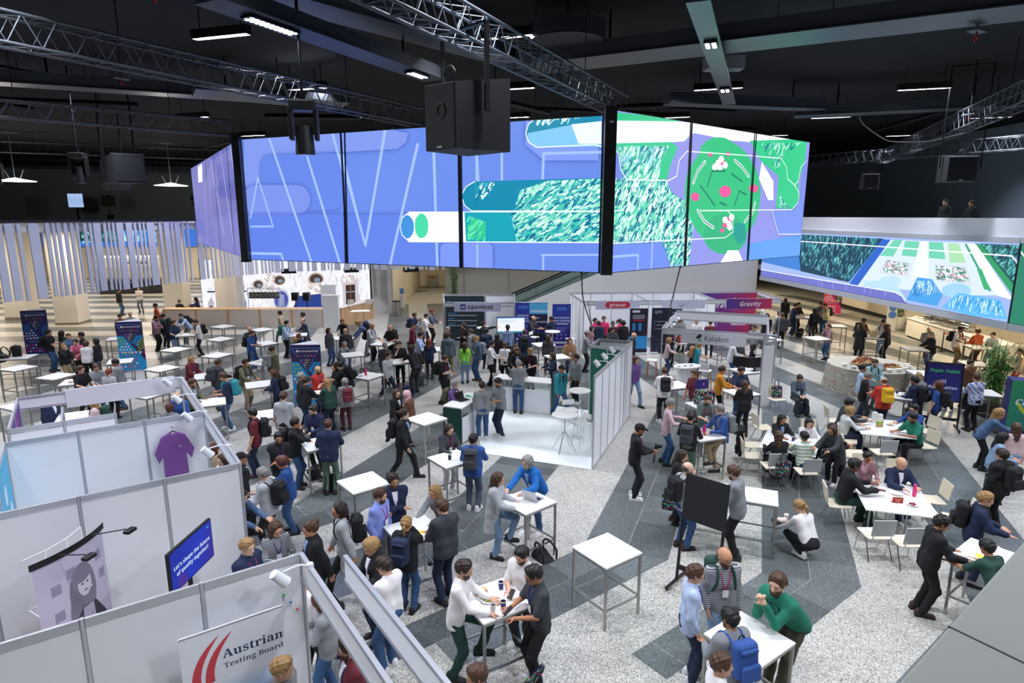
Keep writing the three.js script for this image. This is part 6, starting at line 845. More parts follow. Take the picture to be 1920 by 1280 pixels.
  if (lod < 2 && (tk === 'blazer' || tk === 'jacket' || tk === 'puffer')) { const f = thick + 0.02, g = new THREE.BufferGeometry(); const P3 = [[-0.05, 0.15, 0.07 + f], [0.05, 0.15, 0.07 + f], [0.034, 0.02, 0.122 + f], [-0.034, 0.02, 0.122 + f], [0, -0.1, 0.118 + f], [-0.05, 0.15, 0.03], [0.05, 0.15, 0.03], [0, -0.1, 0.06]]; g.setAttribute('position', new THREE.Float32BufferAttribute(P3.flat(), 3)); g.setIndex([0, 3, 1, 3, 2, 1, 3, 4, 2, 0, 5, 4, 0, 4, 3, 1, 2, 4, 1, 4, 6, 5, 0, 1, 5, 1, 6]); const gn = g.toNonIndexed(); gn.computeVertexNormals(); part(o, 'shirt_front', gn, mat([0xe6e8ee, 0x8fa8cc, 0x2a2c30][n % 3], 0.85)).applyMatrix4(tm); }
  if (lod < 2 && (tk === 'shirt' || tk === 'polo' || tk === 'blazer')) { const k = part(o, 'collar', new THREE.TorusGeometry(0.064, 0.016, 6, 16, 5.2).rotateZ(Math.PI / 2 + 0.54).rotateX(Math.PI / 2 - 0.25).translate(0, 0.175, 0.0), clothMat(tk === 'blazer' ? 'white' : tc)); k.applyMatrix4(tm); }
  if (pose === 'hp' && lod < 2) { const m = hr.clone().add(hl).multiplyScalar(0.5).add(V(0, 0.05, 0.08)); const ph = new THREE.Group(); ph.name = numbered('phone'); scene.add(ph); const q = new THREE.Matrix4().compose(o.position, o.quaternion, o.scale).multiply(new THREE.Matrix4().makeRotationX(-0.9).setPosition(m)); q.decompose(ph.position, ph.quaternion, ph.scale); part(ph, 'case', phoneCase, M.black); face(ph, 'screen', 0.066, 0.14, 0, 0, -0.0055, Math.PI, phoneGlow); setTag(ph, ('phone held by ' + short).split(' ').slice(0, 16).join(' '), 'phone', 'phones in hands'); }
  if (/\bl\b/.test(ex)) { const f = 0.118 + thick; const y = part(o, 'lanyard', merge([tube([V(-0.06, 0.17, -0.03), V(-0.065, 0.13, f * 0.75), V(-0.04, 0.0, f + 0.012), V(0, -0.1, f + 0.01)], 0.007, 8, 4), tube([V(0.06, 0.17, -0.03), V(0.065, 0.13, f * 0.75), V(0.04, 0.0, f + 0.012), V(0, -0.1, f + 0.01)], 0.007, 8, 4)]), mat([0x4a2f8a, 0x2a3f9a, 0xc03078][n % 3], 0.7)); y.applyMatrix4(tm); part(y, 'badge', rbox(0.085, 0.11, 0.006, 0.003, 0, -0.15, f + 0.012), mat(0xf2f2f4, 0.5)); }
  // worn bags are things of their own
  const mw = new THREE.Matrix4().compose(o.position, o.quaternion, o.scale).multiply(tm);
  const kb = /k:(\w+)/.exec(ex);
  if (kb) { const b = backpack(kb[1], lod, thick); mw.decompose(b.position, b.quaternion, b.scale); const cn = { ltblue: 'light blue', dkgreen: 'dark green', gray: 'grey' }[kb[1]] || kb[1]; let lb = cn + ' backpack worn by ' + short; if (lb.split(' ').length > 16) lb = lb.split(' ').slice(0, 16).join(' '); setTag(b, lb, 'backpack', 'worn backpacks'); }
  if (/\bt\b/.test(ex)) { const b = tote(); const q = new THREE.Matrix4().multiplyMatrices(new THREE.Matrix4().compose(o.position, o.quaternion, o.scale), new THREE.Matrix4().makeRotationY(1.45).setPosition(0.33 * (n % 2 ? 1 : -1), hipY - 0.28, hipZ - 0.05)); q.decompose(b.position, b.quaternion, b.scale); let lb = 'dotted tote bag carried by ' + short; setTag(b, lb.split(' ').slice(0, 16).join(' '), 'tote bag', 'carried tote bags'); }
});
if (globalThis.DBG) { const T = (g) => (g.index ? g.index.count / 3 : g.attributes.position.count / 3); console.log('head', HEAD.map(T), 'hand', HAND.map((a) => a.map(T)), 'shoe', T(shoeGeo), Object.entries(HAIRGEO).map(([k, g]) => k + ':' + T(g)).join(' ')); const agg = {}; scene.traverse((o) => { if (o.isMesh && o.parent && /^person/.test(o.parent.name)) { agg[o.name] = agg[o.name] || [0, 0]; agg[o.name][0]++; agg[o.name][1] += T(o.geometry); } }); console.log(JSON.stringify(agg)); }
console.log('people triangles', Math.round(triCount));
// ---------- exhibition booths ----------
const whitePanel = M.panel;
function boothWall(label, x0, z0, x1, z1, h = 2.5, w = 1, front = whitePanel, y0 = 0.04, name = 'booth_wall') {
  const L = Math.hypot(x1 - x0, z1 - z0), n = Math.max(1, Math.round(L / w)), yaw = -Math.atan2(z1 - z0, x1 - x0);
  const o = thing(name, label, 'booth wall', x0, 0, z0, yaw); const s = L / n;
  const pg = box(s - 0.05, h - 0.12 - y0, 0.018), po = new THREE.CylinderGeometry(0.024, 0.024, h, 8);
  for (let i = 0; i < n; i++) { part(o, 'panel', pg, front).position.set((i + 0.5) * s, (h - 0.1 + y0) / 2, 0); part(o, 'top_rail', box(s - 0.05, 0.09, 0.036), M.alu).position.set((i + 0.5) * s, h - 0.05, 0); part(o, 'bottom_rail', box(s - 0.05, 0.05, 0.036), M.alu).position.set((i + 0.5) * s, y0, 0); }
  for (let i = 0; i <= n; i++) part(o, 'post', po, M.alu).position.set(i * s, h / 2, 0);
  return o;
}
function header(label, x0, z0, x1, z1, y0, y1, material = whitePanel) { // fascia beam with rails
  const L = Math.hypot(x1 - x0, z1 - z0), o = thing('fascia_beam', label, 'fascia', x0, 0, z0, -Math.atan2(z1 - z0, x1 - x0));
  part(o, 'board', box(L, y1 - y0, 0.02, L / 2, (y0 + y1) / 2, 0), material); part(o, 'rail', box(L, 0.05, 0.05, L / 2, y1, 0), M.alu); part(o, 'rail', box(L, 0.05, 0.05, L / 2, y0, 0), M.alu); return o;
}
function postThing(label, x, z, h = 2.5, r = 0.024) { const o = thing('booth_post', label, 'post', x, 0, z); part(o, 'post', cyl(r, h, 0, h / 2, 0, 10), M.alu); part(o, 'foot', cyl(r * 2, 0.02, 0, 0.01, 0, 12), M.alu); return o; }
function signBoard(label, w, h, x, y, z, yaw, tex, rough = 0.55, name = 'sign_board') { const o = thing(name, label, 'sign', x, y, z, yaw); part(o, 'board', box(w, h, 0.03), whitePanel); face(o, 'print', w - 0.005, h - 0.005, 0, 0, 0.0165, 0, printMat(tex, rough)); part(o, 'bracket', merge([box(0.04, 0.06, 0.06, -w * 0.3, h / 2, -0.02), box(0.04, 0.06, 0.06, w * 0.3, h / 2, -0.02)]), M.alu); return o; }
function rollup(label, w, h, x, z, yaw, tex) { const o = thing('rollup_banner', label, 'banner', x, 0, z, yaw); part(o, 'base', rbox(w + 0.04, 0.09, 0.2, 0.03, 0, 0.045, 0), M.alu); part(o, 'sheet', box(w, h, 0.006, 0, h / 2 + 0.08, 0), whitePanel); face(o, 'print', w, h, 0, h / 2 + 0.08, 0.004, 0, printMat(tex, 0.5)); part(o, 'top_bar', bar(V(-w / 2, h + 0.09, 0), V(w / 2, h + 0.09, 0), 0.014), M.alu); part(o, 'pole', bar(V(0, 0.05, -0.03), V(0, h + 0.08, -0.02), 0.01), M.alu); return o; }
function spotlight(label, x, y, z, yaw, c = 0xe9ebee) { const o = thing('arm_spotlight', label, 'spotlight', x, y, z, yaw); const m = mat(c, 0.4); part(o, 'arm', tube([V(0, 0, 0), V(0, 0.05, 0.12), V(0, 0.03, 0.3)], 0.012, 8, 6), m); const h = part(o, 'lamp_head', cyl(0.055, 0.2, 0, 0, 0, 14, 0.07), m); h.position.set(0, -0.03, 0.34); h.rotation.x = 0.7; part(h, 'lens', cyl(0.06, 0.006, 0, -0.1, 0, 14), mat(0xf8f6ee, 0.3)); part(o, 'clamp', box(0.06, 0.07, 0.06), m); return o; }
function T(c, s, x, y, px, col, font = 'sans-serif', wt = 'bold', al = 'center') { c.font = wt + ' ' + px + 'px ' + font; c.fillStyle = col; c.textAlign = al; c.textBaseline = 'middle'; c.fillText(s, x, y); }
// left row of booths: s runs along the walls, t away from the front wall
const LB = (s, t) => [-2.49 + 0.821 * s - 0.571 * t, -6.7 - 0.571 * s - 0.821 * t], lbYaw = Math.atan2(0.571, 0.821);
const seg = (s0, t0, s1, t1) => [...LB(s0, t0), ...LB(s1, t1)];
boothWall('white booth wall of the front left booth behind the mountain banner', ...seg(-4.3, 0, 0, 0));
boothWall('white booth wall behind the blue screen and the pop-up display', ...seg(-4.3, 3.33, 0, 3.33));
boothWall('white booth wall with the purple shirt hanging on it', ...seg(-3.2, 6.65, 0, 6.65));
boothWall('low grey booth wall piece behind the shirt wall', ...seg(-3.2, 7.5, -1.5, 7.5), 2.5);
{ const sky = canvasTex(256, 256, (c) => { c.fillStyle = '#58bfe8'; c.fillRect(0, 0, 256, 256); c.fillStyle = '#eef6fb'; for (const [x, y, r] of [[60, 150, 34], [90, 170, 40], [190, 120, 30], [170, 150, 38], [215, 160, 34], [120, 60, 20]]) { c.beginPath(); c.arc(x, y, r, 0, 7); c.fill(); } c.fillStyle = '#2f9a4a'; c.beginPath(); c.moveTo(0, 256); c.lineTo(60, 215); c.lineTo(140, 240); c.lineTo(256, 205); c.lineTo(256, 256); c.fill(); c.fillStyle = '#e8b030'; c.fillRect(30, 215, 10, 40); });
  boothWall('booth end wall printed with blue sky and clouds', ...seg(-3.2, 3.36, -3.2, 6.62), 2.5, 1.63, printMat(sky)); }
const purple = canvasTex(256, 256, (c) => { const g = c.createLinearGradient(0, 0, 256, 0); g.addColorStop(0, '#c03888'); g.addColorStop(0.5, '#7a3f9e'); g.addColorStop(1, '#4a3a92'); c.fillStyle = g; c.fillRect(0, 0, 256, 256); T(c, 'Gravity', 150, 190, 40, '#f4f0ff', 'sans-serif', 'italic bold'); });
boothWall('booth end wall printed in magenta and purple', ...seg(-3.2, 7.5, -3.2, 10), 2.5, 1.25, printMat(purple));
boothWall('short purple printed booth wall', ...seg(-2.4, 7.55, -2.4, 9.0), 2.4, 1.45, printMat(purple));
header('violet tinted rear fascia of the left booths', ...seg(-3.2, 10, 0, 10), 2.22, 2.47);
header('long white fascia along the open side of the left booths', ...seg(0, 3.33, 0, 10), 2.22, 2.47);
header('long white fascia of the front left booth', ...seg(0, -3.4, 0, 0), 2.2, 2.47);
header('second white fascia board parallel to the front booth fascia', ...seg(0.42, -3.4, 0.42, -0.3), 2.15, 2.45);
{ const [x, z] = LB(-1.25, 9.97); signBoard('blank white sign board on the rear fascia of the left booths', 2.2, 0.42, x, 2.33, z, lbYaw, canvasTex(64, 32, (c) => { c.fillStyle = '#e9ebf2'; c.fillRect(0, 0, 64, 32); })); }
for (const [s, t, lb] of [[0, 10, 'booth post at the rear corner of the left booths'], [0, 6.65, 'booth post beside the shirt wall'], [-3.2, 10, 'booth post at the purple corner'], [0, -3.3, 'booth post at the front of the front left booth']]) postThing(lb, ...LB(s, t));
[[0, 9.7, 'white arm spotlight at the rear corner of the left booths'], [0, 8, 'white arm spotlight above the shirt booth entrance'], [0, 6.5, 'white arm spotlight beside the shirt wall'], [0, 4.2, 'white arm spotlight on the fascia near the second booth'], [0, -0.35, 'white arm spotlight at the corner of the front booth']].forEach(([s, t, lb]) => { const [x, z] = LB(s, t); spotlight(lb, x, 2.5, z, lbYaw - Math.PI / 2); });
{ // shirt on hanger
  const [x, z] = LB(-0.62, 6.5); const o = thing('tee_shirt', 'purple tee shirt hanging on a black hanger on the booth wall', 'shirt', x, 1.3, z, lbYaw); o.scale.set(0.68, 1.12, 0.72);
  const s = new THREE.Shape(); [[-0.3, 0], [0.3, 0], [0.29, 0.42], [0.42, 0.3], [0.5, 0.46], [0.3, 0.74], [0.1, 0.8], [0, 0.765], [-0.1, 0.8], [-0.3, 0.74], [-0.5, 0.46], [-0.42, 0.3], [-0.29, 0.42]].forEach((p, i) => (i ? s.lineTo(...p) : s.moveTo(...p)));
  part(o, 'cloth', new THREE.ExtrudeGeometry(s, { depth: 0.05, bevelEnabled: true, bevelSize: 0.012, bevelThickness: 0.02, bevelSegments: 2 }), mat(0x7d4f96, 0.9));
  face(o, 'logo_print', 0.12, 0.05, 0.14, 0.55, 0.075, 0, printMat(canvasTex(128, 48, (c) => { c.fillStyle = '#7d4f96'; c.fillRect(0, 0, 128, 48); T(c, '▸', 20, 24, 40, '#f0a030'); T(c, 'team', 76, 24, 30, '#e9e4f4'); })));
  part(o, 'hanger', merge([tube([V(-0.2, 0.76, 0.025), V(0, 0.83, 0.025), V(0.2, 0.76, 0.025)], 0.012, 10, 5), tube([V(0, 0.83, 0.025), V(0.02, 0.89, 0.02), V(-0.02, 0.92, 0), V(-0.03, 0.89, -0.02)], 0.006, 8, 4)]), M.black);
}
{ // screen on stand
  const o = thing('flat_screen', 'blue flat screen with white slogan on a black stand in the left booth', 'screen', -4.42, 0, -7.8, 1.5); part(o, 'housing', rbox(1.02, 0.6, 0.05, 0.015, 0, 1.82, 0), M.black);
  const tex = canvasTex(512, 300, (c) => { const g = c.createLinearGradient(0, 0, 512, 300); g.addColorStop(0, '#1a2fa0'); g.addColorStop(0.6, '#2038c0'); g.addColorStop(1, '#3a2a90'); c.fillStyle = g; c.fillRect(0, 0, 512, 300); c.fillStyle = '#4a2f9a'; c.beginPath(); c.arc(110, 270, 60, 0, 7); c.fill(); c.fillStyle = '#2a9ad8'; c.fillRect(450, 30, 30, 16); T(c, "Let's shape the future", 256, 130, 42, '#e6f6ff'); T(c, 'of quality together!', 256, 184, 42, '#e6f6ff'); });
  face(o, 'screen', 0.98, 0.56, 0, 1.82, 0.027, 0, glowMat(tex, 0.9)); part(o, 'stand', merge([cyl(0.03, 1.6, 0, 0.8, -0.05), box(0.5, 0.03, 0.4, 0, 0.015, -0.05)]), M.black);
}
{ // pop-up display with lamps and visible lattice
  const o = thing('popup_display', 'curved pop-up display with grey portrait print and white lattice frame', 'display', -5.7, 0, -7.4, 1.4); const g = new THREE.CylinderGeometry(1.5, 1.5, 2.1, 20, 1, true, -0.36, 0.72); const tex = canvasTex(256, 512, (c) => { c.fillStyle = '#c9bfd4'; c.fillRect(0, 0, 256, 512); c.fillStyle = '#9a90aa'; for (const [x, y] of [[40, 90], [90, 60], [40, 180], [200, 60], [210, 130], [70, 260]]) c.fillRect(x, y, 30, 34); const el = (f, x, y, w, h, r = 0) => { c.fillStyle = f; c.beginPath(); c.ellipse(x, y, w, h, r, 0, 7); c.fill(); }; c.save(); c.translate(0, -60); c.scale(1, 1.15); el('#857c8e', 140, 190, 50, 84); el('#857c8e', 108, 260, 24, 80); el('#d6ccd8', 146, 172, 26, 36); el('#857c8e', 138, 146, 32, 18); el('#4a4450', 137, 170, 4, 3); el('#4a4450', 157, 170, 4, 3); el('#9a6f7c', 148, 192, 8, 3); c.fillStyle = '#3a3542'; c.beginPath(); c.moveTo(60, 512); c.lineTo(76, 290); c.lineTo(130, 236); c.lineTo(180, 240); c.lineTo(222, 300); c.lineTo(232, 512); c.fill(); c.fillStyle = '#b2a9bc'; c.beginPath(); c.moveTo(128, 240); c.lineTo(170, 240); c.lineTo(186, 512); c.lineTo(112, 512); c.fill(); c.fillStyle = '#8e8598'; for (let k = 0; k < 30; k++) c.fillRect(118 + (k * 37) % 60, 260 + k * 8, 6, 5); el('#d6ccd8', 186, 360, 18, 12, 0.5); c.restore(); c.fillStyle = '#58b489'; c.beginPath(); c.moveTo(190, 512); c.lineTo(235, 300); c.lineTo(250, 300); c.lineTo(215, 512); c.fill(); });
  const sheet = part(o, 'print', g, new THREE.MeshStandardMaterial({ map: tex, roughness: 0.6, side: THREE.DoubleSide })); sheet.position.set(0, 1.12, -1.5);
  const fr = []; for (let i = 0; i < 3; i++) for (let j = 0; j < 3; j++) { const a = -0.36 + i * 0.24, b = a + 0.24, y = 0.15 + j * 0.68; const P = (q, yy, r) => V(Math.sin(q) * r, yy, Math.cos(q) * r - 1.5); fr.push(bar(P(a, y, 1.5), P(b, y + 0.68, 1.25), 0.008, 5), bar(P(b, y, 1.25), P(a, y + 0.68, 1.5), 0.008, 5), bar(P(a, y, 1.25), P(b, y + 0.68, 1.5), 0.008, 5), bar(P(a, y, 1.5), P(a, y, 1.25), 0.008, 5), bar(P(b, y + 0.68, 1.25), P(a, y + 0.68, 1.25), 0.008, 5)); }
  part(o, 'lattice_frame', merge(fr), mat(0xe6e6ea, 0.4)); for (const y of [0.06, 2.18]) { const t = part(o, 'edge_band', new THREE.CylinderGeometry(1.52, 1.52, 0.09, 20, 1, true, -0.38, 0.76), new THREE.MeshStandardMaterial({ color: 0x101012, roughness: 0.6, side: THREE.DoubleSide })); t.position.set(0, y, -1.5); }
  for (const k of [-0.25, 0.25]) { part(o, 'lamp_arm', bar(V(k, 2.2, 0), V(k * 1.3, 2.3, 0.5), 0.008, 5), M.black); part(o, 'lamp_head', rbox(0.16, 0.05, 0.1, 0.02, k * 1.32, 2.28, 0.55), M.black); }
}
{ const o = thing('cardboard_box', 'open cardboard box beside the pop-up display', 'box', -5.95, 0, -6.3, 0.5); part(o, 'box', merge([box(0.6, 1.0, 0.02, 0, 0.5, 0.2), box(0.6, 1.0, 0.02, 0, 0.5, -0.2), box(0.02, 1.0, 0.4, 0.29, 0.5, 0), box(0.02, 1.0, 0.4, -0.29, 0.5, 0), box(0.58, 0.02, 0.38, 0, 0.02, 0)]), mat(0xc9a06e, 0.9)); for (const k of [-1, 1]) { const f = part(o, 'flap', box(0.6, 0.012, 0.2, 0, 0, k * 0.1), mat(0xc9a06e, 0.9)); f.position.set(0, 1.0, k * 0.2); f.rotation.x = k * -0.6; } }
{ // mountain banner
  const tex = canvasTex(512, 1024, (c) => { c.fillStyle = '#eef3fb'; c.fillRect(0, 0, 512, 1024); const g = c.createLinearGradient(0, 330, 0, 640); g.addColorStop(0, '#e6effa'); g.addColorStop(1, '#5b9ae0'); c.fillStyle = g; c.fillRect(0, 330, 512, 400); c.fillStyle = '#5a6a86'; c.beginPath(); c.moveTo(0, 700); c.lineTo(120, 560); c.lineTo(190, 610); c.lineTo(300, 480); c.lineTo(380, 545); c.lineTo(512, 420); c.lineTo(512, 800); c.lineTo(0, 800); c.fill(); c.fillStyle = '#e9eef6'; for (const [x, y] of [[120, 560], [300, 480], [500, 430]]) { c.beginPath(); c.moveTo(x, y); c.lineTo(x - 34, y + 60); c.lineTo(x - 5, y + 40); c.lineTo(x + 10, y + 66); c.lineTo(x + 30, y + 44); c.fill(); } c.fillStyle = '#4d6a4a'; c.beginPath(); c.moveTo(0, 760); c.lineTo(200, 660); c.lineTo(512, 640); c.lineTo(512, 1024); c.lineTo(0, 1024); c.fill();
    c.fillStyle = '#d8404c'; const sw = (x0) => { c.beginPath(); c.moveTo(x0 + 150, 40); c.quadraticCurveTo(x0 - 10, 150, x0, 330); c.lineTo(x0 + 46, 310); c.quadraticCurveTo(x0 + 30, 190, x0 + 150, 40); c.fill(); }; sw(40); sw(104); T(c, 'Austrian', 350, 170, 70, '#1f3050', 'serif'); T(c, 'Testing Board', 350, 240, 44, '#44505f', 'serif'); });
  const [x, z] = LB(-0.85, -0.28); rollup('roll-up banner with red swoosh logo above a mountain photograph', 1.05, 2.0, x, z, lbYaw, tex);
}
{ const cols = [0x2fae3a, 0x2a9ad0, 0xd04a2a]; cols.forEach((c, i) => { const [x, z] = LB(-0.22 + i * 0.07, -0.02); const o = thing('wall_clip', ['green', 'blue', 'red'][i] + ' clip pinned to the front booth wall', 'clip', x - 0.01, 2.05 - i * 0.12, z + 0.02, lbYaw); part(o, 'clip', rbox(0.035, 0.02, 0.02, 0.006), mat(c, 0.5)); part(o, 'pin', cyl(0.004, 0.03, 0, -0.01, 0.01, 5), M.chrome); }); }
// ---------- dark booth with light blue headline ----------
boothWall('rear wall of the dark booth, white half', -1.35, -31.4, 0.1, -31.4); boothWall('right side wall of the dark booth', 0.12, -31.4, 0.12, -28.4, 2.5, 1, mat(0x2c4a46, 0.6)); boothWall('divider between the dark and the white half of the booth', -1.35, -31.4, -1.3, -30.2, 2.5);
{ const tex = canvasTex(700, 800, (c) => { c.fillStyle = '#1f2f38'; c.fillRect(0, 0, 700, 800); T(c, 'Next-gen testing', 60, 110, 74, '#3fa8e8', 'sans-serif', 'bold', 'left'); ['Functional', 'Mobile', 'Lifecycle'].forEach((s, i) => { T(c, s, 70, 300 + i * 90, 30, '#3fa8e8', 'sans-serif', 'bold', 'left'); T(c, 'test smarter with applied AI automation', 70, 338 + i * 90, 26, '#dfe8ee', 'sans-serif', 'bold', 'left'); }); }); boothWall('dark slate rear wall of the booth with blue headline', -3.5, -31.4, -1.4, -31.4, 2.5, 2.1, printMat(tex)); }
header('front fascia of the dark booth', -3.1, -28.4, 0.12, -28.4, 2.3, 2.47); header('left side fascia of the dark booth', -3.5, -31.4, -3.1, -28.4, 2.3, 2.47); postThing('front left post of the dark booth', -3.1, -28.4); postThing('front right post of the dark booth', 0.12, -28.4);
signBoard('pale fascia sign with a blue square logo and black lettering', 2.15, 0.42, -1.58, 2.28, -28.33, 0, canvasTex(860, 168, (c) => { c.fillStyle = '#cfd2ea'; c.fillRect(0, 0, 860, 168); c.fillStyle = '#1f3f9a'; c.beginPath(); c.roundRect(110, 34, 100, 100, 16); c.fill(); T(c, 'ot', 160, 82, 70, '#eef4ff'); T(c, 'opentext', 240, 84, 110, '#101216', 'sans-serif', 'bold', 'left'); }));
{ const o = thing('presentation_screen', 'large white presentation screen with blue bars in the dark booth', 'screen', -0.05, 0, -28.0, 0.1); part(o, 'housing', rbox(1.3, 0.78, 0.06, 0.02, 0, 1.5, 0), M.black); face(o, 'screen', 1.24, 0.72, 0, 1.5, 0.032, 0, glowMat(canvasTex(400, 230, (c) => { c.fillStyle = '#f2f8fb'; c.fillRect(0, 0, 400, 230); c.fillStyle = '#4a86d8'; c.fillRect(0, 0, 400, 16); c.fillStyle = '#bcd4ec'; c.fillRect(20, 40, 250, 10); c.fillRect(20, 70, 200, 8); c.fillStyle = '#2f8fa8'; c.fillRect(0, 206, 400, 24); }), 1)); part(o, 'stand', merge([cyl(0.04, 1.2, -0.2, 0.6, -0.05), cyl(0.04, 1.2, 0.2, 0.6, -0.05), box(0.9, 0.04, 0.5, 0, 0.02, -0.05)]), M.black); }
// upright banners
const purpleBanner = (t1, t2, mid) => canvasTex(300, 720, (c) => { const g = c.createLinearGradient(0, 0, 0, 720); g.addColorStop(0, '#2a3fa8'); g.addColorStop(0.7, '#2f2f92'); g.addColorStop(1, '#5a2fa0'); c.fillStyle = g; c.fillRect(0, 0, 300, 720); if (mid) { c.fillStyle = '#58b8ea'; c.fillRect(0, 0, 300, 190); c.fillStyle = '#1c1f4a'; c.fillRect(0, 190, 300, 260); T(c, t1, 24, 140, 58, '#f4faff', 'sans-serif', 'bold', 'left'); T(c, t2[0], 24, 250, 54, '#f4faff', 'sans-serif', 'normal', 'left'); T(c, t2[1], 24, 320, 54, '#f4faff', 'sans-serif', 'normal', 'left'); } else { T(c, 'AUTOMATION', 150, 70, 22, '#9fd0ff'); c.fillStyle = '#3aa8e0'; c.fillRect(70, 95, 160, 10); t2.forEach((s, i) => T(c, s, 150, 230 + i * 50, 46, '#eef2ff')); c.fillStyle = '#8f9ae0'; for (let i = 0; i < 4; i++) c.fillRect(50, 400 + i * 24, 200 - i * 20, 8); c.fillStyle = '#c9d2ff'; for (let i = 0; i < 6; i++) { c.beginPath(); c.arc(80 + (i % 3) * 70, 520 + ((i / 3) | 0) * 60, 12, 0, 7); c.fill(); } } c.fillStyle = '#eef0f8'; if (!mid) c.fillRect(0, 640, 300, 30); });
rollup('blue and purple upright banner headed synthetic', 0.85, 2.05, 0.55, -30.9, 0, purpleBanner('', ['Synthetic', 'test data,', 'automated'])); rollup('light blue and navy upright banner headed Automate', 0.9, 2.15, 1.3, -30.2, 0, purpleBanner('Automate', ['or get', 'automated'], true)); rollup('violet blue upright banner headed Synchronize', 0.9, 2.1, 2.42, -30.0, 0, purpleBanner('', ['Synchronize', 'your testing', 'landscape']));
// red sign booth, check mark booth, magenta booth
boothWall('left side wall of the red sign booth', 3.33, -28.6, 3.0, -32.1); boothWall('rear white wall of the red sign booth', 3.0, -32.1, 6.3, -32.3); boothWall('divider wall right of the red sign booth', 6.4, -28.9, 6.3, -32.3); boothWall('rear white wall of the check mark booth', 6.3, -32.3, 9.6, -32.5); boothWall('divider wall left of the magenta booth', 9.7, -29.4, 9.6, -32.5);
const magenta = (txt) => canvasTex(700, 420, (c) => { const g = c.createLinearGradient(0, 0, 700, 0); g.addColorStop(0, '#4a2f94'); g.addColorStop(0.55, '#8a2f84'); g.addColorStop(1, '#d02f5e'); c.fillStyle = g; c.fillRect(0, 0, 700, 420); T(c, txt, 330, 110, 84, '#f6f0fa', 'sans-serif', 'italic bold'); c.strokeStyle = '#e6d6ee'; c.lineWidth = 6; c.beginPath(); c.roundRect(90, 220, 170, 90, 22); c.stroke(); c.fillStyle = '#d9c4dc'; c.beginPath(); c.roundRect(420, 240, 190, 70, 22); c.fill(); });
boothWall('magenta and purple printed rear wall with white script', 9.65, -32.5, 13.0, -32.8, 2.5, 3.35, printMat(magenta('Gravity'))); header('front fascia of the booth row', 3.33, -28.8, 12.9, -29.6, 2.3, 2.47); header('right side fascia of the magenta booth', 12.9, -29.6, 13.0, -32.8, 2.3, 2.47); postThing('front post of the magenta booth', 12.9, -29.6);
signBoard('pale fascia sign with a red pill logo', 2.1, 0.42, 4.95, 2.3, -28.85, 0.08, canvasTex(640, 128, (c) => { c.fillStyle = '#cfd2ea'; c.fillRect(0, 0, 640, 128); c.fillStyle = '#d02f44'; c.beginPath(); c.roundRect(140, 18, 360, 92, 46); c.fill(); T(c, 'provar', 320, 62, 76, '#f6eef0'); }));
signBoard('pale fascia sign with grey outline letters and a check mark', 2.1, 0.42, 8.1, 2.3, -29.1, 0.08, canvasTex(640, 128, (c) => { c.fillStyle = '#d3d5ea'; c.fillRect(0, 0, 640, 128); c.strokeStyle = '#b4b8cc'; c.lineWidth = 3; c.font = 'bold 92px sans-serif'; c.textAlign = 'center'; c.textBaseline = 'middle'; c.strokeText('QPP', 320, 64); c.strokeStyle = '#1f6a44'; c.lineWidth = 8; c.beginPath(); c.moveTo(262, 76); c.lineTo(280, 100); c.lineTo(330, 66); c.stroke(); }));
signBoard('purple to magenta fascia sign with white script', 2.25, 0.5, 11.3, 2.28, -29.4, 0.08, canvasTex(640, 144, (c) => { const g = c.createLinearGradient(0, 0, 640, 0); g.addColorStop(0, '#4a2f94'); g.addColorStop(1, '#d02f5e'); c.fillStyle = g; c.fillRect(0, 0, 640, 144); T(c, 'Gravity', 330, 74, 84, '#f6f0fa', 'sans-serif', 'italic bold'); }));
const darkBanner = (v) => canvasTex(300, 760, (c) => { c.fillStyle = v ? '#151a33' : '#1d1830'; c.fillRect(0, 0, 300, 760); if (v) { c.strokeStyle = '#d9dcec'; c.lineWidth = 3; c.font = 'bold 60px sans-serif'; c.strokeText('QPP', 40, 90); ['Automated Testing Services', 'QA Consulting Services', 'Test and Quality Services'].forEach((s, i) => { c.strokeStyle = '#aab0d0'; c.beginPath(); c.arc(50, 230 + i * 62, 15, 0, 7); c.stroke(); T(c, s, 80, 230 + i * 62, 19, '#e6e9f6', 'sans-serif', 'bold', 'left'); }); seed(3); for (let i = 0; i < 200; i++) { c.fillStyle = ['#5a4fc0', '#8a6fe0', '#3f3a9a', '#c9c0ff'][i % 4]; const y = rr(450, 760); c.fillRect(rr(0, 300), y, rr(2, 8), rr(2, 8)); } } else { c.fillStyle = '#eceaf4'; c.beginPath(); c.roundRect(40, 30, 130, 40, 12); c.fill(); c.fillStyle = '#c9c4d8'; for (let i = 0; i < 3; i++) c.fillRect(50, 110 + i * 26, 200, 12); c.fillStyle = '#d02f44'; c.fillRect(60, 195, 180, 16); c.fillStyle = '#2f8fd8'; c.fillRect(50, 250, 50, 130); c.fillRect(150, 250, 50, 130); c.fillStyle = '#2a9ae0'; c.fillRect(0, 470, 300, 220); T(c, '●', 110, 520, 40, '#f0e6ea'); c.fillStyle = '#171a3c'; c.fillRect(0, 690, 300, 70); } });
rollup('dark upright banner with pale blue lower half in the red sign booth', 0.85, 2.1, 5.9, -28.55, 0.05, darkBanner(false)); rollup('dark upright banner with a violet starfield', 0.95, 2.1, 7.0, -28.7, 0.05, darkBanner(true)); rollup('smaller dark and violet banner inside the check mark booth', 0.85, 2.1, 8.3, -31.5, 0.05, darkBanner(true));
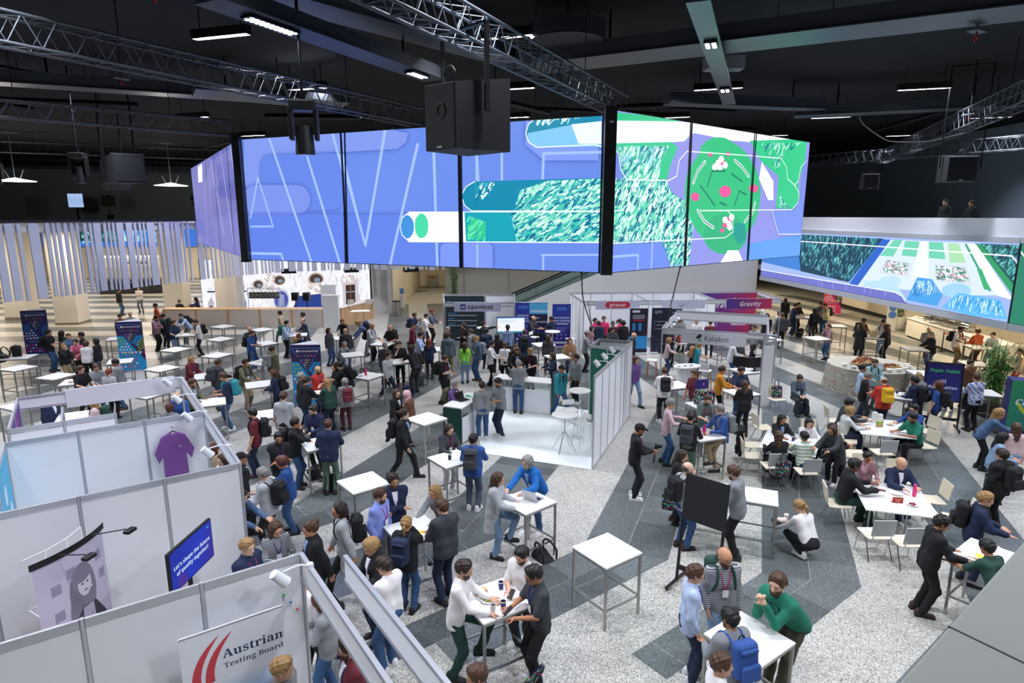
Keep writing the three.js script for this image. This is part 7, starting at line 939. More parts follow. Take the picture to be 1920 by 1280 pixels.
// ---------- open frame booth ----------
{
  const FL = [5.35, -21.75], FR = [8.62, -20.5], BR = [10.05, -24.1], BL = [6.8, -25.4], yw = -Math.atan2(FR[1] - FL[1], FR[0] - FL[0]);
  header('white front beam of the open frame booth', ...FL, ...FR, 2.3, 2.47); header('white right beam of the open frame booth', ...FR, ...BR, 2.3, 2.47); header('wide white rear beam of the open frame booth', ...BL, ...BR, 2.2, 2.55); header('white left beam of the open frame booth', ...FL, ...BL, 2.3, 2.47);
  postThing('slim front left post of the open frame booth', ...FL); postThing('slim rear left post of the open frame booth', ...BL); postThing('slim rear right post of the open frame booth', ...BR);
  const o = thing('ladder_column', 'thick white column of the open frame booth with ladder-like top', 'column', FR[0] + 0.05, 0, FR[1], yw); part(o, 'column', box(0.42, 2.1, 0.16, 0, 1.05, 0), whitePanel); for (const k of [-0.19, 0.19]) part(o, 'rail', box(0.05, 2.5, 0.17, k, 1.25, 0), M.alu); for (let i = 0; i < 3; i++) part(o, 'rung', box(0.36, 0.05, 0.12, 0, 2.18 + i * 0.14, 0), M.alu);
  const mx = (FL[0] * 0.52 + FR[0] * 0.48), mz = (FL[1] * 0.52 + FR[1] * 0.48);
  signBoard('white fascia sign with a black leaf logo and black lettering', 2.15, 0.42, mx + 0.03, 2.22, mz + 0.08, yw, canvasTex(860, 168, (c) => { c.fillStyle = '#e4e6f0'; c.fillRect(0, 0, 860, 168); c.fillStyle = '#1c2226'; c.beginPath(); c.moveTo(205, 70); c.lineTo(240, 30); c.lineTo(275, 30); c.lineTo(275, 62); c.lineTo(245, 92); c.lineTo(205, 92); c.fill(); c.fillStyle = '#2fae7a'; c.fillRect(240, 98, 34, 30); T(c, 'Katalon', 310, 86, 96, '#15181a', 'sans-serif', 'normal', 'left'); }));
  spotlight('white arm spotlight on the left beam of the open frame booth', 5.7, 2.5, -22.6, 0.5); spotlight('second white arm spotlight on the open frame booth', 6.2, 2.5, -23.9, 0.5);
}
// ---------- green booth ----------
{
  boothWall('long white partition of the green booth seen from outside', 2.06, -15.0, 3.82, -19.35, 2.5, 0.78, whitePanel);
  const gm = mat(0x14684f, 0.5); boothWall('dark green storage wall with door in the green booth', 2.42, -18.75, 3.42, -18.34, 2.5, 0.54, gm); boothWall('left side of the green storage cabin', 2.42, -18.75, 2.82, -19.75, 2.5, 1.1, gm); boothWall('rear of the green storage cabin', 2.82, -19.75, 3.82, -19.35, 2.5, 1.1);
  const o = thing('door_handle', 'white lever handle on the dark green door', 'handle', 2.62, 1.05, -18.62, 0.38); part(o, 'lever', box(0.12, 0.02, 0.02, 0.03, 0, 0.05), mat(0xf0f0f0, 0.4)); part(o, 'plate', box(0.03, 0.14, 0.015, 0, -0.02, 0.03), M.alu);
  const s = new THREE.Shape(); [[-1.3, 19.6], [-0.8, 16.1], [2.06, 14.98], [3.8, 19.3], [1.6, 20.4]].forEach((p, i) => (i ? s.lineTo(...p) : s.moveTo(...p))); const g = new THREE.ExtrudeGeometry(s, { depth: 0.012, bevelEnabled: false }); g.rotateX(-Math.PI / 2); const c = part(scene, 'booth_carpet', g, mat(0xe9f0f0, 0.85)); c.position.y = 0.003; setTag(c, 'pale white booth floor covering of the green booth', 'carpet');
  [[2.62, -16.3], [2.95, -17.15], [3.3, -18.0]].forEach(([x, z], i) => spotlight(['first', 'second', 'third'][i] + ' long arm spotlight on the green booth partition, counted from its free end', x, 2.5, z, -Math.PI / 2 - 0.38));
  // reception counter
  const k = thing('reception_counter', 'white reception counter with glass shelf front and dark green side', 'counter', 0.42, 0, -20.0, -0.36); part(k, 'top', rbox(2.0, 0.04, 0.62, 0.008, 0, 1.08, 0), M.whiteTop); for (let i = 0; i < 2; i++) part(k, 'front_panel', box(0.94, 0.78, 0.02, -0.48 + i * 0.96, 0.43, 0.27), whitePanel); part(k, 'glass_shelf', box(1.9, 0.2, 0.5, 0, 0.95, 0), new THREE.MeshPhysicalMaterial({ color: 0xe6f2f2, roughness: 0.05, transmission: 0.8, thickness: 0 })); part(k, 'side_panel', box(0.02, 1.05, 0.55, 0.98, 0.53, 0), gm); part(k, 'side_panel', box(0.02, 1.05, 0.55, -0.98, 0.53, 0), whitePanel); part(k, 'frame', merge([-0.98, 0, 0.98].map((x) => box(0.04, 1.06, 0.04, x, 0.53, 0.28))), M.alu); part(k, 'plinth', box(1.9, 0.06, 0.5, 0, 0.03, 0), M.alu);
  const q = thing('info_counter', 'dark green info counter with glass case and white doors', 'counter', -1.4, 0, -17.55, 0.42 + Math.PI / 2 + 0.75); q.rotation.y = 1.16; part(q, 'top', rbox(1.5, 0.04, 0.62, 0.008, 0, 1.08, 0), M.whiteTop); part(q, 'end_panel', box(0.02, 1.02, 0.6, -0.73, 0.52, 0), mat(0x12443a, 0.5)); part(q, 'side_panel', box(1.46, 1.02, 0.02, 0, 0.52, -0.28), mat(0x12443a, 0.5)); for (let i = 0; i < 2; i++) part(q, 'door', box(0.7, 0.74, 0.02, -0.36 + i * 0.72, 0.4, 0.28), whitePanel); part(q, 'glass_case', box(1.42, 0.2, 0.5, 0, 0.94, 0.02), new THREE.MeshPhysicalMaterial({ color: 0xdfe9e9, roughness: 0.05, transmission: 0.8, thickness: 0 })); part(q, 'frame', merge([-0.72, 0, 0.72].map((x) => box(0.035, 1.06, 0.035, x, 0.53, 0.29))), M.alu); for (let i = 0; i < 2; i++) part(q, 'knob', cyl(0.012, 0.02, -0.06 + i * 0.12, 0.5, 0.3, 8), M.chrome);
  // round tables and wire stools
  const round = (label, x, z, h, r) => { const t = thing('round_table', label, 'table', x, 0, z); part(t, 'table_top', new THREE.CylinderGeometry(r, r, 0.03, 32).translate(0, h, 0), M.whiteTop); part(t, 'pole', cyl(0.022, h * 0.45, 0, h * 0.77, 0, 10), M.chrome); for (let i = 0; i < 4; i++) { const a = i * Math.PI / 2 + 0.5; part(t, 'leg', tube([V(0, h * 0.56, 0), V(Math.cos(a) * 0.12, h * 0.42, Math.sin(a) * 0.12), V(Math.cos(a) * 0.36, 0.01, Math.sin(a) * 0.36)], 0.013, 10, 6), M.chrome); } return t; };
  round('white round bar table with curved chrome legs on the pale booth floor', 1.45, -16.3, 1.05, 0.36); round('white round bar table behind the one with the empty stools', 2.1, -18.6, 1.08, 0.34); round('white round bar table of the group far left', -17.5, -24.4, 1.08, 0.36); round('white round bar table before the dark slate wall', -1.35, -29.6, 1.08, 0.36); round('white round bar table between the seated suits', 1.9, -28.6, 1.08, 0.36);
  const stool = (label, x, z, yaw) => { const t = thing('wire_stool', label, 'stool', x, 0, z, yaw); part(t, 'seat', rbox(0.4, 0.03, 0.38, 0.012, 0, 0.76, 0), M.whiteTop); part(t, 'backrest', rbox(0.38, 0.16, 0.02, 0.01, 0, 0.93, -0.18), M.whiteTop); for (const a of [-1, 1]) { part(t, 'leg', tube([V(a * 0.17, 0.75, 0.15), V(a * 0.19, 0.3, 0.17), V(a * 0.2, 0.01, 0.2), V(a * 0.2, 0.01, 0), V(a * 0.2, 0.01, -0.2), V(a * 0.19, 0.3, -0.17), V(a * 0.17, 0.75, -0.17)], 0.009, 30, 5), M.chrome); part(t, 'zigzag', tube([V(a * 0.19, 0.3, 0.17), V(0, 0.38, 0.18), V(-a * 0.19, 0.3, 0.17)], 0.007, 8, 5), M.chrome); } return t; };
  stool('white wire bar stool at the near round bar table', 1.95, -16.5, -1.1); stool('white wire bar stool behind the near round bar table', 1.72, -17.7, 0.2); stool('pale wire bar stool left of the reception counter', -0.45, -21.2, 2.8); stool('wire bar stool under the bald suit', 1.05, -28.9, 1.0); { const q = PEOPLE.find((r) => r[3] === 'sh' && r[0] > 8); stool('wire bar stool under the bald man by the buffet', q[0] + 0.1, q[1] - 0.1, q[2] * D2R); } stool('wire bar stool under the navy blazer man', 2.75, -28.5, -1.0);
  const wood = (label, x, z, yaw) => { const t = thing('wooden_stool', label, 'stool', x, 0, z, yaw); const wm = mat(0xa8692c, 0.5); part(t, 'seat', rbox(0.42, 0.04, 0.4, 0.015, 0, 0.74, 0), M.whiteTop); part(t, 'backrest', rbox(0.38, 0.26, 0.025, 0.012, 0, 0.92, -0.19), M.whiteTop); for (const a of [-1, 1]) for (const b of [-1, 1]) part(t, 'leg', bar(V(a * 0.22, 0, b * 0.2), V(a * 0.16, 0.73, b * 0.15), 0.018, 8), wm); part(t, 'footrest', merge([bar(V(-0.2, 0.25, 0.19), V(0.2, 0.25, 0.19), 0.012), bar(V(-0.2, 0.25, -0.19), V(0.2, 0.25, -0.19), 0.012)]), wm); return t; };
  wood('white bar stool on wooden legs in the open frame booth', 7.2, -22.5, 2.6); wood('second white bar stool on wooden legs behind the first', 7.75, -21.7, 2.7); wood('white bar chair on wooden legs by the left post of the open frame booth', 5.6, -24.2, 1.2);
}
// info desk and demo counter inside the open frame booth
{ const k = thing('demo_counter', 'white pedestal counter with leaflets in the open frame booth', 'counter', 6.35, 0, -21.9, 0.4); part(k, 'top', new THREE.CylinderGeometry(0.5, 0.5, 0.03, 28).scale(1.1, 1, 0.7).translate(0, 1.05, 0), M.whiteTop); part(k, 'pedestal', rbox(0.6, 1.03, 0.4, 0.02, 0, 0.52, 0), whitePanel); const l = thing('leaflets', 'scatter of small leaflets and badges on the white pedestal counter', 'leaflets', 6.3, 1.066, -21.85, 0.4); for (let i = 0; i < 5; i++) part(l, 'leaflet', box(0.09, 0.004, 0.12, -0.28 + i * 0.14, 0.002 + i * 0.001, (i % 2) * 0.12 - 0.05, i), mat([0x33404a, 0xf0f0f0, 0x2a6a4a, 0x9fb0c8, 0x555][i], 0.7)); }
// ---------- rigging under the ceiling ----------
const nearer = (k, [x, y, z]) => [x * k, 6.4 + (y - 6.4) * k, z * k];
function truss(label, A0, B0, w0, h0, k = 0.565) { const A = nearer(k, A0), B = nearer(k, B0), w = w0 * k, h = h0 * k, bay = 0.52; // box truss from A to B (centres of the bottom), four chords and lacing
  const a = V(...A), b = V(...B), L = a.distanceTo(b), d = b.clone().sub(a).normalize(), sd = V(-d.z, 0, d.x).normalize(), o = thing('lighting_truss', label, 'truss', ...A);
  const P = (t, s, y) => d.clone().multiplyScalar(t).addScaledVector(sd, s * w / 2).add(V(0, y * h, 0)); const n = Math.round(L / bay);
  for (const s of [-1, 1]) for (const y of [0, 1]) part(o, 'chord', bar(P(0, s, y), P(L, s, y), 0.028, 7), M.truss);
  const lace = []; for (let i = 0; i < n; i++) { const t0 = i * L / n, t1 = (i + 1) * L / n, tm = (t0 + t1) / 2; for (const s of [-1, 1]) lace.push(bar(P(t0, s, 0), P(tm, s, 1), 0.012, 5), bar(P(tm, s, 1), P(t1, s, 0), 0.012, 5)); for (const y of [0, 1]) lace.push(bar(P(t0, -1, y), P(t1, 1, y), 0.011, 5), bar(P(t0, -1, y), P(t0, 1, y), 0.011, 5)); }
  part(o, 'lacing', merge(lace), M.truss); for (const t of [0.25, 0.75]) part(o, 'hanger', bar(P(L * t, 0, 1), P(L * t, 0, 1).setY(11.4 - A[1]), 0.012, 5), M.black); return o;
}
truss('dark box truss running to the meeting edge of the big video walls', [-3.4, 11.0, -14.0], [5.0, 10.95, -30.4], 0.75, 0.8); truss('long dark box truss crossing the upper left in front of the blue wall', [-15.5, 11.2, -17.5], [-5.2, 11.2, -35.5], 0.8, 0.85); truss('dark box truss ending at the left edge of the blue video wall', [-27, 11.1, -30], [-16.2, 10.95, -38.2], 0.7, 0.8); truss('long dark ladder truss along the right gallery', [16.6, 10.4, -18], [27.5, 10.2, -48], 0.8, 0.75, 0.75);
truss('far dark truss over the slat screen', [-38, 10.6, -42], [-17, 10.6, -52], 0.7, 0.7, 0.9); truss('farthest dark truss over the left gallery', [-46, 10.2, -50], [-20, 10.2, -60], 0.7, 0.7, 1); truss('dark truss far behind the right video wall', [19, 10.2, -58], [28, 9.9, -34], 0.7, 0.7, 0.8);
function beam(label, X0, Z0, X1, Z1, Y, w0, h0 = 0.5, m = M.beam) { const k = 0.7, [x0, y, z0] = nearer(k, [X0, Y, Z0]), [x1, , z1] = nearer(k, [X1, Y, Z1]), w = w0 * k, h = h0 * k; const o = thing('ceiling_beam', label, 'beam', 0, 0, 0); const g = panelGeo(x0, z0, x1, z1, y, y + h, w); part(o, 'beam', g, m); part(o, 'flange', panelGeo(x0, z0, x1, z1, y - 0.03, y, w + 0.12), m); for (const t of [0.2, 0.8]) part(o, 'hanger', box(0.05, 11.45 - y - h, 0.05, x0 + (x1 - x0) * t, (11.45 + y + h) / 2, z0 + (z1 - z0) * t), M.black); }
beam('broad grey steel beam crossing behind the truss at the upper right', 0.5, -25.5, 15.5, -17.8, 11.9, 1.6); beam('narrow blue lit beam with two small lights at the upper right', 4.4, -16, 9.9, -29.9, 11.4, 0.4, 0.3); beam('dark beam with lens strips at the upper left', -7.2, -16, -2.9, -24.8, 11.4, 0.8, 0.4, mat(0x2c3037, 0.5)); beam('far grey beam at the left above the trusses', -24, -29, -10, -35, 12.2, 1.0); beam('grey beam end behind the second truss', -14.5, -30, -8.6, -33.5, 11.9, 2.2, 0.3); beam('grey beam far right behind the narrow light beam', 16, -37, 26, -33.5, 11.9, 1.0); beam('grey beam above the right video wall', 8, -34, 17, -36, 12.1, 0.8); beam('grey beam near the ceiling at the top left', -8.5, -17, 0, -26.5, 12.4, 1.2);
// small lens strips on the beams
for (const [X, Y, Z, w0, yaw, lb] of [[5.9, 11.35, -19.8, 0.55, 1.19, 'small bright lens strip on the narrow blue beam'], [8.6, 11.35, -26.6, 0.55, 1.19, 'second bright lens strip farther along the narrow blue beam'], [-6.4, 11.35, -17.9, 1.5, 1.12, 'long bright lens strip on the dark upper left beam'], [-3.4, 11.35, -23.8, 0.9, 1.12, 'short bright lens strip at the far end of the dark beam']]) { const [x, y, z] = nearer(0.69, [X, Y, Z]), w = w0 * 0.75, o = thing('lens_strip', lb, 'light', x, y, z, yaw); part(o, 'housing', box(w + 0.06, 0.05, 0.26, 0, 0.015, 0), M.blackMetal); const n = Math.round(w / 0.11); for (let i = 0; i < n; i++) for (const k of [-1, 1]) part(o, 'lens', cyl(0.045, 0.02, -w / 2 + (i + 0.5) * w / n, -0.015, k * 0.065, 10), lampGlow); panelLight(x, y - 0.04, z, w, 0.2, 30, 0xf1f4ff, yaw); }
// pendant drum
{ const o = thing('ceiling_drum', 'large flat round drum hanging below the ceiling', 'drum', ...nearer(0.72, [1.85, 12.1, -22.4])); o.scale.setScalar(0.72); part(o, 'drum', new THREE.CylinderGeometry(1.25, 1.25, 0.55, 48).translate(0, 0.28, 0), mat(0x2a2d33, 0.7)); part(o, 'rim', new THREE.TorusGeometry(1.24, 0.02, 6, 48).rotateX(Math.PI / 2), M.blackMetal); part(o, 'rod', cyl(0.03, 1.0, 0, 1.05, 0, 8), M.black); }
// hoists with red hooks
const hookGeo = merge([new THREE.TorusGeometry(0.07, 0.02, 8, 16, 4.6).rotateZ(-0.6), bar(V(0, 0.07, 0), V(0, 0.22, 0), 0.025, 8)]);
[[8.6, 12.0, -27, 'pale box hoist with red hook behind the truss end'], [14.0, 11.6, -20.2, 'bracket hoist with red hook on the broad beam at the upper right'], [-16.4, 11.8, -27.8, 'bracket hoist with red hook under the far grey beam'], [-11.2, 11.8, -31.6, 'bracket hoist with red hook behind the second truss'], [22.4, 11.0, -32, 'bracket hoist with red hook near the right ladder truss'], [-9.5, 12.0, -18, 'bracket hoist with red hook at the very top left']].forEach(([x, y0, z, lb], i) => { let y = y0; const o = thing('hoist', lb, 'hoist', ...nearer(0.68, [x, y, z]), i * 0.5); o.scale.setScalar(0.68); y = 6.4 + (y - 6.4) * 0.68; part(o, 'case', i ? box(0.6, 0.06, 0.3, 0, 0.25, 0) : box(1.5, 0.5, 0.7, 0, 0.45, 0), i ? M.beam : mat(0x9aa0a8, 0.5, 0.3)); part(o, 'hook', hookGeo, M.red); part(o, 'shackle', cyl(0.03, 0.1, 0, 0.24, 0, 8), M.blackMetal); part(o, 'rod', cyl(0.02, (11.4 - y) / 0.68, 0, (11.4 - y) / 1.36 + 0.2, 0, 6), M.black); });
// loudspeakers
function speaker(label, x, y, z, yaw, w, h, d, hang) { const o = thing('loudspeaker', label, 'loudspeaker', x, y, z, yaw); const s = new THREE.Shape(); [[-w / 2, 0], [w / 2, 0], [w / 2, h], [-w / 2, h * 0.97]].forEach((p, i) => (i ? s.lineTo(...p) : s.moveTo(...p))); const g = new THREE.ExtrudeGeometry(s, { depth: d, bevelEnabled: true, bevelSize: 0.02, bevelThickness: 0.02, bevelSegments: 2 }); g.translate(0, 0, -d / 2); const p = g.attributes.position; for (let i = 0; i < p.count; i++) { const k = (p.getZ(i) + d / 2) / d; p.setX(i, p.getX(i) * (0.72 + 0.28 * k)); p.setY(i, p.getY(i) * (0.86 + 0.14 * k)); } g.computeVertexNormals(); part(o, 'cabinet', g, mat(0x101218, 0.7)); part(o, 'grille', box(w * 0.94, h * 0.9, 0.02, 0, h * 0.48, d / 2 + 0.02), mat(0x17191f, 0.9)); part(o, 'port', new THREE.TorusGeometry(h * 0.09, 0.018, 6, 18).translate(-w * 0.05, h * 0.5, -d / 2 - 0.02), M.black); part(o, 'yoke', merge([flatBar(V(-w / 2 - 0.03, h * 0.5, 0), V(-w / 2 - 0.03, hang, 0), 0.08, 0.03), flatBar(V(w / 2 + 0.03, h * 0.5, 0), V(w / 2 + 0.03, hang, 0), 0.08, 0.03), flatBar(V(-w / 2 - 0.05, hang, 0), V(w / 2 + 0.05, hang, 0), 0.08, 0.03)]), M.blackMetal); part(o, 'handle', new THREE.TorusGeometry(0.12, 0.02, 6, 14, Math.PI).translate(0, h, -d * 0.3), M.black); part(o, 'badge', box(0.12, 0.03, 0.004, 0, h * 0.02, -d / 2 - 0.03), M.greyPlastic); return o; }
speaker('huge black loudspeaker hanging from the truss in front of the blue wall', -0.72, 7.38, -10.0, 2.35, 0.95, 1.06, 0.95, 1.75); speaker('black loudspeaker hanging over the left gallery', -14.6, 7.6, -24, 0.9, 1.0, 1.0, 1.7, 3.72); speaker('smaller black loudspeaker behind the left hanging one', -18.6, 7.6, -30, 0.9, 0.8, 0.7, 1.3, 3.77); speaker('black loudspeaker hanging at the right under the ladder truss', 15.3, 7.55, -22, 2.7, 1.1, 0.9, 1.0, 3.75); speaker('small black loudspeaker far right beyond the first', 19.0, 7.8, -34, 2.7, 0.9, 0.8, 0.9, 3.6);
function movingHead(label, x, y, z) { const o = thing('moving_head_light', label, 'spotlight', x, y, z, 0.2); part(o, 'base', rbox(0.5, 0.2, 0.4, 0.04, 0, 0.95, 0), M.black); for (const k of [-1, 1]) part(o, 'yoke_arm', rbox(0.09, 0.62, 0.26, 0.03, k * 0.24, 0.6, 0), M.black); part(o, 'head', merge([cyl(0.16, 0.5, 0, 0.32, 0, 18, 0.19), cyl(0.19, 0.08, 0, 0.06, 0, 18)]), mat(0x14161a, 0.5)); part(o, 'front_lens', cyl(0.16, 0.02, 0, 0.02, 0, 18), mat(0x8a94a0, 0.1, 0.3)); part(o, 'clamp', merge([cyl(0.03, 11.4 - y - 1.0, 0, (11.4 - y + 1.0) / 2, 0, 8), box(0.1, 0.12, 0.1, 0, 1.1, 0)]), M.blackMetal); }
movingHead('black moving head light hanging in front of the blue video wall', -4.15, 7.58, -13); movingHead('black moving head light at the far left', -24.5, 7.8, -30.5); movingHead('black moving head light left of the far slats', -15.2, 7.5, -22.6);
// dish lamps far left
for (const [x, z, lb] of [[-31, -40, 'flat white dish lamp at the far left'], [-24.5, -46, 'flat white dish lamp right of the other one']]) { const o = thing('dish_lamp', lb, 'lamp', x, 8.5, z); part(o, 'dish', new THREE.LatheGeometry([[0.05, 0.22], [0.5, 0.12], [1.1, 0.02], [1.1, 0], [0.5, 0.06], [0.05, 0.1]].map((p) => new THREE.Vector2(...p)), 32), lampGlow); part(o, 'struts', merge([bar(V(-0.3, 0.1, 0), V(-0.6, 0.7, 0), 0.02), bar(V(0.3, 0.1, 0), V(0.6, 0.7, 0), 0.02), bar(V(0, 0.1, 0), V(0, 2.85, 0), 0.015)]), M.greyPlastic); const l = new THREE.PointLight(0xfff6e6, 45); l.position.set(x, 8.4, z); l.castShadow = true; scene.add(l); }
// cables: from the video wall down to the booths, and loose ones at the right
{ const c = (label, pts, r = 0.018, m = M.black) => { const o = thing('cable', label, 'cable', ...pts[0]); part(o, 'cord', tube(pts.map((p) => V(p[0] - pts[0][0], p[1] - pts[0][1], p[2] - pts[0][2])), r, 30, 5), m); part(o, 'plug', cyl(r * 2, 0.08, 0, 0, 0, 6), m); };
  c('black cable dropping from the blue video wall to the red sign booth', [[1.75, 5.0, -15.7], [1.9, 4.2, -16.5], [2.6, 2.9, -20], [3.5, 2.5, -28.6]]); c('black cable dropping straight to the check mark booth', [[4.75, 5.0, -17.6], [4.9, 4.3, -18.6], [5.6, 3.2, -21.8], [5.8, 2.5, -22.8]]); c('thin pale cable swinging under the ceiling at the right', [[13.4, 10.6, -25.5], [13.6, 9.9, -25.3], [14.4, 9.2, -24.8], [15.4, 9.1, -24], [16.2, 9.3, -23.3]], 0.02, M.greyPlastic); }
// clutter of dark ducts and pipes near the ceiling
seed(91); for (let i = 0; i < 26; i++) { const x = rr(-22, 24), z = rr(-48, -22), y = rr(10.2, 11.1), L = rr(2, 7), a = rr(0, 3.1); const o = thing('ceiling_pipe', 'dark service pipe among the ceiling rigging', 'pipe', x, y, z, a, 'dark ceiling pipes'); part(o, 'pipe', bar(V(-L / 2, 0, 0), V(L / 2, 0, 0), rr(0.04, 0.12), 8), M.blackMetal); part(o, 'hanger', merge([-0.3, 0.3].map((k) => cyl(0.012, 11.45 - y, k * L, (11.45 - y) / 2, 0, 5))), M.blackMetal); }
// ---------- tall printed prisms ----------
const festTex = (bg, a, b) => canvasTex(400, 820, (c) => {
  c.fillStyle = '#3c2a5e'; c.fillRect(0, 0, 400, 820); c.fillStyle = bg; c.beginPath(); c.moveTo(0, 230); c.lineTo(90, 230); c.lineTo(400, 660); c.lineTo(400, 820); c.lineTo(0, 820); c.fill(); c.beginPath(); c.moveTo(300, 230); c.lineTo(345, 230); c.lineTo(250, 380); c.lineTo(225, 345); c.fill(); c.beginPath(); c.moveTo(355, 230); c.lineTo(400, 230); c.lineTo(280, 425); c.lineTo(258, 392); c.fill();
  c.strokeStyle = '#2f9fe8'; c.lineWidth = 8; c.beginPath(); c.moveTo(60, 120); c.lineTo(15, 45); c.lineTo(385, 45); c.lineTo(345, 115); c.stroke(); c.beginPath(); c.moveTo(110, 200); c.lineTo(205, 360); c.lineTo(300, 185); c.stroke();
  c.fillStyle = '#f2f2f8'; c.beginPath(); c.arc(85, 84, 17, 0, 7); c.fill(); T(c, 'AutomationSTAR', 225, 84, 34, '#f4f4fa'); const vc = ['#8fae3a', '#e8287a', '#2f9fe8', '#8fae3a', '#e8287a', '#2f9fe8']; 'VIENNA'.split('').forEach((s, i) => T(c, s, 85 + i * 46, 148, 46, vc[i], 'sans-serif', 'italic bold'));
  for (let i = 0; i < 4; i++) for (let j = 0; j < 4 - i; j++) { c.fillStyle = ['#2f9fe8', '#e8287a', '#f2f2f8', '#8fae3a'][(i + j) % 4]; c.beginPath(); c.arc(140 + j * 34 + i * 17, 205 + i * 34, 11, 0, 7); c.fill(); }
  for (let i = 0; i < 6; i++) for (let j = 0; j < 5; j++) { const x = 30 + j * 52 + (i % 2) * 24, y = 270 + i * 48; if (x > (y - 230) * 0.72 + 70) continue; c.fillStyle = j < 2 && i < 3 ? b : '#f2f2f8'; c.beginPath(); c.arc(x, y, 16, 0, 7); c.fill(); }
  c.fillStyle = '#171a2e'; c.fillRect(60, 560, 210, 24); T(c, '#AutomationSTAR', 165, 572, 22, '#f2f2f8'); for (let i = 0; i < 5; i++) { c.fillStyle = i % 2 ? b : '#e8287a'; c.save(); c.translate(40 + i * 50, 520); c.rotate(-0.6); c.fillRect(-8, -20, 16, 40); c.restore(); } for (let i = 0; i < 3; i++) for (let j = 0; j < 6; j++) { c.fillStyle = (i + j) % 3 ? a : '#f2f2f8'; c.beginPath(); c.arc(30 + j * 46, 640 + i * 56, 15, 0, 7); c.fill(); }
  for (let i = 0; i < 4; i++) for (let j = 0; j < 3; j++) { c.fillStyle = b; c.beginPath(); c.arc(375 - j * 34 + 4, 300 + i * 46 + j * 22, 14, 0, 7); c.fill(); } c.fillStyle = '#f2f2f8'; c.beginPath(); c.moveTo(300, 500); c.lineTo(355, 500); c.lineTo(328, 550); c.fill(); c.fillStyle = '#e8287a'; c.beginPath(); c.moveTo(365, 500); c.lineTo(400, 500); c.lineTo(400, 560); c.fill();
});
function prism(label, x, z, yaw, w, h, tex) { const o = thing('banner_prism', label, 'banner', x, 0, z, yaw); const s = new THREE.Shape(); s.moveTo(-w / 2, 0); s.lineTo(w / 2, 0); s.lineTo(0.1, w * 0.75); s.closePath(); const g = new THREE.ExtrudeGeometry(s, { depth: h, bevelEnabled: false }); g.rotateX(-Math.PI / 2); part(o, 'body', g, mat(0xe6ecf4, 0.5)); face(o, 'print', w, h - 0.02, 0, h / 2, 0.006, 0, printMat(tex, 0.5)); part(o, 'base', box(w + 0.04, 0.04, 0.06, 0, 0.02, -0.02), M.alu); }
const fest = festTex('#1fa0e4', '#e8287a', '#a4c83a');
prism('tall triangular banner in blue and purple standing among the far left tables', -15.9, -25.4, 0.2, 1.0, 2.1, fest); prism('tall triangular banner in blue and purple behind the red polo man', -7.0, -20.6, 0.05, 1.0, 2.12, fest); prism('pink and black patterned triangular banner by the far right passage', 21.2, -40.8, -0.3, 1.1, 2.3, festTex('#e8387a', '#f2f2f8', '#a4c83a')); prism('dark blue patterned triangular banner at the far left edge', -22.2, -28.5, 0.4, 1.0, 2.1, festTex('#2a3f8a', '#e8287a', '#2f9fe8'));
